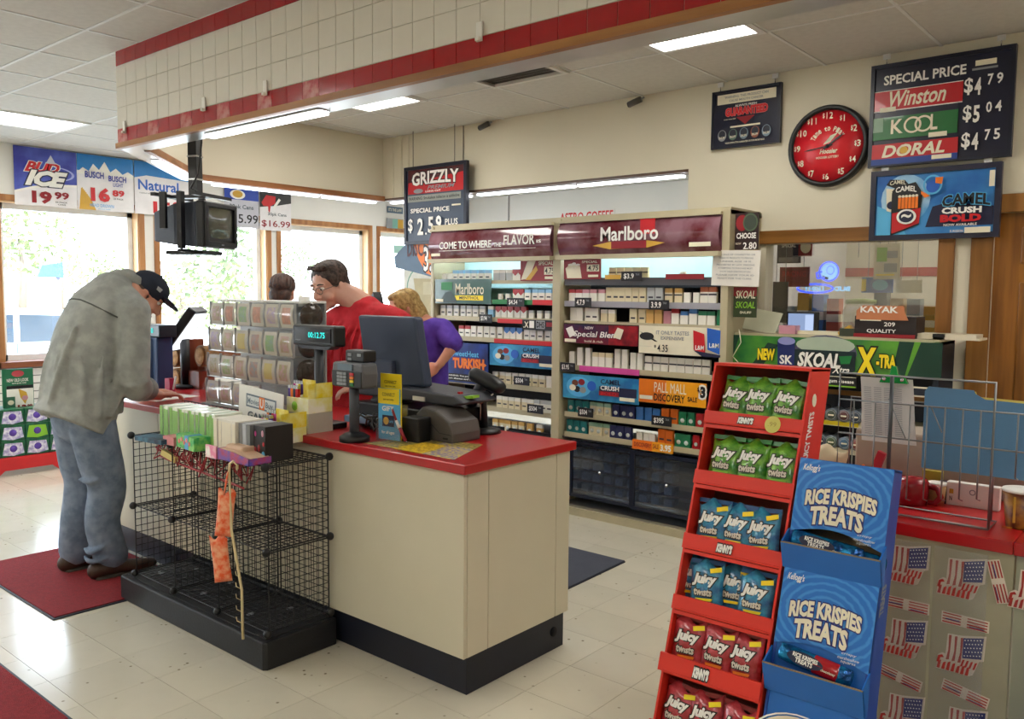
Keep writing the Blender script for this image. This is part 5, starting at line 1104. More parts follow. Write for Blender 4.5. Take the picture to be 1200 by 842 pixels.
MB().box(-.03, .03, .12, .18, H2+.045, CEIL-2.0).build('pole', BS, tb)
MB().box(-W2-.02, W2+.02, .02, .05, H2+.03, H2+.05).box(-W2-.02, W2+.02, .30, .33, H2+.03, H2+.05).box(-.03, .03, .02, .33, H2+.03, H2+.05).box(-W2-.035, -W2-.012, .22, .26, -H2*.2, H2+.05).box(W2+.012, W2+.035, .22, .26, -H2*.2, H2+.05).box(-W2-.05, -W2-.01, .10, .13, -H2-.01, H2+.05).box(-.1, .1, .04, .3, -H2-.04, -H2-.015).box(-W2-.05, W2+.03, .10, .13, -H2-.03, -H2-.012).build('cage', BS, tb)
MB().tube([(-.01, .10, .8), (-.06, .06, .5), (-.13, .04, .3), (-.18, .06, .21), (-.12, .06, .2)], .006, n=6).build('cable', BLACK, tb)
MB().box(-.034, .034, .116, .184, .62, .63).box(-.034, .034, .116, .184, .42, .43).box(-.034, .034, .116, .184, .28, .29).build('pole_clamp', CHROME, tb)
# ================================================================== OFFICE WINDOW REFLECTION, BUILT AS A ROOM BEHIND THE GLASS
OX0, OX1, OY = -2.76, .9, 8.2
wall('wall_reflected_room', WALLM, [(OX0, OX1, OY, OY+.1, 0, 3.0), (OX1, OX1+.1, YB+.12, OY+.1, 0, 3.0)])
struct(MB().box(OX0, OX1, YB+.12, OY, 2.75, 2.8).build('trim_11', WALLW))
struct(MB().box(OX0, OX1, OY-.012, OY, 1.78, 1.86).build('trim_12', TR)); struct(MB().box(OX0, OX1, OY-.012, OY, 2.3, 2.4).build('trim_13', TR))
t = thing('ceiling_light', 'ceiling light added to brighten the modelled reflection behind the inner window', 'ceiling light', (-1.4, 6.9, 2.748)); inst('diffuser', lm, t); inst('frame', fm, t)  # lamp added to brighten the reflected room
def pz(px, py, Y): return P(px, py, Y=Y)
Y0 = 6.3; p = pz(972, 318, Y0)
ns = thing('reflected_neon_sign', 'reflection of a blue-white neon helmet sign, modelled behind the office window, letters reversed', 'neon sign', tuple(p))  # mirror image of a neon sign, built as an object behind the glass
NB = emit_mat('neon_blue', '#3f55ff', 1.3); NW = emit_mat('neon_pale', '#8fc8f4', .62)
MB().lathe([(.062, 0), (.062, .006), (0, .006)], n=20, axis='y').build('helmet', NW, ns)
MB().tube([(-.07+.14*math.cos(a*.314)*.5+.07, -.012, .07*math.sin(a*.314)) for a in range(21)], .006, n=6).build('helmet_outline', NB, ns)
MB().tube([(-.03, -.012, -.045), (-.085, -.012, -.05), (-.09, -.012, -.01), (-.05, -.012, -.0)], .007, n=6).build('face_guard', NB, ns)
MB().tube([(-.10+.135*math.cos(a*.314), -.012, -.125+.032*math.sin(a*.314)) for a in range(21)], .007, n=6).build('oval_tube', NB, ns)
s = Sign(ns, 1, 1, -.0065); s.ring(.51, .49, .03, .035, .2, NB, 'helmet_line', n=16); s.poly([(.455, .53), (.5, .545), (.49, .56), (.45, .55)], BLACK); s = Sign(ns, 1, 1, -.012); s.text('LIGHT', .32, .61, .47, .645, NW, bold=.05, mirror=True); s.text('BUD', .54, .61, .66, .645, NW, bold=.05, mirror=True)
MB().tube([(-.2, .015, .1), (-.2, .015, 1.05)], .003, n=5).tube([(.2, .015, .1), (.2, .015, 1.05)], .003, n=5).build('hanging_wire', CHROME, ns)
for lab, x0p, x1p, yt, yb_, Yd, m_ in (('blue and yellow poster low in the modelled reflection, right side', 1010, 1046, 325, 343, 6.2, BLUE), ('pale cream poster low in the modelled reflection, far right', 1050, 1080, 328, 343, 6.25, CREAM), ('black menu sheet hanging in the modelled reflection, left end', 911, 938, 284, 308, 5.9, mat('sheet_navy', '#161a38', .5)), ('dark red poster hanging in the modelled reflection, left side', 914, 948, 313, 336, 6.1, DRED), ('tall dark rack of packets in the modelled reflection, left side', 906, 922, 330, 378, 5.8, mat('dark_rack', '#20222a', .5)), ('pale leaflet with green print hanging in the modelled reflection', 1025, 1054, 286, 327, 5.75, CREAM), ('dark red edged sheet with a cream rose in the modelled reflection', 936, 951, 282, 300, 5.85, DRED)):
    a = P(x0p, yt, Y=Yd); b = P(x1p, yb_, Y=Yd); r, s = board('reflected_sheet', lab, 'sheet', a.x, b.x, b.z, a.z, Yd, m_, .01)  # sheets stand for what the window glass reflects
    if 'menu' in lab: s.rect(.08, .72, .92, .95, GREY); s.text('SPECIAL', .2, .1, .8, .25, WHITE)
    if 'red poster' in lab: s.text('RACING', .1, .2, .9, .5, RED)
    if 'leaflet' in lab: s.rect(.1, .1, .5, .5, LGRN); s.rect(.4, .55, .9, .8, GREY); s.rect(.1, .85, .8, .9, YEL); s.rect(.5, .2, .9, .4, GREY)
    if 'blue and' in lab: s.rect(0, .1, .15, .9, YEL); s.ell(.6, .5, .25, .35, SKYB)
    if 'rose' in lab: s.ell(.55, .4, .4, .4, CREAM)
    MB().tube([(-s.W*.3, .005, s.H/2), (-s.W*.3, .005, 2.75-(a.z+b.z)/2)], .002, n=4).tube([(s.W*.3, .005, s.H/2), (s.W*.3, .005, 2.75-(a.z+b.z)/2)], .002, n=4).build('string', GREY, r)
# shelf with jars and boxes, reflected things built as solid ones
Y1 = 6.6; osx = thing('reflected_shelf', 'shelf unit of the modelled reflection, with jars and boxes on it', 'shelf', (-1.9, Y1, 0))
for z in (.4, .9, 1.28): MB().box(-.8, 1.1, -.2, .3, z-.02, z).build('shelf', BEI, osx)
for x in (-.8, .15, 1.06): MB().box(x, x+.04, .26, .3, 0, 1.28).build('upright', BEI, osx)
rr = random.Random(21)
cl = ['#9fb0b8', '#c9a040', '#3f6fb0', '#b0503c', '#c9c0a8', '#5f7f58', '#303848', '#c8b088']
for k in range(15):
    x = -2.62+k*.115; h = rr.uniform(.2, .40); c_ = cl[k % 8]
    if k in (4, 5): continue
    o = MB().box(-.045, .045, 0, .1, 0, h).box(-.046, .046, -.001, .1, h*.4, h*.6, mi=1).build('shelf_box', [mat('box_%s' % c_[1:], c_, .5), CREAM], None, (x, Y1-.1, 1.28))
    tag(o, 'coloured box in the reflected shelf row, %s from the left' % ['first', 'second', 'third', 'fourth', 'fifth', 'sixth', 'seventh', 'eighth', 'ninth', 'tenth', 'eleventh', 'twelfth', 'thirteenth', 'fourteenth', 'fifteenth'][k], 'box', 'boxes on the reflected shelf')
p = pz(985, 375, 6.05)
t = thing('glass_jar', 'large glass candy jar with green lid in the modelled office window reflection', 'jar', (p.x, 6.0, 1.28-.0)); t.location = (p.x, 6.5-.02, 1.281)
MB().lathe([(.10, 0), (.13, .04), (.13, .2), (.10, .26)], n=20).build('jar', glass_mat('jar_glass', tint='#e8e8e8', refl=.12), t); MB().lathe([(.11, .26), (.11, .29), (0, .30)], n=20).build('lid', mat('lid_olive', '#8f9c4c', .5), t); MB().lathe([(.11, .01), (.12, .12), (0, .13)], n=16).build('candy', mat('candy_mix', '#c0604a', .5, scale=40, col2='#e0d0b0'), t)

# ================================================================== SNUFF FIXTURE UNDER THE OFFICE WINDOW
SY = 4.95; KS = 1.1; sx0, sx1 = -2.17*KS, -1.045*KS
def zk(z): return EYE+(z-EYE)*KS
sf = thing('snuff_fixture', 'low shelf fixture behind the green banner, under the office window', 'shelf rack', (0, SY, 0))
FXD = mat('fixture_dark', '#1c2433', .5)
for x in (sx0, sx1-.03): MB().box(x, x+.03, .0, .32, 0, zk(1.375)).build('side_panel', FXD, sf)
MB().box(sx0, sx1, -.0, .32, zk(1.36), zk(1.385)).build('top_panel', BEI, sf)
MB().box(sx0, sx1, .30, .31, 0, zk(1.36)).build('back_panel', FXD, sf)
for z in (zk(.935), zk(.79), zk(.62), .3, .06):
    MB().box(sx0+.03, sx1-.03, .02, .3, z-.012, z).build('shelf', BEI, sf); MB().box(sx0+.03, sx1-.03, .005, .02, z-.03, z+.004).build('shelf_edge', CREAM, sf)
MB().box(-1.61*KS, -1.42*KS, .0, .006, zk(.912), zk(.934)).build('price_strip', YEL, sf)
r, s = board('snuff_banner', 'long green banner with yellow NEW and X-TRA lettering and a big tin', 'banner', sx0, sx1+.0, zk(1.19), zk(1.372), SY-.012, mat('banner_green', '#1d6a34', .3, scale=3.2, col2='#5fa52c', coat=.3), .008)
s.pt = lambda u, v: (P(848+256*u, 425, Y=SY-.012).x-(sx0+sx1)/2, (.5-v)*.2)
s.poly([(0, 0), (.07, 0), (.03, 1), (0, 1)], mat('print_bottle_green', '#0c3a2c', .4)); s.poly([(.80, 0), (.87, 0), (.83, 1), (.77, 1)], mat('print_bottle_green', '')); s.poly([(.9, 0), (1, 0), (1, 1), (.84, 1)], mat('print_bottle_green', '')); s.poly([(.12, 1), (.2, .2), (.25, .25), (.17, 1)], mat('print_bottle_green', ''))
s.ell(.465, .42, .145, .52, mat('print_tin_rim', '#7b7a96', .25, metal=.5)); s.ell(.465, .2, .135, .25, mat('print_tin_lid', '#a9b8a4', .4)); s.poly([(.325, .35), (.605, .35), (.605, .9), (.55, 1.05), (.38, 1.05), (.325, .9)], mat('print_tin_body', '#122a30', .3))
s.poly([(.245, .12), (.325, .05), (.325, .9), (.25, .95)], mat('print_tin_navy', '#1c2a66', .3)); s.ell(.287, .12, .04, .12, mat('print_lav', '#8c90c8', .4)); s.text('SK', .255, .55, .32, .82, WHITE, bold=.03)
s.text('NEW', .152, .38, .24, .74, YEL, bold=.05, outline=BLACK); s.text('SKOAL', .335, .42, .54, .86, WHITE, bold=.04, shear=.2, outline=BLACK); s.text('Xtra', .50, .78, .58, 1.0, WHITE, shear=.3); s.poly([(.53, .5), (.59, .46), (.58, .7), (.54, .72)], GRN)
s.text('X', .615, .2, .70, 1.0, YEL, bold=.05, outline=BLACK); s.text('-TRA', .705, .38, .79, .76, YEL, bold=.05, outline=BLACK)
r, s = board('warning_strip', 'black strip lettered gum disease, just under the green banner', 'sign', sx0+.2, -1.435*KS, zk(1.12), zk(1.175), SY-.014, BLACK, .006); s.text('cause gum disease', .62, .28, .98, .72, WHITE); s.rect(0, .88, 1, 1, LGRN); s.rect(0, 0, 1, .06, CREAM)
r, s = board('warning_strip', 'white-rimmed dark strip under the banner\'s right end', 'sign', -1.18*KS, sx1+.0, zk(1.10), zk(1.15), SY-.014, CREAM, .006); s.rect(.03, .15, .97, .85, FXD)
rimm = mat('tin_rim', '#77808a', .3, metal=.6)
for k, (px, py, c_, row) in enumerate(((961, 474, '#2f4038', 0), (974.7, 474.5, '#3c4a3c', 0), (989.5, 475.5, '#5a2c2c', 0), (1003, 477, '#2c3848', 0), (962, 502, '#2c3848', 1), (974.5, 504, '#3f5232', 1), (990, 507, '#3c5f7c', 1), (1004.5, 509, '#7a3a34', 1), (992, 526, '#5c6468', 2), (1016, 470, '#4a3a3c', 0), (1020, 505, '#384858', 1))):
    p = P(px, py, Y=SY-.02); t = thing('snuff_tin', 'round tobacco tin on the %s shelf of the fixture, %s' % (('upper', 'middle', 'lower')[row], ['dark green lid at the left', 'olive green lid', 'dark red lid', 'blue-black lid', 'blue-black lid at the left', 'leaf green lid', 'steel blue lid', 'brick red lid', 'grey lid', 'brown-grey lid by the paper', 'slate blue lid by the paper'][k]), 'tin', (p.x, p.y, {0: zk(.935), 1: zk(.79), 2: zk(.62)}[row]+.0375), group='round tins on the fixture shelves'); t.scale = (1.1, 1.1, 1.1)
    MB().lathe([(.034, -.12), (.034, .0), (.030, .004)], n=20, axis='y').build('tin', rimm, t)
    MB().lathe([(.029, .003), (.029, .006), (0, .006)], n=18, axis='y').build('lid', mat('lid_%s' % c_[1:], c_, .35), t)
    s = Sign(t, .06, .06, -.006); s.rect(.25, .45, .75, .58, CREAM); s.ring(.5, .5, .42, .42, .12, GREY, n=20)
# clutter on the fixture top
ZF = zk(1.386)
t = thing('kayak_display', 'dark box with cream lettered crown, on the fixture under the window', 'display box', (P(1033, 380, Y=5.05).x, 5.05, ZF))
t['label'] = 'dark counter box with an orange-edged lettered crown card, right of the tablet'
MB().box(-.13, .20, -.06, .12, 0, .12).build('body', mat('box_brown_black', '#201618', .5), t); MB().box(-.13, .20, -.075, -.06, 0, .02).build('lip', DRED, t)
MB().prism([(-.12, .10), (.16, .10), (.14, .145), (.135, .18), (-.09, .18), (-.12, .15)], -.07, -.062).build('crown_card', mat('print_terracotta', '#c07850', .5), t)
s = Sign(t, .33, .2, -.071); s.pt = lambda u, v: ((u-.5)*.33+.035, .1+(.5-v)*.2); s.text('KAYAK', .1, .12, .72, .3, WHITE, bold=.03); s.text('209', .5, .56, .68, .68, WHITE); s.text('QUALITY', .22, .76, .70, .88, WHITE, bold=.02); s.rect(.1, .5, .45, .53, CREAM)
t = thing('tablet_screen', 'small tablet-like screen standing on the fixture, lit grey-blue display', 'screen', (P(940, 375, Y=5.14).x, 5.14, ZF))
MB().box(-.1, .1, 0, .02, 0, .135).build('housing', BPLAST, t, bev=.006); MB().box(-.088, .072, -.002, 0, .015, .122).build('screen', emit_mat('tablet_glow', '#8fa3c8', .5), t); MB().box(.02, .07, -.003, -.002, .02, .115).build('window_pane', emit_mat('tablet_glow2', '#aebfdf', .6), t)
tag(MB().box(-.13, .13, 0, .003, 0, .15).build('paper_sheet', mat('note_paper', '#cfd0b8', .7), None, (P(885, 385, Y=5.06).x, 5.06, ZF+.01), (-.5, .15, 0)), 'greenish paper leaning on the fixture top by the rack', 'paper')
tag(MB().tube([(-.12, 0, 0), (-.13, -.01, -.1), (-.10, -.015, -.2), (-.14, -.01, -.24)], .003, n=5).tube([(-.02, 0, .0), (0, -.01, -.08), (-.05, -.015, -.17), (.0, -.01, -.22)], .003, n=5).build('loose_string', CREAM, None, (P(870, 388, Y=4.93).x, 4.925, ZF+.02)), 'thin pale cords hanging over the left of the green banner', 'cord')
for k, (px, w_, h_, m_, lab, y_) in enumerate(((962, .28, .02, CREAM, 'flat pile of cream papers in the middle of the fixture top', 5.1), (925, .1, .05, mat('print_dusty', ''), 'small pink and white packet left of the tablet', 5.05), (1000, .14, .045, mat('dark_tins', '#3c4438', .4), 'flat stack of dark tins beside the lettered crown box', 5.05))):
    p = P(px, 388, Y=y_); tag(MB().box(-w_/2, w_/2, -.05, .05, 0, h_).build('packet', m_, None, (p.x, y_, ZF), (0, 0, .1*k)), lab, 'packet')
tag(MB().prism([(0, 0), (.07, .045), (.055, .065), (-.01, .02)], -.02, .02).build('yellow_clip', GOLD, None, (P(985, 385, Y=5.02).x, 5.02, ZF)), 'small yellow-gold clip standing beside the dark tins', 'clip')
ps = tag(MB().box(-.17, .19, -.08, .1, 0, .012).box(-.15, .17, -.07, .09, .012, .03).build('paper_stack', mat('paper_cream', '#ddd3bd', .6), None, (P(1107, 400, Y=5.1).x, 5.1, ZF+.0)), 'cream papers overhanging the fixture\'s right end', 'paper')
tag(MB().box(-.03, .03, -.03, .03, 0, .03).build('black_holder', BLACK, None, (P(1101, 402, Y=5.05).x, 5.05, ZF)), 'small black holder beside the overhanging papers', 'holder')

# ================================================================== RIGHT COUNTER
rc = thing('side_counter', 'right-hand counter with red top and cream front, flag stickers on it', 'counter', (-.75, 2.9, 0))
def rb(x0, x1, y0, y1, z0, z1, nm, m, bev=.003): return MB().box(x0+.75, x1+.75, y0-2.9, y1-2.9, z0, z1).build(nm, m, rc, bev=bev)
rb(-1.12, -.3955, 2.585, 3.3, T-.036, T, 'countertop', LAMR)
rb(-.3945, 1.2, 2.585, 3.3, T-.036, T, 'countertop', LAMR)
rb(-1.10, -.393, 2.605, 2.625, .10, T-.036, 'front_panel', mat('sage_laminate', '#b3ae92', .45)); rb(-.390, 1.19, 2.605, 2.625, .10, T-.036, 'front_panel', mat('green_grey_laminate', '#a9ab94', .45))
rb(-1.10, -1.08, 2.625, 3.28, .10, T-.036, 'end_panel', LAMC); rb(-1.08, 1.19, 2.65, 3.25, 0, .10, 'kick_base', KICK)
CLF = glass_mat('clear_film', refl=.12, rough=.25, haze=.05)
FW_, FR_ = mat('flag_white', '#f3e8d8', .4), mat('flag_red', '#b8332c', .4); FB_ = mat('flag_blue', '#232f78', .4)
def flag(px, py, k, lab):
    p = P(px, py, Y=2.603); t = thing('flag_sticker', lab, 'sticker', tuple(p), group='waving flag stickers on the counter front')
    s = Sign(t, .118, .118, 0.)
    s.poly([(-.03, 1.03), (.0, .68), (.1, .6), (.17, .62), (.2, .1), (.5, .08), (1.03, -.04), (1.0, .58), (.9, .62), (.78, .98), (.7, 1.03)], FW_, 'backing')
    for i in range(3): u = .23+i*.13; s.poly([(u, .13), (u+.06, .12), (u+.04, .5), (u+.02, .74), (u-.05, .76), (u, .5)], FR_, 'stripe')
    s.poly([(.55, .12), (.98, .01), (.95, .54), (.54, .62)], FB_, 'canton')
    for i in range(7): u = .03+i*.105; v = .70+.02*math.sin(i*2); s.poly([(u, v+.12), (u+.06, v+.08), (u+.03, 1), (u-.04, 1.0)], FR_, 'stripe')
    for i in range(4): u = .56+i*.09; s.poly([(u, .64), (u+.05, .62), (u+.0, .80), (u-.05, .82)], FR_, 'stripe')
    s.poly([(.0, .82), (.03, .66), (.12, .62), (.16, .68), (.08, .7), (.06, .84)], FR_, 'stripe')
    st = MB(); yy = s._y()
    for a in range(6):
        for b in range(5):
            u = .60+a*.065+(.03 if b % 2 else 0); v = .13+b*.095-(u-.55)*.25+.02; x, z = s.pt(u, v); st.add([(x-.0022, yy, z), (x, yy, z-.0022), (x+.0022, yy, z), (x, yy, z+.0022)], [(0, 1, 2, 3)])
    o = st.build('stars', WHITE, t); o['kind'] = 'stuff'
for k, (px, py, lab) in enumerate(((1063, 659, 'waving flag sticker under the counter edge beside the blue display, top left'), (1127, 675, 'waving flag sticker, top of the right column'), (1060, 745, 'waving flag sticker, middle of the left column'), (1126, 764, 'waving flag sticker, second in the right column'), (1057, 833, 'waving flag sticker at the bottom left, cut by the photo edge'), (1128, 850, 'waving flag sticker at the bottom right, mostly below the photo edge'), (1213, 690, 'waving flag sticker on the right-hand panel, at the photo edge'))): flag(px, py, k, lab)
def ribbon(px, py, a, lab):
    p = P(px, py, Y=2.603); t = thing('stripe_sticker', lab, 'sticker', tuple(p), rot=(0, a, 0), group='striped ribbon stickers on the counter front')
    s = Sign(t, .122, .034, 0.); s.rect(0, 0, 1, 1, FW_, 'backing')
    for i in range(4): s.rect(.03, .08+i*.23, .42, .19+i*.23, FR_, 'stripe'); s.rect(.55, .12+i*.23, .97, .22+i*.23, FR_, 'stripe')
    s.rect(.1, .5, .4, .58, FB_, 'stripe'); s.rect(.6, .74, .9, .80, FB_, 'stripe')
for k, (px, py, a, lab) in enumerate(((1063, 708, .0, 'striped ribbon sticker between the two left flags'), (1131, 728, .02, 'striped ribbon sticker just above the second right flag'), (1170, 681, 1.3, 'striped ribbon sticker turned nearly upright beside the top right flag'), (1055, 793, .2, 'striped ribbon sticker slanting below the middle left flag'), (1131, 812, .2, 'striped ribbon sticker slanting below the second right flag'))): ribbon(px, py, a, lab)
a = P(1038, 640, Y=2.5985); b = P(1100, 842, Y=2.5985); c = P(1158, 700, Y=2.5985)
for x0, x1, lab in ((a.x, -.60, 'left clear film sleeve over the flag stickers'), (-.592, -.455, 'right clear film sleeve over the flag stickers')):
    tag(MB().box(x0, x1, 0, .001, .30, .885).build('clear_sleeve', CLF, None, (0, 2.5975, 0)), lab, 'plastic sleeve')
# blue bin at lower right edge
t = thing('blue_bin', 'bright blue carton corner at the lower right edge of the photo', 'box', (-.235, 2.4, 0), rz=.5)
MB().prism([(-.10, 0), (.2, 0), (.2, .62), (.06, .60), (-.1, .47)], -.12, .1).build('body', mat('bright_blue_card', '#1c49b8', .4), t, bev=.004)

# --- wire rack, folders and the things behind it
wr = thing('wire_basket_rack', 'grey wire display rack standing on the right counter', 'wire rack', (-.62, 2.68, T))
def wx(px, py=500, Y=2.66): return P(px, py, Y=Y).x+.62
def wz(px, py, Y=2.66): return P(px, py, Y=Y).z-T
SW_ = STEEL; r_ = .0028; y_ = -.02
zt_ = wz(1100, 444); x0 = wx(985, 437)
fr = MB(); fr.tube([(wx(1158, 621), y_, .006), (wx(1158, 621), y_, zt_), (x0, y_, zt_), (x0, y_, .006), (wx(1158, 621), y_, .006)], r_*1.5, n=8); fr.build('frame', SW_, wr)
hz = [wz(1100, 477), wz(1100, 519)]
g_ = MB()
for z in hz: g_.tube([(x0, y_, z), (wx(1250, 480), y_, z)], r_, n=6)
g_.tube([(wx(1040), y_+.0, zt_-.07), (wx(1065), y_-.03, wz(1065, 512))], .002, n=5); g_.tube([(wx(1090), y_, hz[0]), (wx(1107), y_-.03, wz(1107, 505))], .002, n=5)
g_.build('horizontal_wires', SW_, wr)
for px in (1000, 1025, 1045, 1066, 1086, 1107, 1128, 1149, 1193, 1214): MB().tube([(wx(px), y_-.002, hz[0]+.002), (wx(px), y_-.002, wz(px, 585 if px < 1150 else 560)), (wx(px), y_+.04, wz(px, 590 if px < 1150 else 565))], r_*.85, n=6).build('upright_wire', SW_, wr)
MB().tube([(wx(1044), y_-.008, zt_), (wx(1044), y_-.008, wz(1044, 550))], .006, n=8).build('post', mat('steel_post', '#5d6066', .4, metal=.6), wr)
MB().tube([(x0, y_, .006), (x0, .09, .006), (wx(1158, 621), .09, .006), (wx(1158, 621), y_, .006)], r_, n=6).tube([(x0, .09, .006), (x0, .09, zt_*.8), (wx(1158), .09, zt_*.8), (wx(1158), .09, .006)], r_, n=6).build('back_frame', SW_, wr)
FLD = mat('folder_blue', '#5c8ab4', .6, bump=.05, bscale=200)
a = P(1083, 462, Y=2.70); b = P(1081, 548, Y=2.70); cxx = a.x
fo = thing('blue_folder', 'large dusty blue card folder standing in the wire rack', 'folder', (cxx, 2.71, b.z), group=None)
H_ = a.z-b.z; MB().prism([(0, 0), (.42, -.0), (.42, H_-.01), (.16, H_-.002), (.135, H_+.012), (.13, H_+.022), (.01, H_+.024), (0, H_+.01)], -.004, 0).build('front_cover', FLD, fo)
MB().prism([(.01, .02), (.43, .02), (.43, H_+.012), (.32, H_+.012), (.31, H_+.0), (.14, H_+.004), (.135, H_+.018), (.01, H_+.012)], .002, .004).build('back_cover', mat('folder_yellow', '#e3cf6a', .6), fo)
tag(MB().box(-.0, .4, .01, .013, 0, H_-.01).build('inner_folder', FLD, None, (cxx+.02, 2.72, b.z+.005)), 'second blue folder directly behind the front one, only its edge showing', 'folder')
# clipped list
a = P(1008, 441, Y=2.73); t = thing('clipped_list', 'long white price list clipped to the wire rack by a green clip', 'paper list', (a.x, 2.735, a.z))
w1 = P(1069, 441, Y=2.73).x-a.x; h1_ = a.z-P(1035, 518, Y=2.73).z
m_ = MB(); n = 8; vs = []
for q in range(n+1):
    v = q/n; vs += [(0+.012*v, .004*math.sin(v*5), -h1_*v), (w1+.02*v, .004*math.sin(v*5+1), -h1_*v*1.0-.0)]
m_.add(vs, [(2*q, 2*q+2, 2*q+3, 2*q+1) for q in range(n)], 0, True); m_.add([(x+.0, y+.002, z) for x, y, z in vs], [(2*q, 2*q+1, 2*q+3, 2*q+2) for q in range(n)], 0, True); m_.build('sheet', mat('list_paper', '#dcd8d8', .7), t)
ln = MB()
for k in range(26):
    for c_ in range(4):
        z = -.03-k*(h1_-.05)/26; x = .012+c_*.03+.012*(-z/h1_); ln.box(x, x+.022, -.008, -.0075, z-.0018, z)
o = ln.build('printed_lines', mat('ink_grey', '#9d9aa2', .7), t); o['kind'] = 'stuff'
m_ = MB(); m_.prism([(w1*.40, -.012), (w1*.95, -.012), (w1*.88, .01), (w1*.75, .015), (w1*.72, .04), (w1*.62, .04), (w1*.60, .015), (w1*.47, .01)], -.02, -.004); m_.build('green_clip', mat('clip_green', '#1d9a48', .25, coat=.4), t, bev=.002)
MB().lathe([(.006, 0), (.006, .003), (0, .004)], n=10, axis='y', c=(w1*.5, -.02, 0)).lathe([(.006, 0), (.006, .003), (0, .004)], n=10, axis='y', c=(w1*.84, -.02, 0)).build('rivet', CHROME, t)
# beige machine, mugs, cards
t = thing('beige_case', 'low beige-grey machine case at the back of the right counter', 'machine', (-.68, 3.16, T)); MB().box(-.30, .32, -.08, .12, 0, .19).build('body', mat('beige_case_plastic', '#a39587', .6), t, bev=.008)
p = P(1067, 600, Z=T); t = thing('red_pitcher', 'dark red plastic pitcher with curled handle on the right counter', 'pitcher', (p.x-.03, p.y+.12, T))
RP = mat('dark_red_plastic', '#8f1420', .25); MB().lathe([(.045, 0), (.05, .03), (.052, .07), (.04, .085), (.0, .09)], n=20).build('body', RP, t); MB().tube([(.045, 0, .065), (.075, 0, .06), (.085, 0, .035), (.07, 0, .012), (.05, 0, .012)], [.009, .01, .01, .009, .008], n=8).build('handle', RP, t)
p = P(1094, 592, Z=T); t = thing('tan_cup', 'small tan paper cup between the red pitcher and the white cards', 'cup', (p.x, p.y+.03, T)); MB().lathe([(.023, 0), (.029, .065), (.027, .065), (.022, .005), (0, .004)], n=18).build('cup', mat('tan_cup_paper', '#b89a6a', .6), t); MB().lathe([(.0295, .062), (.0295, .07), (.027, .07)], n=18).build('rim', WHITE, t)
p = P(1130, 596, Z=T); t = thing('white_card_box', 'white and dark blue card box with a round mark behind the wires', 'box', (p.x, p.y+.03, T)); MB().box(-.06, .09, 0, .03, 0, .075).build('body', WHITE, t, bev=.003); MB().box(-.085, -.06, 0, .03, 0, .07).build('blue_side', NAVY, t)
s = Sign(t, .15, .075, 0); s.pt = lambda u, v: ((u-.4)*.15, .0375+(.5-v)*.075); s.ring(.5, .35, .06, .12, .3, GREY); s.rect(.06, .3, .14, .5, GOLD); s.text('N', .07, .6, .12, .8, BLACK)
tag(MB().box(-.03, .03, 0, .02, 0, .09).build('yellow_carton', mat('olive_yellow_card', '#b0a03a', .5), None, (P(1078, 592, Z=T).x, 2.98, T)), 'olive-yellow carton edge behind the red pitcher', 'box')
p = P(1186, 620, Z=T); t = thing('patterned_cup', 'brown and gold patterned paper cup with white rim, right edge of the counter', 'cup', (p.x+.012, p.y+.045, T))
MB().lathe([(.036, 0), (.037, .004), (.049, .108), (.046, .108), (.034, .006), (0, .006)], n=28).build('cup', mat('cup_pattern', '#5a1f12', .35, scale=26, col2='#a8732a'), t)
MB().lathe([(.0495, .104), (.052, .108), (.0495, .112), (.046, .108)], n=28).build('rim', WHITE, t); MB().lathe([(.0465, .098), (0, .098)], n=28).build('inside', mat('cup_inside', '#e0d8c4', .6), t)
MB().box(-.012, -.006, -.047, -.0425, .02, .095).build('gold_line', GOLD, t)
s = Sign(t, .1, .1, -.046); s.text('COFFEE', .12, .95-.5, .38, 1.02-.5, GOLD, y=-.0405)
# cream bag and small bright things behind the displays
t = tag(pouch('paper_bag', .13, .12, .06, 0, 4).build('paper_bag', mat('cream_bag', '#cdbb9c', .7, bump=.3, bscale=20), None, (P(968, 540, Y=2.85).x, 2.85, T+.03), (0, .1, 0)), 'crumpled cream bag on the right counter behind the red display', 'bag')
tag(MB().box(-.04, .03, 0, .02, 0, .05).prism([(-.02, .05), (.015, .05), (0, .065)], 0, .02).build('orange_tag', ORG, None, (P(1010, 545, Y=2.95).x, 2.95, T+.02)), 'small orange tag behind the blue display top', 'tag')
tag(MB().box(-.006, .006, 0, .01, 0, .05).box(.018, .03, 0, .01, 0, .05).build('white_tabs', WHITE, None, (P(1025, 548, Y=2.95).x, 2.95, T+.03)), 'two small white tabs behind the blue display top', 'tag')
tag(MB().prism([(-.03, 0), (.01, 0), (.035, .08), (.01, .09), (-.01, .03)], 0, .02).build('red_packet', mat('crimson_card', '#b01a30', .5), None, (P(1025, 530, Y=2.98).x, 2.98, T+.045)), 'crimson packet leaning beside the orange tag', 'packet')

# ================================================================== RED CANDY DISPLAY
RC = mat('red_card', '#dc3020', .45, var=.06, scale=6); RCD = mat('brown_card_inside', '#8a5a4c', .7)
def yf(z): return 1.753+.322*z
X0, X1, DP = -1.1, -.82, .14
rd = thing('candy_display', 'red cardboard candy display with six tiers of juicy twist bags', 'display stand', (0, 0, 0))
rd['label'] = 'red cardboard floor display with stepped tiers of candy bags'
ztop = 1.405
for x in (X0, X1-.006): MB().prism([(yf(0), 0), (yf(0)+DP+.30, 0), (yf(.5)+DP+.05, .5), (yf(ztop)+DP, ztop-.01), (yf(ztop), ztop)], x, x+.006, axis='x').build('side_panel', RC, rd)
MB().prism([(yf(0)+DP-.01, 0), (yf(0)+DP, 0), (yf(ztop)+DP, ztop-.01), (yf(ztop)+DP-.01, ztop-.01)], X0+.006, X1-.006, axis='x').build('back_panel', RCD, rd)
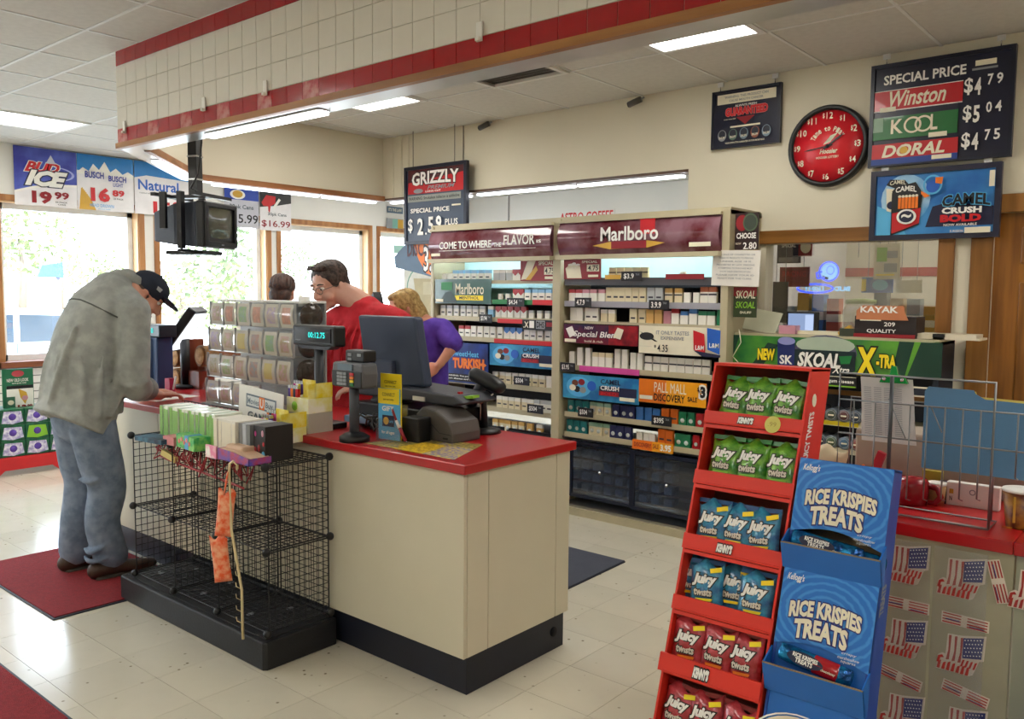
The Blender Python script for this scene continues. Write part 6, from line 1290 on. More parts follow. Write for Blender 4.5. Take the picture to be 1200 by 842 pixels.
MB().prism([(yf(ztop)-.002, ztop-.006), (yf(ztop)-.002, ztop+.002), (yf(ztop)+DP, ztop-.006), (yf(ztop)+DP, ztop-.014)], X0, X1, axis='x').build('top_panel', RC, rd)
led = [(1.274, 1.240), (1.113, 1.077), (.944, .905), (.784, .748), (.642, .598), (.475, .43)]
for k, (a, b) in enumerate(led):
    pr = .004 if k < 4 else .022
    MB().prism([(yf(b)-pr, b), (yf(a)-pr, a), (yf(a)-pr+.006, a), (yf(b)-pr+.006, b)], X0-.002, X1+.002, axis='x').build('front_lip', RC, rd)
    MB().prism([(yf(b)-pr, b), (yf(b)+DP-.01, b+.0), (yf(b)+DP-.01, b+.005), (yf(b)-pr, b+.005)], X0+.006, X1-.006, axis='x').build('tier_floor', RC, rd)
    if k < 5: MB().prism([(yf(b-.006)-.003, b-.012), (yf(b)+.05, b-.008), (yf(b)+.05, b-.004), (yf(b)-.002, b-.003)], X0+.002, X1-.002, axis='x').build('top_flap', RC, rd)
MB().prism([(yf(0), 0), (yf(.43), .43), (yf(.43)+.005, .43), (yf(0)+.005, 0)], X0, X1, axis='x').build('base_front', RC, rd)
LEAN = -math.atan(.322)
def on_lip(par, k, u0, u1, s_, **kw):
    a, b = led[k]; pr = .004 if k < 4 else .022; e = thing('lip', 'x', 'x')
    return a, b, pr
def slant_text(par, s_, x0, x1, za, zb_, yfun, off, m_, outline=None, bold=.03, shear=.2, nm='lettering', arc=0, ow=.08):
    """lettering laid on the leaning front"""
    for pas in ((1, 0) if outline else (0,)):
        vs, fs = txt_mesh(s_, 2, bold+(ow if pas else 0), shear); bs, _ = txt_mesh(s_, 2, bold, shear)
        u0 = min(v.x for v in bs); u1 = max(v.x for v in bs); v0 = min(v.y for v in bs); v1 = max(v.y for v in bs)
        q = []
        for v in vs:
            tt = (v.x-u0)/(u1-u0); x = x0+(x1-x0)*tt; z = zb_+(za-zb_)*(v.y-v0)/(v1-v0)+arc*(1-(2*tt-1)**2); q.append((x, yfun(z)-off-(0 if pas else .0007), z))
        mb = MB(); mb.add(q, fs); mb.build(nm, outline if pas else m_, par)
for k, off in ((0, .006), (2, .006), (4, .024)):
    a, b = led[k]; slant_text(rd, "KENNY'S", -1.0, -.955, a-.008, b+.009, yf, off+.0, WHITE, outline=BLACK, bold=.08, ow=.12)
m_ = MB(); m_.add([(-.90+.022*math.cos(2*PI*q/20), yf(1.255+.022*math.sin(2*PI*q/20))-.0065, 1.255+.022*math.sin(2*PI*q/20)) for q in range(20)], [tuple(range(20))]); m_.build('price_spot', mat('spot_yellow', '#d8cf6a', .5), rd)
slant_text(rd, '.99', -.912, -.889, 1.262, 1.25, yf, .0075, mat('print_sandy', '#b09a4a', .5), bold=0, shear=0)
# lettering up the right side
sd = Sign(rd, 1, 1, 0)
m_ = MB()
def side_text(s_, y0, z0, z1, h_):
    vs, fs = txt_mesh(s_, 2, .04, 0.); u0 = min(v.x for v in vs); u1 = max(v.x for v in vs); v0 = min(v.y for v in vs); v1 = max(v.y for v in vs)
    mb = MB(); mb.add([(X1+.0012, y0+(.322*(z0+(z1-z0)*(v.x-u0)/(u1-u0)))+h_*(1-(v.y-v0)/(v1-v0)), z0+(z1-z0)*(v.x-u0)/(u1-u0)) for v in vs], [f for f in fs]); mb.build('side_lettering', WHITE, rd)
side_text('JUICY TWISTS', yf(0)+.03, 1.16, 1.29, .045); side_text('KENNY', yf(0)+.035, 1.10, 1.13, .03)
mb = MB(); mb.add([(X1+.0012, yf(1.32)+.05+.016*math.cos(q), 1.32+.018*math.sin(q)) for q in [i*.628 for i in range(10)]], [tuple(range(10))]); mb.build('logo_spot', CREAM, rd)
# bags
BAGS = {'green': (mat('bag_green', '#257a20', .3, scale=34, col2='#7fb83a', coat=.5, bump=.5, bscale=45), mat('bag_green_dark', '#1d7a2a', .3)), 'blue': (mat('bag_blue', '#175f94', .28, scale=30, col2='#3fa0c4', coat=.5, bump=.5, bscale=45), mat('bag_blue_dark', '#124a80', .3)), 'red': (mat('bag_red', '#a01820', .28, scale=30, col2='#c9505a', coat=.5, bump=.5, bscale=45), mat('bag_red_dark', '#86141c', .3))}
def make_bag(c, seed, w=.098, h=.122):
    t = thing('candy_bag', 'x', 'candy bag'); bm, bd_ = BAGS[c]
    pouch('bag', w, h, .035, bm, seed).build('pouch', bm, t)
    MB().box(-w/2, w/2, -.0016, .0016, h-.004, h+.008).build('top_seal', bd_, t)
    s = Sign(t, w, h, -.0182); s.pt = lambda u, v: ((u-.5)*w, h/2+(.5-v)*h)
    s.text('Juicy', .14, .24, .84, .52, WHITE, bold=.06, shear=.25, outline=mat('print_umber', '#2c2620', .5), ow=.09, y=-.0175); s.text('twists', .2, .56, .72, .72, mat('print_bone', '#d8d0c0', .5), bold=.04, outline=mat('print_umber', ''), ow=.1, y=-.0178)
    if c != 'green': s.poly([(.62, .12), (.95, .06), (.97, .16), (.64, .22)], YEL, y=-.0165)
    s.poly([(.25, .78), (.75, .76), (.72, .82), (.28, .84)], YEL if c == 'blue' else (LGRN if c == 'green' else ORG), y=-.0172)
    return t
proto = {c: make_bag(c, i+3) for i, c in enumerate(('green', 'blue', 'red'))}
used_p = set()
ordn = ['left', 'second', 'third', 'right']
rowsb = [('green', 0, 'top tier', [-1.035, -.96, -.885]), ('green', 1, 'second tier', [-1.035, -.955, -.87]), ('blue', 2, 'third tier', [-1.035, -.965, -.89]), ('blue', 3, 'fourth tier', [-1.075, -1.02, -.955, -.885]), ('red', 4, 'fifth tier', [-1.045, -.965, -.885]), ('red', 5, 'sixth tier', [-1.05, -.965, -.88])]
for c, k, nm, xs_ in rowsb:
    for j, x in enumerate(xs_):
        b = led[k][1]; back_ = .03 if (len(xs_) == 4 and j in (0, 2)) else 0
        pos = (ordn[j] if len(xs_) == 4 else ('left', 'middle', 'right')[j])
        lab = '%s candy bag, %s one on the %s of the red display' % (c, pos if len(xs_) == 3 else {'left': 'leftmost', 'second': 'second', 'third': 'third', 'right': 'rightmost'}[pos], nm)
        loc = (x, yf(b)+.035+back_, b+.006); rot = (LEAN+random.uniform(-.04, .04), random.uniform(-.08, .08), random.uniform(-.12, .12))
        if c not in used_p: t = proto[c]; used_p.add(c); t.location = loc; t.rotation_euler = rot; t['label'] = lab; t['group'] = 'candy bags on the red display'
        else: dup(proto[c], loc, rot=rot, label=lab, group='candy bags on the red display')

# ================================================================== BLUE TREAT DISPLAY
def yb_(z): return 1.768+.30*z
BX0, BX1, BD = -.81, -.58, .085
def ringmat():
    m = mat('blue_ring_print', '#1f6ac0', .35, coat=.2); n = m.node_tree; b = n.nodes['Principled BSDF']
    t = n.nodes.new('ShaderNodeTexCoord'); mp = n.nodes.new('ShaderNodeMapping'); mp.inputs['Scale'].default_value = (1, .0001, 1.35); w = n.nodes.new('ShaderNodeTexWave'); w.wave_type = 'RINGS'; w.rings_direction = 'SPHERICAL'
    w.inputs['Scale'].default_value = 15; w.inputs['Distortion'].default_value = 1.6; w.inputs['Detail'].default_value = 1; w.inputs['Detail Scale'].default_value = 3
    cr = n.nodes.new('ShaderNodeValToRGB'); cr.color_ramp.elements[0].color = (*hx('#1f70c8'), 1); cr.color_ramp.elements[1].color = (*hx('#3f8ed8'), 1); cr.color_ramp.elements[0].position = .45; cr.color_ramp.elements[1].position = .98
    n.links.new(t.outputs['Object'], mp.inputs[0]); n.links.new(mp.outputs[0], w.inputs[0]); n.links.new(w.outputs[0], cr.inputs[0]); n.links.new(cr.outputs[0], b.inputs['Base Color']); return m
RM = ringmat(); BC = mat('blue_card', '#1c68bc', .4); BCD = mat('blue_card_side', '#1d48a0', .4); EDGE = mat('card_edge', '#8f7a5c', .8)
bd = thing('treat_display', 'blue cardboard display of rice treat bars with two printed header panels', 'display stand', (0, 0, 0))
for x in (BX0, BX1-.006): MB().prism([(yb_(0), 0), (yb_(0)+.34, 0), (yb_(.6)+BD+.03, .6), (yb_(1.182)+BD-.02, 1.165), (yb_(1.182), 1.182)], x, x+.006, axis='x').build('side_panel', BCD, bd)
MB().prism([(yb_(0)+BD-.008, 0), (yb_(0)+BD, 0), (yb_(1.16)+BD, 1.16), (yb_(1.16)+BD-.008, 1.16)], BX0+.006, BX1-.006, axis='x').build('back_panel', EDGE, bd)
MB().prism([(yb_(1.182), 1.176), (yb_(1.182), 1.183), (yb_(1.182)+BD-.02, 1.17), (yb_(1.182)+BD-.02, 1.163)], BX0, BX1, axis='x').build('top_panel', BC, bd)
def head_panel(z0, z1, nm):
    """printed front with a wavy lower cut; local origin at its centre for the ring print"""
    cx, cz = (BX0+BX1)/2, (z0+z1)/2; n = 14; vs = []; fs = []
    for i in range(n+1):
        u = i/n; zc = z0+(.022*math.sin(PI*u*1.05)*(1 if u < .95 else .6) if True else 0)-.012*u
        for (z) in (zc, z1): vs.append((BX0+(BX1-BX0)*u-cx, yb_(z)-yb_(cz)-.001, z-cz))
    for i in range(n): fs.append((2*i, 2*i+2, 2*i+3, 2*i+1))
    k = len(vs); vs += [(x, y+.004, z) for x, y, z in vs]; fs += [tuple(k+q for q in f[::-1]) for f in fs]
    mb = MB(); mb.add(vs, fs); o = mb.build(nm, RM, bd, (cx, yb_(cz), cz))
    return o
for z0, z1 in ((1.003, 1.182), (.735, .917)):
    head_panel(z0, z1, 'header_panel'); h_ = z1-z0
    f = lambda v: z1-v*h_*1.05
    slant_text(bd, "Kellogg's", BX0+.012, BX0+.055, f(.06), f(.17), yb_, .003, WHITE, bold=.02, shear=.3)
    slant_text(bd, 'RICE KRISPIES', BX0+.028, BX1-.028, f(.40), f(.60), yb_, .003, mat('print_ivory', '#ece4cc', .5), outline=mat('print_indigo', '#2a2a78', .5), bold=.05, shear=.0, arc=.012, ow=.06)
    slant_text(bd, 'TREATS', BX0+.045, BX1-.055, f(.60), f(.84), yb_, .003, mat('print_ivory', ''), outline=mat('print_indigo', ''), bold=.05, shear=.0, arc=.008, ow=.06)
    for k, w_ in enumerate(('crispy', 'marshmallow', 'squares')): slant_text(bd, w_, BX1-.065-.008*(k == 1), BX1-.03+.008*(k == 1), f(.84+k*.05)+.0, f(.875+k*.05), yb_, .003, WHITE, bold=.0)
def tray(zt, zb_, zl, py):
    # front wall of the tray stands proud of the panel
    MB().prism([(yb_(zb_)-.001, zb_), (yb_(zt)-py, zt), (yb_(zt)-py+.005, zt+.001), (yb_(zb_)+.005, zb_)], BX0-.006, BX1+.004, axis='x').build('tray_front', BC, bd)
    MB().prism([(yb_(zt)-py, zt-.001), (yb_(zt)-py+.005, zt-.001), (yb_(zt)-py+.005, zt+.0015), (yb_(zt)-py, zt+.0015)], BX0-.006, BX1+.004, axis='x').build('tray_edge', EDGE, bd)
    for x in (BX0-.006, BX1): MB().prism([(yb_(zb_), zb_), (yb_(zt)-py, zt), (yb_(zt)+.01, zt+.025), (yb_(zb_)+.02, zb_)], x, x+.004, axis='x').build('tray_side', BC, bd)
    MB().prism([(yb_(zb_), zb_), (yb_(zb_)+BD-.01, zb_), (yb_(zb_)+BD-.01, zb_+.004), (yb_(zb_), zb_+.004)], BX0+.006, BX1-.006, axis='x').build('tray_floor', BC, bd)
tray(.982, .914, 0, .040); tray(.70, .625, 0, .045)
MB().prism([(yb_(0), 0), (yb_(.917), .917), (yb_(.917)+.004, .917), (yb_(0)+.004, 0)], BX0, BX1, axis='x').build('lower_front', BC, bd).location.y = .004
mb = MB(); mb.add([((BX0+BX1)/2-.02+.12*math.cos(q*.2094), yb_(.50+.085*math.sin(q*.2094))-.0012, .50+.085*math.sin(q*.2094)) for q in range(30)], [tuple(range(30))]); mb.build('cream_oval', CREAM, bd)
mb = MB()
for q in range(31):
    a_ = q*.2094
    for r__ in (1.04, 1.08): mb.v.append(((BX0+BX1)/2-.02+.12*r__*math.cos(a_), yb_(.50+.085*r__*math.sin(a_))-.0015, .50+.085*r__*math.sin(a_)))
for q in range(30): mb.f.append([2*q, 2*q+1, 2*q+3, 2*q+2]); mb.m.append(0); mb.sm.append(False)
mb.build('oval_ring', WHITE, bd)
slant_text(bd, 'Hey!', BX0+.03, BX0+.10, .568, .53, yb_, .003, RED, bold=.05, shear=.3)
slant_text(bd, 'TREATS', BX1-.006+.0, BX1-.006, .9, .9, yb_, .0, WHITE) if False else None
vs, fs = txt_mesh('TREATS', 2, .04, 0.); u0 = min(v.x for v in vs); u1 = max(v.x for v in vs); v0 = min(v.y for v in vs); v1 = max(v.y for v in vs)
mb = MB(); mb.add([(BX1+.0012, yb_(.84+.07*(v.x-u0)/(u1-u0))+.02+.035*(1-(v.y-v0)/(v1-v0)), .84+.07*(v.x-u0)/(u1-u0)) for v in vs], fs); mb.build('side_lettering', GREY, bd)
FOILB = mat('blue_foil', '#1f8fc4', .18, metal=.6, scale=40, col2='#0c3f7c', bump=.5, bscale=60); FOILR = mat('red_foil', '#a8141e', .25, coat=.5)
def bar(x, y, z, a, lab, red):
    t = thing('treat_bar', lab, 'snack bar', (x, y, z), rot=(-.35, a, 0), group='foil wrapped treat bars in the blue display')
    m_ = MB(); m_.limb([(-.085, 0, 0), (-.05, 0, 0), (.05, 0, 0), (.085, 0, 0)], [(.006, .02), (.014, .022), (.014, .022), (.006, .02)], n=12, side=(0, 1, 0)); m_.build('wrapper', FOILB, t)
    if red: m_ = MB(); m_.limb([(.0, 0, 0), (.055, 0, 0)], [(.0150, .0228), (.0146, .0224)], n=12, side=(0, 1, 0), sub=2); m_.build('red_band', FOILR, t)
    s = Sign(t, .17, .045, -.0165); s.ell(.38, .5, .26, .36, NAVY, y=-.0148); s.text('RICE KRISPIES', .2, .25, .56, .48, WHITE, bold=.04, y=-.0152); s.text('TREATS', .25, .5, .5, .75, WHITE, bold=.04, y=-.0152); s.text('chocolatey', .62, .55, .82, .72, CREAM, y=-.0158)
bar((BX0+BX1)/2-.005, yb_(.715)-.012, .716, .13, 'foil-wrapped treat bar with a red band in the lower blue tray, in front', True)
bar((BX0+BX1)/2+.01, yb_(.71)+.018, .705, .05, 'foil-wrapped treat bar behind the red-banded one in the lower tray', False)
bar((BX0+BX1)/2-.02, yb_(.98)+.0, .980, .10, 'foil-wrapped treat bar showing in the gap of the upper tray, left', False)
bar((BX0+BX1)/2+.03, yb_(.97)+.012, .966, .10, 'foil-wrapped treat bar showing in the gap of the upper tray, right', False)

# ================================================================== MATS
RMAT = mat('red_mat_pile', '#8f1a22', .95, var=.22, scale=60, bump=.6, bscale=400); RUB = mat('rubber_edge', '#1d2130', .6)
def floormat(lab, pts, m_, nm='floor_mat', e=.02):
    c = sum((Vector(p) for p in pts), Vector((0, 0)))/len(pts); t = thing(nm, lab, 'mat', (c.x, c.y, 0))
    q = [Vector(p)-c for p in pts]; MB().prism([tuple(v) for v in q], .0, .006, axis='z').build('edge', RUB, t)
    MB().prism([tuple(v*(1-e/v.length)) for v in q], .005, .011, axis='z').build('pile', m_, t)
floormat('large red entrance mat under the writing customer\'s feet', [(-5.41, 1.60), (-4.24, 1.60), (-4.22, 2.33), (-5.41, 2.33)], RMAT)
floormat('red entrance mat at the lower left corner of the photo', [(-4.35, .35), (-3.18, .35), (-3.18, 1.256), (-4.35, 1.256)], RMAT)
floormat('dark grey anti-fatigue mat behind the counter end', [(-4.4, 3.55), (-2.62, 3.55), (-2.64, 4.20), (-4.4, 4.20)], mat('grey_rubber', '#3f4350', .8, var=.1, bump=.2, bscale=200), 'rubber_mat', .004)
# ================================================================== PEOPLE
SKIN = mat('skin', '#d1957b', .5, var=.08, scale=12, bump=.05, bscale=200); SKIN2 = mat('skin_fair', '#dba893', .5, var=.08, scale=12, bump=.05, bscale=200)
def frame(c, fwd, upv=(0, 0, 1), sc=1.):
    f = Vector(fwd).normalized(); u = Vector(upv); x = f.cross(u).normalized(); u = x.cross(f).normalized()
    return Matrix(((x.x*sc, f.x*sc, u.x*sc, c[0]), (x.y*sc, f.y*sc, u.y*sc, c[1]), (x.z*sc, f.z*sc, u.z*sc, c[2]), (0, 0, 0, 1)))
def head_into(mb, M):
    old = mb.M; mb.M = M
    mb.ball((0, -.015, .035), (.078, .098, .088)); mb.ball((0, .022, -.02), (.066, .07, .085)); mb.ball((0, .035, -.07), (.05, .046, .042)); mb.ball((0, .066, -.098), (.022, .018, .018))
    mb.limb([(0, .086, .018), (0, .102, -.008), (0, .108, -.03)], [.008, .011, .015], n=10, sub=2); mb.ball((-.012, .098, -.033), .010, n=8, m=6); mb.ball((.012, .098, -.033), .010, n=8, m=6)
    for s_ in (-1, 1):
        mb.ball((s_*.080, -.008, -.01), (.010, .022, .032), n=10, m=8); mb.ball((s_*.040, .060, -.035), (.026, .026, .026), n=10, m=8); mb.ball((s_*.030, .080, .030), (.026, .014, .008), n=10, m=6)
    mb.ball((0, .084, -.062), (.024, .012, .008), n=10, m=6); mb.ball((0, .082, -.073), (.021, .012, .008), n=10, m=6)
    mb.M = old
def eyes(par, M, iris='#4a3a2c'):
    ew = mat('eye_white', '#e8e2da', .3); ei = mat('iris_'+iris[1:], iris, .2); lip = mat('lip', '#b0625a', .5)
    for s_ in (-1, 1):
        m_ = MB(); m_.M = M; m_.ball((s_*.030, .079, .012), (.0125, .011, .0095), n=12, m=8); m_.ball((s_*.030, .0885, .010), (.005, .003, .005), n=10, m=6, mi=1); m_.build('eye', [ew, ei], par)
    m_ = MB(); m_.M = M; m_.limb([(-.02, .091, -.067), (0, .0965, -.066), (.02, .091, -.067)], [.003, .0045, .003], n=8, sub=3); m_.build('lips', lip, par)
def brows(par, M, m0):
    m_ = MB(); m_.M = M
    for s_ in (-1, 1): m_.limb([(s_*.015, .092, .034), (s_*.032, .092, .039), (s_*.048, .080, .034)], [.003, .004, .0025], n=8, sub=3)
    m_.build('eyebrows', m0, par)['kind'] = 'stuff'
def hand_into(mb, wrist, d, n_, curl=.5, thumb=1, sc=1.):
    """palm along d, back of the hand facing n_"""
    d = Vector(d).normalized(); n_ = Vector(n_); n_ = (n_-d*n_.dot(d)).normalized(); s_ = d.cross(n_)
    w = Vector(wrist); mb.limb([w-d*.03, w, w+d*.045*sc, w+d*.085*sc], [(.026, .02), (.027, .019), (.042, .016), (.040, .014)], n=12, side=s_, sub=3)
    for k, (o, L_) in enumerate(((-.030, .062), (-.010, .075), (.011, .072), (.030, .055))):
        b = w+d*.082*sc+s_*o*sc; p1 = b+(d*math.cos(curl*.6)-n_*math.sin(curl*.6))*L_*.45*sc; p2 = p1+(d*math.cos(curl*1.5)-n_*math.sin(curl*1.5))*L_*.35*sc; p3 = p2+(d*math.cos(curl*2.3)-n_*math.sin(curl*2.3))*L_*.25*sc
        mb.limb([b-d*.015, p1, p2, p3], [.0098, .009, .0082, .007], n=8, sub=3)
    b = w+d*.025*sc+s_*thumb*-.030*sc; q = (d*.6-s_*thumb*.6-n_*.45).normalized(); mb.limb([b, b+q*.035*sc, b+(q*.6+d*.5-n_*.1).normalized()*.065*sc], [.013, .0115, .009], n=8, sub=3)
def cloth(name, col, col2=None, **k): return mat(name, col, .85, var=.14, scale=14, col2=col2, bump=.55, bscale=11, **k)

def mkperson(label, root): return thing('person', label, 'person', root)
def nmb(root): m = MB(); m.M = Matrix.Translation(-Vector(root)); return m
def rel(M, root): return Matrix.Translation(-Vector(root)) @ M
def shoe(par, root, heel, toe, w=.05, m_=None):
    h, t_ = Vector(heel), Vector(toe); d = (t_-h).normalized(); s_ = Vector((d.y, -d.x, 0))
    m = nmb(root); m.limb([h+Vector((0, 0, .055)), h+d*.10+Vector((0, 0, .06)), h+d*.19+Vector((0, 0, .042)), t_+Vector((0, 0, .032))], [(w*.85, .05), (w*.95, .05), (w, .035), (w*.8, .024)], n=14, side=s_)
    o = m.build('shoe', m_, par, remesh=.008, smooth=3)
    m = nmb(root); m.limb([h+Vector((0, 0, .014))+d*.0, h+d*.12+Vector((0, 0, .013)), t_+Vector((0, 0, .013))], [(w*.95, .013), (w*1.02, .013), (w*.85, .012)], n=14, side=s_); m.build('sole', mat('shoe_sole', '#4a423c', .7), o)
    m = nmb(root)
    for k in range(4): c = h+d*(.10+k*.025)+Vector((0, 0, .105-k*.012)); m.tube([c-s_*.02, c+Vector((0, 0, .006)), c+s_*.02], .003, n=5)
    m.build('laces', mat('shoe_lace', '#6a6258', .7), o)

# ---- customer writing at the counter
R0 = (-4.80, 2.05, 0)
pp = mkperson('person in a loose grey shirt and jeans bending over the counter to write', R0)
HM = frame(P(170, 347, X=-4.74), (.42, .62, -.66), (0, .45, 1), 1.04)
hR, hL, kR, kL, aR, aL = (-4.71, 2.02, .93), (-4.89, 2.01, .93), (-4.68, 2.07, .50), (-4.89, 2.03, .50), (-4.68, 2.08, .11), (-4.92, 2.00, .11)
nk = Vector((-4.79, 2.27, 1.60)); hc = HM.translation
shR, shL = Vector((-4.60, 2.20, 1.49)), Vector((-5.00, 2.20, 1.49)); elR = P(158, 450, X=-4.56); elL = Vector((-5.06, 2.30, 1.10)); haR = P(187, 463, Y=2.43); haL = Vector((-5.02, 2.50, .975))
b = nmb(R0); head_into(b, rel(HM, R0)); b.limb([hc-Vector((.0, .02, .03)), (hc+nk)/2-Vector((0, .01, .0)), nk-Vector((0, .03, .05))], [.06, .062, .08], n=14)
b.limb([(-4.8, 1.99, .95), (-4.8, 2.02, 1.2), (-4.8, 2.12, 1.45), nk], [(.15, .11), (.16, .11), (.16, .11), (.10, .08)], side=(1, 0, 0)); b.limb([shR, elR, haR], [.05, .042, .030]); b.limb([shL, elL, haL], [.05, .042, .030])
for a_, c_, d_ in ((hR, kR, aR), (hL, kL, aL)): b.limb([a_, c_, d_], [.08, .055, .04])
b.limb([shL, nk, shR], [.055, .07, .055])
hand_into(b, haR, P(208, 461, Y=2.53)-haR, (0, -.2, 1), .6, 1); hand_into(b, haL, (.3, .9, .0), (0, 0, 1), .3, -1)
b.build('body', SKIN, pp, remesh=.007, smooth=2)
eyes(pp, rel(HM, R0))
j = nmb(R0); JN = cloth('worn_denim', '#66768c', '#8392a8')
j.limb([(-4.80, 2.0, .88), (-4.80, 2.0, 1.02)], [(.19, .155), (.19, .15)], side=(1, 0, 0), n=20)
j.limb([(-4.70, 2.0, .90), (-4.685, 2.04, .66), kR, (-4.685, 2.04, .32), (-4.68, 2.07, .15), (-4.68, 2.08, .11)], [(.115, .125), (.108, .115), (.095, .10), (.088, .092), (.088, .09), (.088, .095)], side=(1, 0, 0), n=20)
j.limb([(-4.90, 2.0, .90), (-4.90, 2.02, .66), kL, (-4.90, 2.0, .32), (-4.92, 1.99, .15), (-4.92, 2.0, .11)], [(.115, .125), (.108, .115), (.092, .10), (.086, .09), (.086, .09), (.086, .095)], side=(1, 0, 0), n=20)
for k in range(2): j.limb([(-4.60, 2.02+.05*math.cos(k), .14+k*.08), (-4.64, 1.96, .115+k*.05), (-4.72, 1.955, .13+k*.045)], [.012, .016, .010], n=8, sub=3)
for k in range(3): j.limb([(-4.585, 2.05, .60+k*.06), (-4.63, 1.955, .56+k*.07), (-4.70, 1.93, .57+k*.07)], [.010, .015, .008], n=8, sub=3)
j.build('jeans', JN, pp, remesh=.009, smooth=4)
s_ = nmb(R0); SH = cloth('grey_shirt', '#8e928e', '#a3a6a1')
s_.limb([(-4.80, 1.935, .86), (-4.80, 1.985, .96), (-4.80, 2.00, 1.13), (-4.80, 2.05, 1.32), (-4.80, 2.11, 1.47), (-4.80, 2.19, 1.58), (-4.80, 2.27, 1.64)], [(.245, .20), (.235, .195), (.22, .18), (.225, .175), (.22, .16), (.17, .125), (.09, .085)], side=(1, 0, 0), n=26, sub=5, flat0=True)
s_.limb([shL, (-4.90, 2.20, 1.55), (-4.80, 2.21, 1.57), (-4.70, 2.20, 1.55), shR], [.085, .085, .08, .085, .085], n=16)
el2 = elR+(Vector(haR)-elR)*.30
s_.limb([shR, (shR+elR)/2+Vector((.01, -.01, 0)), elR, el2], [.098, .092, .082, .068], n=18); s_.limb([shL, (shL+elL)/2, elL, elL+(haL-elL)*.5], [.09, .085, .075, .065], n=18)
for a_, c_, d_ in ((shR+Vector((.07, .0, -.10)), elR+Vector((.06, -.05, .12)), elR+Vector((.02, .06, .07))), ((-4.62, 1.90, .95), (-4.60, 1.98, 1.1), (-4.62, 2.08, 1.22)), ((-4.72, 1.80, 1.0), (-4.68, 1.85, 1.2), (-4.66, 1.92, 1.4)), ((-4.85, 1.80, .98), (-4.84, 1.84, 1.2), (-4.80, 1.90, 1.38)), ((-4.56, 2.05, .92), (-4.57, 2.12, 1.05), (-4.60, 2.18, 1.18))): s_.limb([a_, c_, d_], [.014, .02, .012], n=8, sub=4)
for k in range(9):
    a_ = -2.6+k*.42; r__ = .215; c0 = Vector((-4.80+r__*1.1*math.cos(a_), 2.0+.19*math.sin(a_), .93)); s_.limb([c0, c0+Vector((.01*math.sin(k*3), .015, .16)), c0+Vector((.03*math.cos(k*2), .03+.02*math.sin(k), .32))], [.020, .016, .008], n=8, sub=4)
for k in range(5):
    q = shR.lerp(elR, .35+k*.16); s_.limb([q+Vector((-.03, -.085, .03)), q+Vector((.06, -.06, -.01)), q+Vector((.085, .04, .02))], [.010, .015, .008], n=8, sub=3)
so_ = s_.build('shirt', SH, pp, remesh=.010, smooth=5)
m = nmb(R0); m.limb([nk+Vector((-.08, .0, .06)), nk+Vector((-.05, -.06, .085)), nk+Vector((.04, -.06, .085)), nk+Vector((.085, -.0, .06)), nk+Vector((.085, .07, .0))], [(.014, .03)]*5, n=10); m.build('collar', SH, pp, smooth=1)
m = nmb(R0); m.limb([el2-(Vector(haR)-elR)*.03, el2+(Vector(haR)-elR)*.14], [.072, .070], n=18); m.build('cuff', cloth('grey_cuff', '#8c918c'), pp)
m = nmb(R0); m.tube([(-4.56, 2.10, 1.45), (-4.64, 2.00, 1.52), (-4.72, 1.975, 1.545), (-4.80, 1.965, 1.55), (-4.90, 1.98, 1.54)], .004, n=6); m.build('yoke_seam', cloth('seam_grey', '#5c605c'), pp)
m = nmb(R0); M_ = rel(HM, R0); m.M = M_
m.ball((0, -.030, .0), (.083, .088, .075), n=20, m=12); m.build('hair', mat('short_brown_hair', '#4a3a30', .8, bump=.5, bscale=120), pp, remesh=.006, smooth=2)
c_ = MB(); c_.M = M_; c_.ball((0, -.012, .058), (.090, .110, .082), n=22, m=14)
cap = c_.build('cap', cloth('navy_cap', '#1c2434'), pp)
c_ = MB(); c_.M = M_; c_.limb([(-.055, .085, .052), (0, .125, .050), (.055, .085, .052)], [(.055, .007), (.062, .007), (.055, .007)], n=14, side=(0, 1, 0)); c_.build('brim', cloth('navy_cap', ''), cap)
c_ = MB(); c_.M = M_; c_.ball((0, -.012, .142), (.008, .008, .005), n=8, m=6); c_.build('cap_button', cloth('navy_cap', ''), cap); c_ = MB(); c_.M = M_; c_.box(.070, .084, .02, .05, .055, .075); c_.build('cap_mark', GREY, cap)
SHB = mat('brown_leather', '#46342a', .55, bump=.3, bscale=60)
shoe(pp, R0, (-4.665, 1.985, 0), (-4.65, 2.30, 0), .055, SHB); shoe(pp, R0, (-4.92, 1.93, 0), (-4.93, 2.24, 0), .055, SHB)
t = tag(MB().tube([P(203, 456, Y=2.50), P(206, 441, Y=2.53)], .006, n=6).build('white_pen', WHITE), 'white pen held upright in the writing customer\'s hand', 'pen')

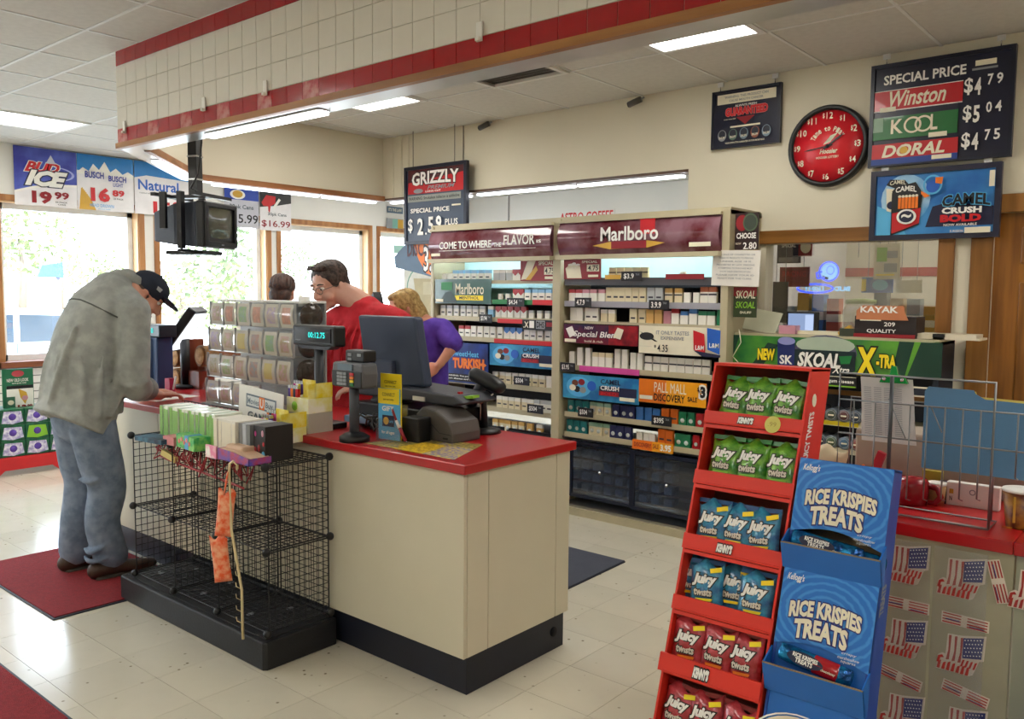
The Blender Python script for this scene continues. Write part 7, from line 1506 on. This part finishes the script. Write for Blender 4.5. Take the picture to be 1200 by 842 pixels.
# ---- clerk in red
R1_ = (-4.10, 3.42, 0)
pc = mkperson('person with dark hair and glasses in a red t-shirt behind the counter, looking down', R1_)
HM = frame(P(386, 335, Y=3.24), (.10, -.95, -.34), (0, -.1, 1), 1.18); M_ = rel(HM, R1_); hc = HM.translation
nk = Vector((-4.02, 3.35, 1.485)); side = Vector((.98, .20, 0)); shR = nk-side*.25+Vector((0, 0, -.11)); shL = nk+side*.26+Vector((0, 0, -.085))
elR = shR+Vector((-.04, -.10, -.30)); elL = shL+Vector((.05, -.02, -.31)); haR = elR+Vector((.10, -.22, -.07)); haL = elL+Vector((-.12, -.22, -.04))
b = nmb(R1_); head_into(b, M_); b.limb([hc-Vector((-.02, -.03, .03)), (hc+nk)/2+Vector((.02, .03, .0)), nk+Vector((.02, .02, 0))], [.068, .076, .085], n=16)
b.limb([(-4.05, 3.42, .9), (-4.04, 3.40, 1.2), nk-Vector((0, 0, .08))], [(.2, .16), (.2, .15), (.13, .09)], side=side); b.limb([shR, elR, haR], [.06, .05, .034]); b.limb([shL, elL, haL], [.06, .05, .034]); b.limb([shR, nk-Vector((0, 0, .06)), shL], [.06, .07, .06])
for s__ in (-1, 1): b.limb([(-4.05+.10*s__, 3.42, .9), (-4.05+.11*s__, 3.42, .5), (-4.05+.11*s__, 3.45, .1)], [.09, .06, .045])
hand_into(b, haR, (.4, -.8, -.2), (0, 0, 1), .5, 1, 1.05); hand_into(b, haL, (-.4, -.8, -.2), (0, 0, 1), .5, -1, 1.05)
b.build('body', SKIN2, pc, remesh=.007, smooth=2); eyes(pc, M_)
DH = mat('dark_brown_hair', '#2e2420', .7, bump=.6, bscale=90, scale=50, col2='#5a4a42'); brows(pc, M_, DH)
m = MB(); m.M = M_; m.ball((0, -.026, .050), (.088, .100, .086), n=22, m=14); m.ball((0, .004, .102), (.068, .056, .032), n=18, m=10); m.ball((0, -.07, -.005), (.07, .05, .06)); 
for s__ in (-1, 1): m.ball((s__*.072, .016, .045), (.016, .03, .045), n=10, m=8)
for k in range(9): a_ = k*.3-1.2; m.limb([(.05*math.sin(a_), .025+.03*math.cos(a_), .110), (.06*math.sin(a_), .044+.02*math.cos(a_), .122), (.062*math.sin(a_)+.01, .050+.016*math.cos(a_), .106)], [.010, .008, .005], n=6, sub=2)
m.build('hair', DH, pc, remesh=.006, smooth=2)
g_ = MB(); g_.M = M_
for s__ in (-1, 1):
    c = Vector((s__*.033, .104, .008)); g_.tube([c+Vector((.024*math.cos(a_*.449), 0, .017*math.sin(a_*.449))) for a_ in range(15)], .0017, n=5); g_.tube([(s__*.057, .100, .012), (s__*.078, .05, .014), (s__*.084, -.005, .005)], .0017, n=5)
g_.tube([(-.010, .106, .012), (.010, .106, .012)], .0017, n=5); gl_ = g_.build('glasses', mat('thin_metal', '#6a6864', .3, metal=.8), pc)
m = nmb(R1_); TS = cloth('red_cotton', '#b81522', '#d02634')
m.limb([(-4.08, 3.42, .84), (-4.07, 3.41, 1.02), (-4.05, 3.39, 1.22), (-4.03, 3.37, 1.36), nk+Vector((.01, .015, -.0))], [(.27, .21), (.275, .215), (.28, .19), (.25, .145), (.115, .105)], side=side, n=26, sub=5)
m.limb([shR+Vector((0, 0, 0)), nk-side*.12+Vector((0, 0, -.05)), nk+side*.12+Vector((0, 0, -.045)), shL], [.095, .095, .095, .10], n=16)
m.limb([shR, shR+(elR-shR)*.5, elR+Vector((0, 0, .01))], [.10, .10, .098], n=18); m.limb([shL, shL+(elL-shL)*.5, elL+Vector((0, 0, .01))], [.105, .105, .10], n=18)
for k in range(6): x = -.16+k*.065; m.limb([nk+side*x*.7+Vector((0, -.10, -.07)), nk+side*x+Vector((0, -.20, -.20)), nk+side*x*1.1+Vector((0, -.21, -.40))], [.008, .014, .010], n=8, sub=4)
m.build('t_shirt', TS, pc, remesh=.010, smooth=4)
m = nmb(R1_); TR_ = cloth('dark_trousers', '#23262e'); m.limb([(-4.06, 3.42, .98), (-4.06, 3.42, .86)], [(.22, .18)]*2, side=side, n=20)
for s__ in (-1, 1): m.limb([(-4.06+.10*s__, 3.42, .88), (-4.05+.11*s__, 3.42, .5), (-4.05+.11*s__, 3.45, .07)], [.125, .10, .085], n=18)
m.build('trousers', TR_, pc, remesh=.012, smooth=3)
for s__ in (-1, 1): shoe(pc, R1_, (-4.05+.11*s__, 3.50, 0), (-4.06+.12*s__, 3.20, 0), .055, BLACK)

# ---- woman in purple
R2_ = (-4.22, 4.12, 0)
pw = mkperson('person with blonde hair in a purple t-shirt, hand on hip, behind the clerk in red', R2_)
HM = frame(P(472, 362, Y=3.98), (-.22, -.93, -.26), (-.15, -.1, 1), 1.06); M_ = rel(HM, R2_); hc = HM.translation
nk = P(492, 378, Y=4.06); side = Vector((.88, .48, 0)); shL = nk+side*.17+Vector((0, 0, -.045)); shR = nk-side*.15+Vector((0, 0, -.07))
elL = P(531, 402, Y=4.12); haL = P(514, 428, Y=4.02); elR = shR+Vector((-.12, -.05, -.26)); haR = elR+Vector((-.05, -.16, -.12))
wst = P(497, 455, Y=4.14); pel = P(494, 520, Y=4.15)
b = nmb(R2_); head_into(b, M_); b.limb([hc-Vector((-.02, -.02, .02)), (hc+nk)/2, nk-Vector((0, 0, .04))], [.05, .052, .07], n=14)
b.limb([pel, wst, nk], [(.15, .11), (.13, .10), (.10, .08)], side=side); b.limb([shL, elL, haL], [.05, .042, .028]); b.limb([shR, elR, haR], [.05, .042, .028]); b.limb([shR, nk, shL], [.05, .06, .05])
for s__ in (-1, 1): q = pel+side*.09*s__; b.limb([q, (q.x, q.y, .5), (q.x, q.y+.03, .1)], [.09, .06, .04])
hand_into(b, haL, Vector((-.5, -.35, -.45)), (.6, -.6, .4), .5, -1, .95); hand_into(b, haR, (-.3, -.8, -.3), (0, 0, 1), .4, 1, .95)
b.build('body', SKIN, pw, remesh=.007, smooth=2); eyes(pw, M_, '#5a6a78')
BH = mat('blonde_hair', '#c2a468', .6, bump=.7, bscale=80, scale=40, col2='#8a6c3a'); brows(pw, M_, BH)
m = MB(); m.M = M_; m.ball((0, -.030, .040), (.096, .108, .092), n=22, m=14); m.ball((0, .018, .094), (.074, .06, .03), n=16, m=10); m.ball((0, -.085, -.02), (.085, .06, .085)); m.ball((-.0, -.10, -.075), (.07, .05, .06))
for s__ in (-1, 1): m.ball((s__*.080, -.032, -.02), (.018, .036, .07), n=12, m=8)
for k in range(22):
    a_ = k/21*PI*.9+PI*.05; x, y = .09*math.cos(a_), -.03-.10*math.sin(a_); m.limb([(x*.9, y*.9, .03), (x*1.1, y*1.08, -.05), (x*1.05, y*1.12-.01, -.12-.02*(k % 3)), (x*1.2, y*1.25, -.14-.02*(k % 2))], [.016, .018, .012, .006], n=6, sub=3)
m.build('hair', BH, pw, remesh=.007, smooth=1)
m = nmb(R2_); PT_ = cloth('purple_cotton', '#4a2c94', '#5c3cac')
m.limb([pel+Vector((0, 0, .0)), wst, (wst+nk)/2+Vector((0, 0, .03)), nk-Vector((0, 0, .05)), nk-Vector((0, 0, .01))], [(.19, .16), (.175, .15), (.185, .15), (.15, .11), (.09, .08)], side=side, n=24, sub=5)
m.limb([shR, nk-Vector((0, 0, .045)), shL], [.075, .085, .08], n=16); m.limb([shL, (shL+elL)/2, elL+(elL-shL)*.0], [.078, .074, .072], n=18); m.limb([shR, (shR+elR)/2, elR], [.08, .082, .08], n=18)
m.limb([shL+Vector((-.05, -.05, -.1)), wst+side*.1+Vector((0, -.14, .1)), wst+Vector((.02, -.14, -.1))], [.01, .016, .01], n=8)
m.build('t_shirt', PT_, pw, remesh=.010, smooth=4)
m = nmb(R2_)
for s__ in (-1, 1): q = pel+side*.09*s__; m.limb([q+Vector((0, 0, .05)), (q.x, q.y, .5), (q.x, q.y+.02, .07)], [.12, .09, .075], n=18)
m.build('trousers', TR_, pw, remesh=.012, smooth=3)
for s__ in (-1, 1): q = pel+side*.09*s__; shoe(pw, R2_, (q.x+.03, q.y+.06, 0), (q.x-.10, q.y-.18, 0), .048, BLACK)

# ---- person seen only by the top of the head
c = P(332, 341, Y=3.75); R3_ = (c.x, c.y, 0)
pb = mkperson('person with brown hair, only the top of the head showing over the ticket dispenser', R3_)
HM = frame(c, (-.5, .8, -.15), (0, 0, 1), 1.0); M_ = rel(HM, R3_); hc = Vector(c)
nk = hc-Vector((0, 0, .19)); b = nmb(R3_); head_into(b, M_); b.limb([hc-Vector((0, 0, .03)), nk], [.055, .06], n=12); b.limb([(c.x, c.y, .9), (c.x, c.y, 1.15), nk], [(.15, .11), (.14, .10), (.12, .08)], side=(1, 0, 0))
for s__ in (-1, 1):
    sh = nk+Vector((.18*s__, 0, -.05)); el = sh+Vector((.03*s__, .02, -.28)); ha = el+Vector((-.02*s__, .14, -.12)); b.limb([nk, sh, el, ha], [.05, .05, .04, .028]); hand_into(b, ha, (0, .7, -.6), (0, .5, .6), .5, s__)
    b.limb([(c.x+.09*s__, c.y, .9), (c.x+.09*s__, c.y, .5), (c.x+.09*s__, c.y, .1)], [.09, .06, .04])
b.build('body', SKIN, pb, remesh=.008, smooth=2); eyes(pb, M_)
m = MB(); m.M = M_; m.ball((0, -.02, .035), (.092, .112, .094), n=22, m=14); m.ball((0, -.06, -.04), (.085, .06, .08))
for k in range(14): a_ = k*.45; m.limb([(.03*math.cos(a_), -.02+.03*math.sin(a_), .125), (.075*math.cos(a_), -.02+.09*math.sin(a_), .09), (.09*math.cos(a_), -.025+.112*math.sin(a_), .02)], [.008, .012, .008], n=6, sub=3)
m.build('hair', mat('brown_hair', '#4a2f22', .6, bump=.5, bscale=90, scale=40, col2='#2c1f1c'), pb, remesh=.006, smooth=1)
m = nmb(R3_); m.limb([(c.x, c.y, .82), (c.x, c.y, 1.15), nk-Vector((0, 0, .06))], [(.19, .15), (.18, .14), (.12, .09)], side=(1, 0, 0), n=20)
for s__ in (-1, 1): sh = nk+Vector((.17*s__, 0, -.07)); m.limb([nk-Vector((0, 0, .05)), sh, sh+Vector((.03*s__, .02, -.24))], [.06, .075, .07], n=14)
m.build('shirt', cloth('dark_shirt', '#272a38'), pb, remesh=.012, smooth=3)
m = nmb(R3_)
for s__ in (-1, 1): m.limb([(c.x+.09*s__, c.y, .86), (c.x+.09*s__, c.y, .5), (c.x+.09*s__, c.y, .07)], [.11, .085, .07], n=16)
m.build('trousers', TR_, pb, remesh=.012, smooth=3)
for s__ in (-1, 1): shoe(pb, R3_, (c.x+.09*s__, c.y-.06, 0), (c.x+.11*s__, c.y+.2, 0), .05, BLACK)
# dark pointed top behind the clerk's shoulder
p = P(437, 352, Y=5.2); t = thing('display_stand', 'stand with a black pointed top just behind the shoulder of the clerk in red', 'stand', (p.x, p.y, 0))
MB().tube([(0, 0, 0), (0, 0, p.z)], .02, n=8).build('pole', BS, t); MB().lathe([(.2, 0), (.18, .02), (0, .03)], n=18).build('base', BS, t); m_ = MB(); m_.prism([(-.10, -.02), (-.06, .02), (.03, .04), (.06, .08), (.08, .03), (.10, -.05), (0, -.06)], -.05, .05); m_.build('top', BLACK, t, (0, 0, p.z))
# ================================================================== LEFT AISLE
gm_ = mat('slat_white', '#dcdcdc', .5)
# green poster on the slat wall
y = None; a = P(2, 433, X=-8.0); b = P(38.5, 430, X=-8.0); c_ = P(4, 489, X=-8.0)
r, s = board('tobacco_poster', 'green poster priced 13 standing on the stacked display, far left', 'poster', 0, b.y-a.y, c_.z, a.z, 0, mat('poster_green', '#1c6e4c', .4), .01); r.location = (-8.0, (a.y+b.y)/2, (a.z+c_.z)/2); r.rotation_euler = (0, 0, PI/2)
s.ell(.5, .1, .2, .07, mat('print_rose_red', '#b8404c', .5)); s.text('NEW OLD LOOK', .14, .2, .84, .27, WHITE); s.text('same great taste', .3, .29, .76, .32, WHITE); s.rect(.12, .35, .98, .96, WHITE); s.rect(.12, .35, .98, .42, BLACK)
s.poly([(.5, .42), (.75, .5), (.8, .62), (.7, .75), (.55, .6)], GOLD); s.ell(.7, .62, .1, .05, mat('print_dusty', '')); s.rect(.1, .58, .38, .92, mat('print_can_green', '#3c6e58', .5)); s.ell(.24, .7, .1, .05, CREAM); s.ell(.24, .85, .1, .05, LGRN); s.text('13', .45, .76, .74, .92, DRED, bold=.05); s.text('99', .76, .76, .92, .84, DRED, bold=.04)
st = thing('red_pallet_base', 'red plastic pallet base under the stacked green cartons, far left', 'pallet', (-7.86, 2.82, 0))
RP2 = mat('pallet_red', '#d0222a', .4); 
m_ = MB()
a0, a1 = -.42, .50
m_.prism([(a0, 0), (a0+.16, 0), (a0+.22, .05), (a1-.32, .05), (a1-.26, 0), (a1, 0), (a1, .16), (a0, .16)], .0, .02, axis='x'); m_.box(-.5, .0, a0, a1, .12, .16); m_.box(-.5, .0, a0, a0+.02, 0, .12); m_.box(-.5, 0, a1-.02, a1, 0, .12); m_.build('base', RP2, st, bev=.004)
cg = mat('carton_green', '#136a44', .35, scale=18, col2='#0c4a34'); cw_ = mat('carton_violet_white', '#e6e4f2', .35, scale=30, col2='#9a90c8')
def tubcase(x, y, z, lab, m0, m1):
    t = thing('snuff_carton', lab, 'carton', (x, y, z), group='stacked cartons on the red pallet')
    MB().box(-.30, .0, -.095, .095, 0, .135).build('carton', m0, t, bev=.003)
    MB().prism([(-.085, .02), (.0, .008), (.085, .025), (.07, .115), (-.065, .12)], 0, .002, axis='x').build('label_print', m1, t)
    MB().lathe([(.03, .002), (.03, .004), (0, .004)], n=12, axis='x', c=(0, .0, .07)).build('label_spot', PURP, t)
for i in range(4):
    for k in range(3):
        green = i % 2 == 0
        tubcase(-7.86, 2.50+i*.195, .162+k*.137, '%s carton on the red pallet, %s column from the left, %s' % ('dark green' if green else 'violet-white', ['first', 'second', 'third', 'fourth'][i], ['bottom', 'middle', 'top'][k]), cg, cw_ if not green or k != 1 else LGRN)
for k in range(3): tubcase(-7.86, 3.27, .162+k*.137-.0, 'royal blue and white carton at the right end of the pallet stack, %s' % ['bottom', 'middle', 'top'][k], mat('carton_blue', '#2038a8', .35, scale=20, col2='#d8dcf0'), WHITE)
t = thing('narrow_floor_sign', 'brown board edge at the extreme left under the window', 'board', (-8.05, 2.62, 0)); MB().box(-.05, .0, -.06, .0, 0, .85).build('edge', BROWN, t)

# ================================================================== OUTSIDE THE WINDOWS
# pale car
def gp(px, py, X): return P(px, py, X=X)
X = -12.6; p0 = gp(-40, 395, X); p1 = gp(150, 395, X)
cr = thing('parked_car', 'pale blue-white car parked outside the leftmost window', 'car', (X, (p0.y+p1.y)/2, -.12))
CRM = mat('car_paint', '#b9c2cc', .2, coat=.6); CG = mat('car_glass', '#39444f', .1); TY = mat('tyre', '#0c0c10', .7)
m_ = MB(); m_.prism([(-2.2, .35), (2.2, .35), (2.25, .75), (1.9, .92), (.95, 1.0), (.35, 1.42), (-1.3, 1.45), (-2.0, 1.0), (-2.25, .9)], -1.7, 0, axis='x'); m_.build('car_body', CRM, cr, bev=.05)
for q in ([(-1.75, 1.0), (-1.25, 1.36), (-.5, 1.37), (-.5, .99)], [(-.42, .99), (-.42, 1.37), (.3, 1.34), (.8, 1.0)]): MB().prism(q, .001, .01, axis='x').build('side_window', CG, cr)
for yy in (-1.4, 1.4):
    m_ = MB(); m_.lathe([(.33, -.2), (.33, .02), (.2, .03), (0, .03)], n=20, axis='x', c=(0, yy, .33)); m_.build('wheel', TY, cr)
for q in ((.0,), (-.46,)): MB().box(.0, .012, q[0]-.005, q[0]+.005, .45, .98).build('door_gap', CG, cr)
MB().box(.0, .08, .7, .9, .98, 1.08).build('wing_mirror', CRM, cr); MB().box(-.1, .02, 2.1, 2.24, .62, .74).build('head_lamp', CHROME, cr)
# second dark vehicle edge at the left, road sign, pumps
X = -20; p = gp(58, 316, X); t = thing('blue_road_sign', 'blue sign on a thin pole outside the leftmost window', 'sign', (X, p.y, -.12)); w_ = (gp(73, 316, X).y-gp(42, 316, X).y)/2
MB().prism([(-w_, p.z-.05), (-w_*.6, p.z+.22), (w_, p.z+.3), (w_, p.z-.05)], -.05, .05, axis='x').build('panel', mat('sign_blue_sun', '#2c4a9c', .5), t); MB().tube([(-.06, .2, 0), (-.06, .2, p.z)], .05, n=8).build('pole', GREY, t)
X = -19; 
for k, (px, w2, h2) in enumerate(((51, .55, 1.25), (80, .3, 1.2))):
    p = gp(px, 360, X); t = thing('fuel_pump', 'grey fuel pump outside the leftmost window, %s of the two' % ('left', 'right')[k], 'fuel pump', (X, p.y, -.12), group='fuel pumps outside')
    MB().box(-.3, .3, -w2/2, w2/2, 0, h2).build('cabinet', mat('pump_grey', '#4c5560', .5), t, bev=.02); MB().box(.3, .31, -w2/2+.05, w2/2-.05, h2*.5, h2*.8).build('display', mat('pump_dark', '#1c222c', .3), t); MB().tube([(.31, w2/2-.03, h2*.7), (.4, w2/2+.05, h2*.4), (.31, w2/2+.03, h2*.3)], .02, n=6).build('hose', BLACK, t)
LF = [mat('leaf_%d' % k, c, .8, var=.3, scale=2) for k, c in enumerate(('#68754a', '#748052', '#5c6d4a', '#7e8558'))]; BK = mat('bark', '#6b6052', .9)
def tree(px, py, X, R_, k, lab, wide=1.):
    p = gp(px, py, X); t = thing('tree', lab, 'tree', (X, p.y, -.15), group='trees across the road'); rr = random.Random(k)
    MB().tube([(0, 0, 0), (rr.uniform(-.2, .2), .1, p.z*.6), (0, 0, p.z)], [R_*.10, R_*.07, R_*.03], n=8).build('trunk', BK, t)
    m_ = MB(); n = 520
    for q in range(n):
        u = Vector((rr.gauss(0, 1), rr.gauss(0, 1), rr.gauss(0, 1))).normalized()*R_*(rr.random()**.4); u.y *= wide; u.z *= .85
        lump = math.sin(u.x*2+k)*math.sin(u.y*2.3)*math.sin(u.z*2.1); c = Vector((0, 0, p.z))+u*(1+.25*lump); e = R_*.07*rr.uniform(.6, 1.3)
        a_ = Vector((rr.gauss(0, 1), rr.gauss(0, 1), rr.gauss(0, 1))).normalized()*e; b_ = a_.orthogonal().normalized()*e*.6
        m_.add([c-a_, c-b_, c+a_, c+b_], [(0, 1, 2, 3)])
    o = m_.build('foliage', LF[k % 4], t)
    o['kind'] = 'stuff'
for k, (px, py, X, R_, lab, wd) in enumerate(((22, 276, -44, 2.3, 'pale green tree outside the leftmost window, left of the blue sign', 1.2), (122, 318, -46, 1.8, 'light tree low in the leftmost window near its right edge', 1.4), (275, 310, -30, 2.2, 'leafy light green tree in the second window, right half', 1.), (212, 335, -44, 1.9, 'pale tree low in the second window behind the tilted screen', 1.3), (70, 262, -56, 1.1, 'small tree above the blue sign', 1.), (262, 345, -24, 1.5, 'low green bush at the foot of the second window tree', 1.2), (350, 300, -42, 1.4, 'faint thin tree in the third window', 1.))): tree(px, py, X, R_, k, lab, wd)
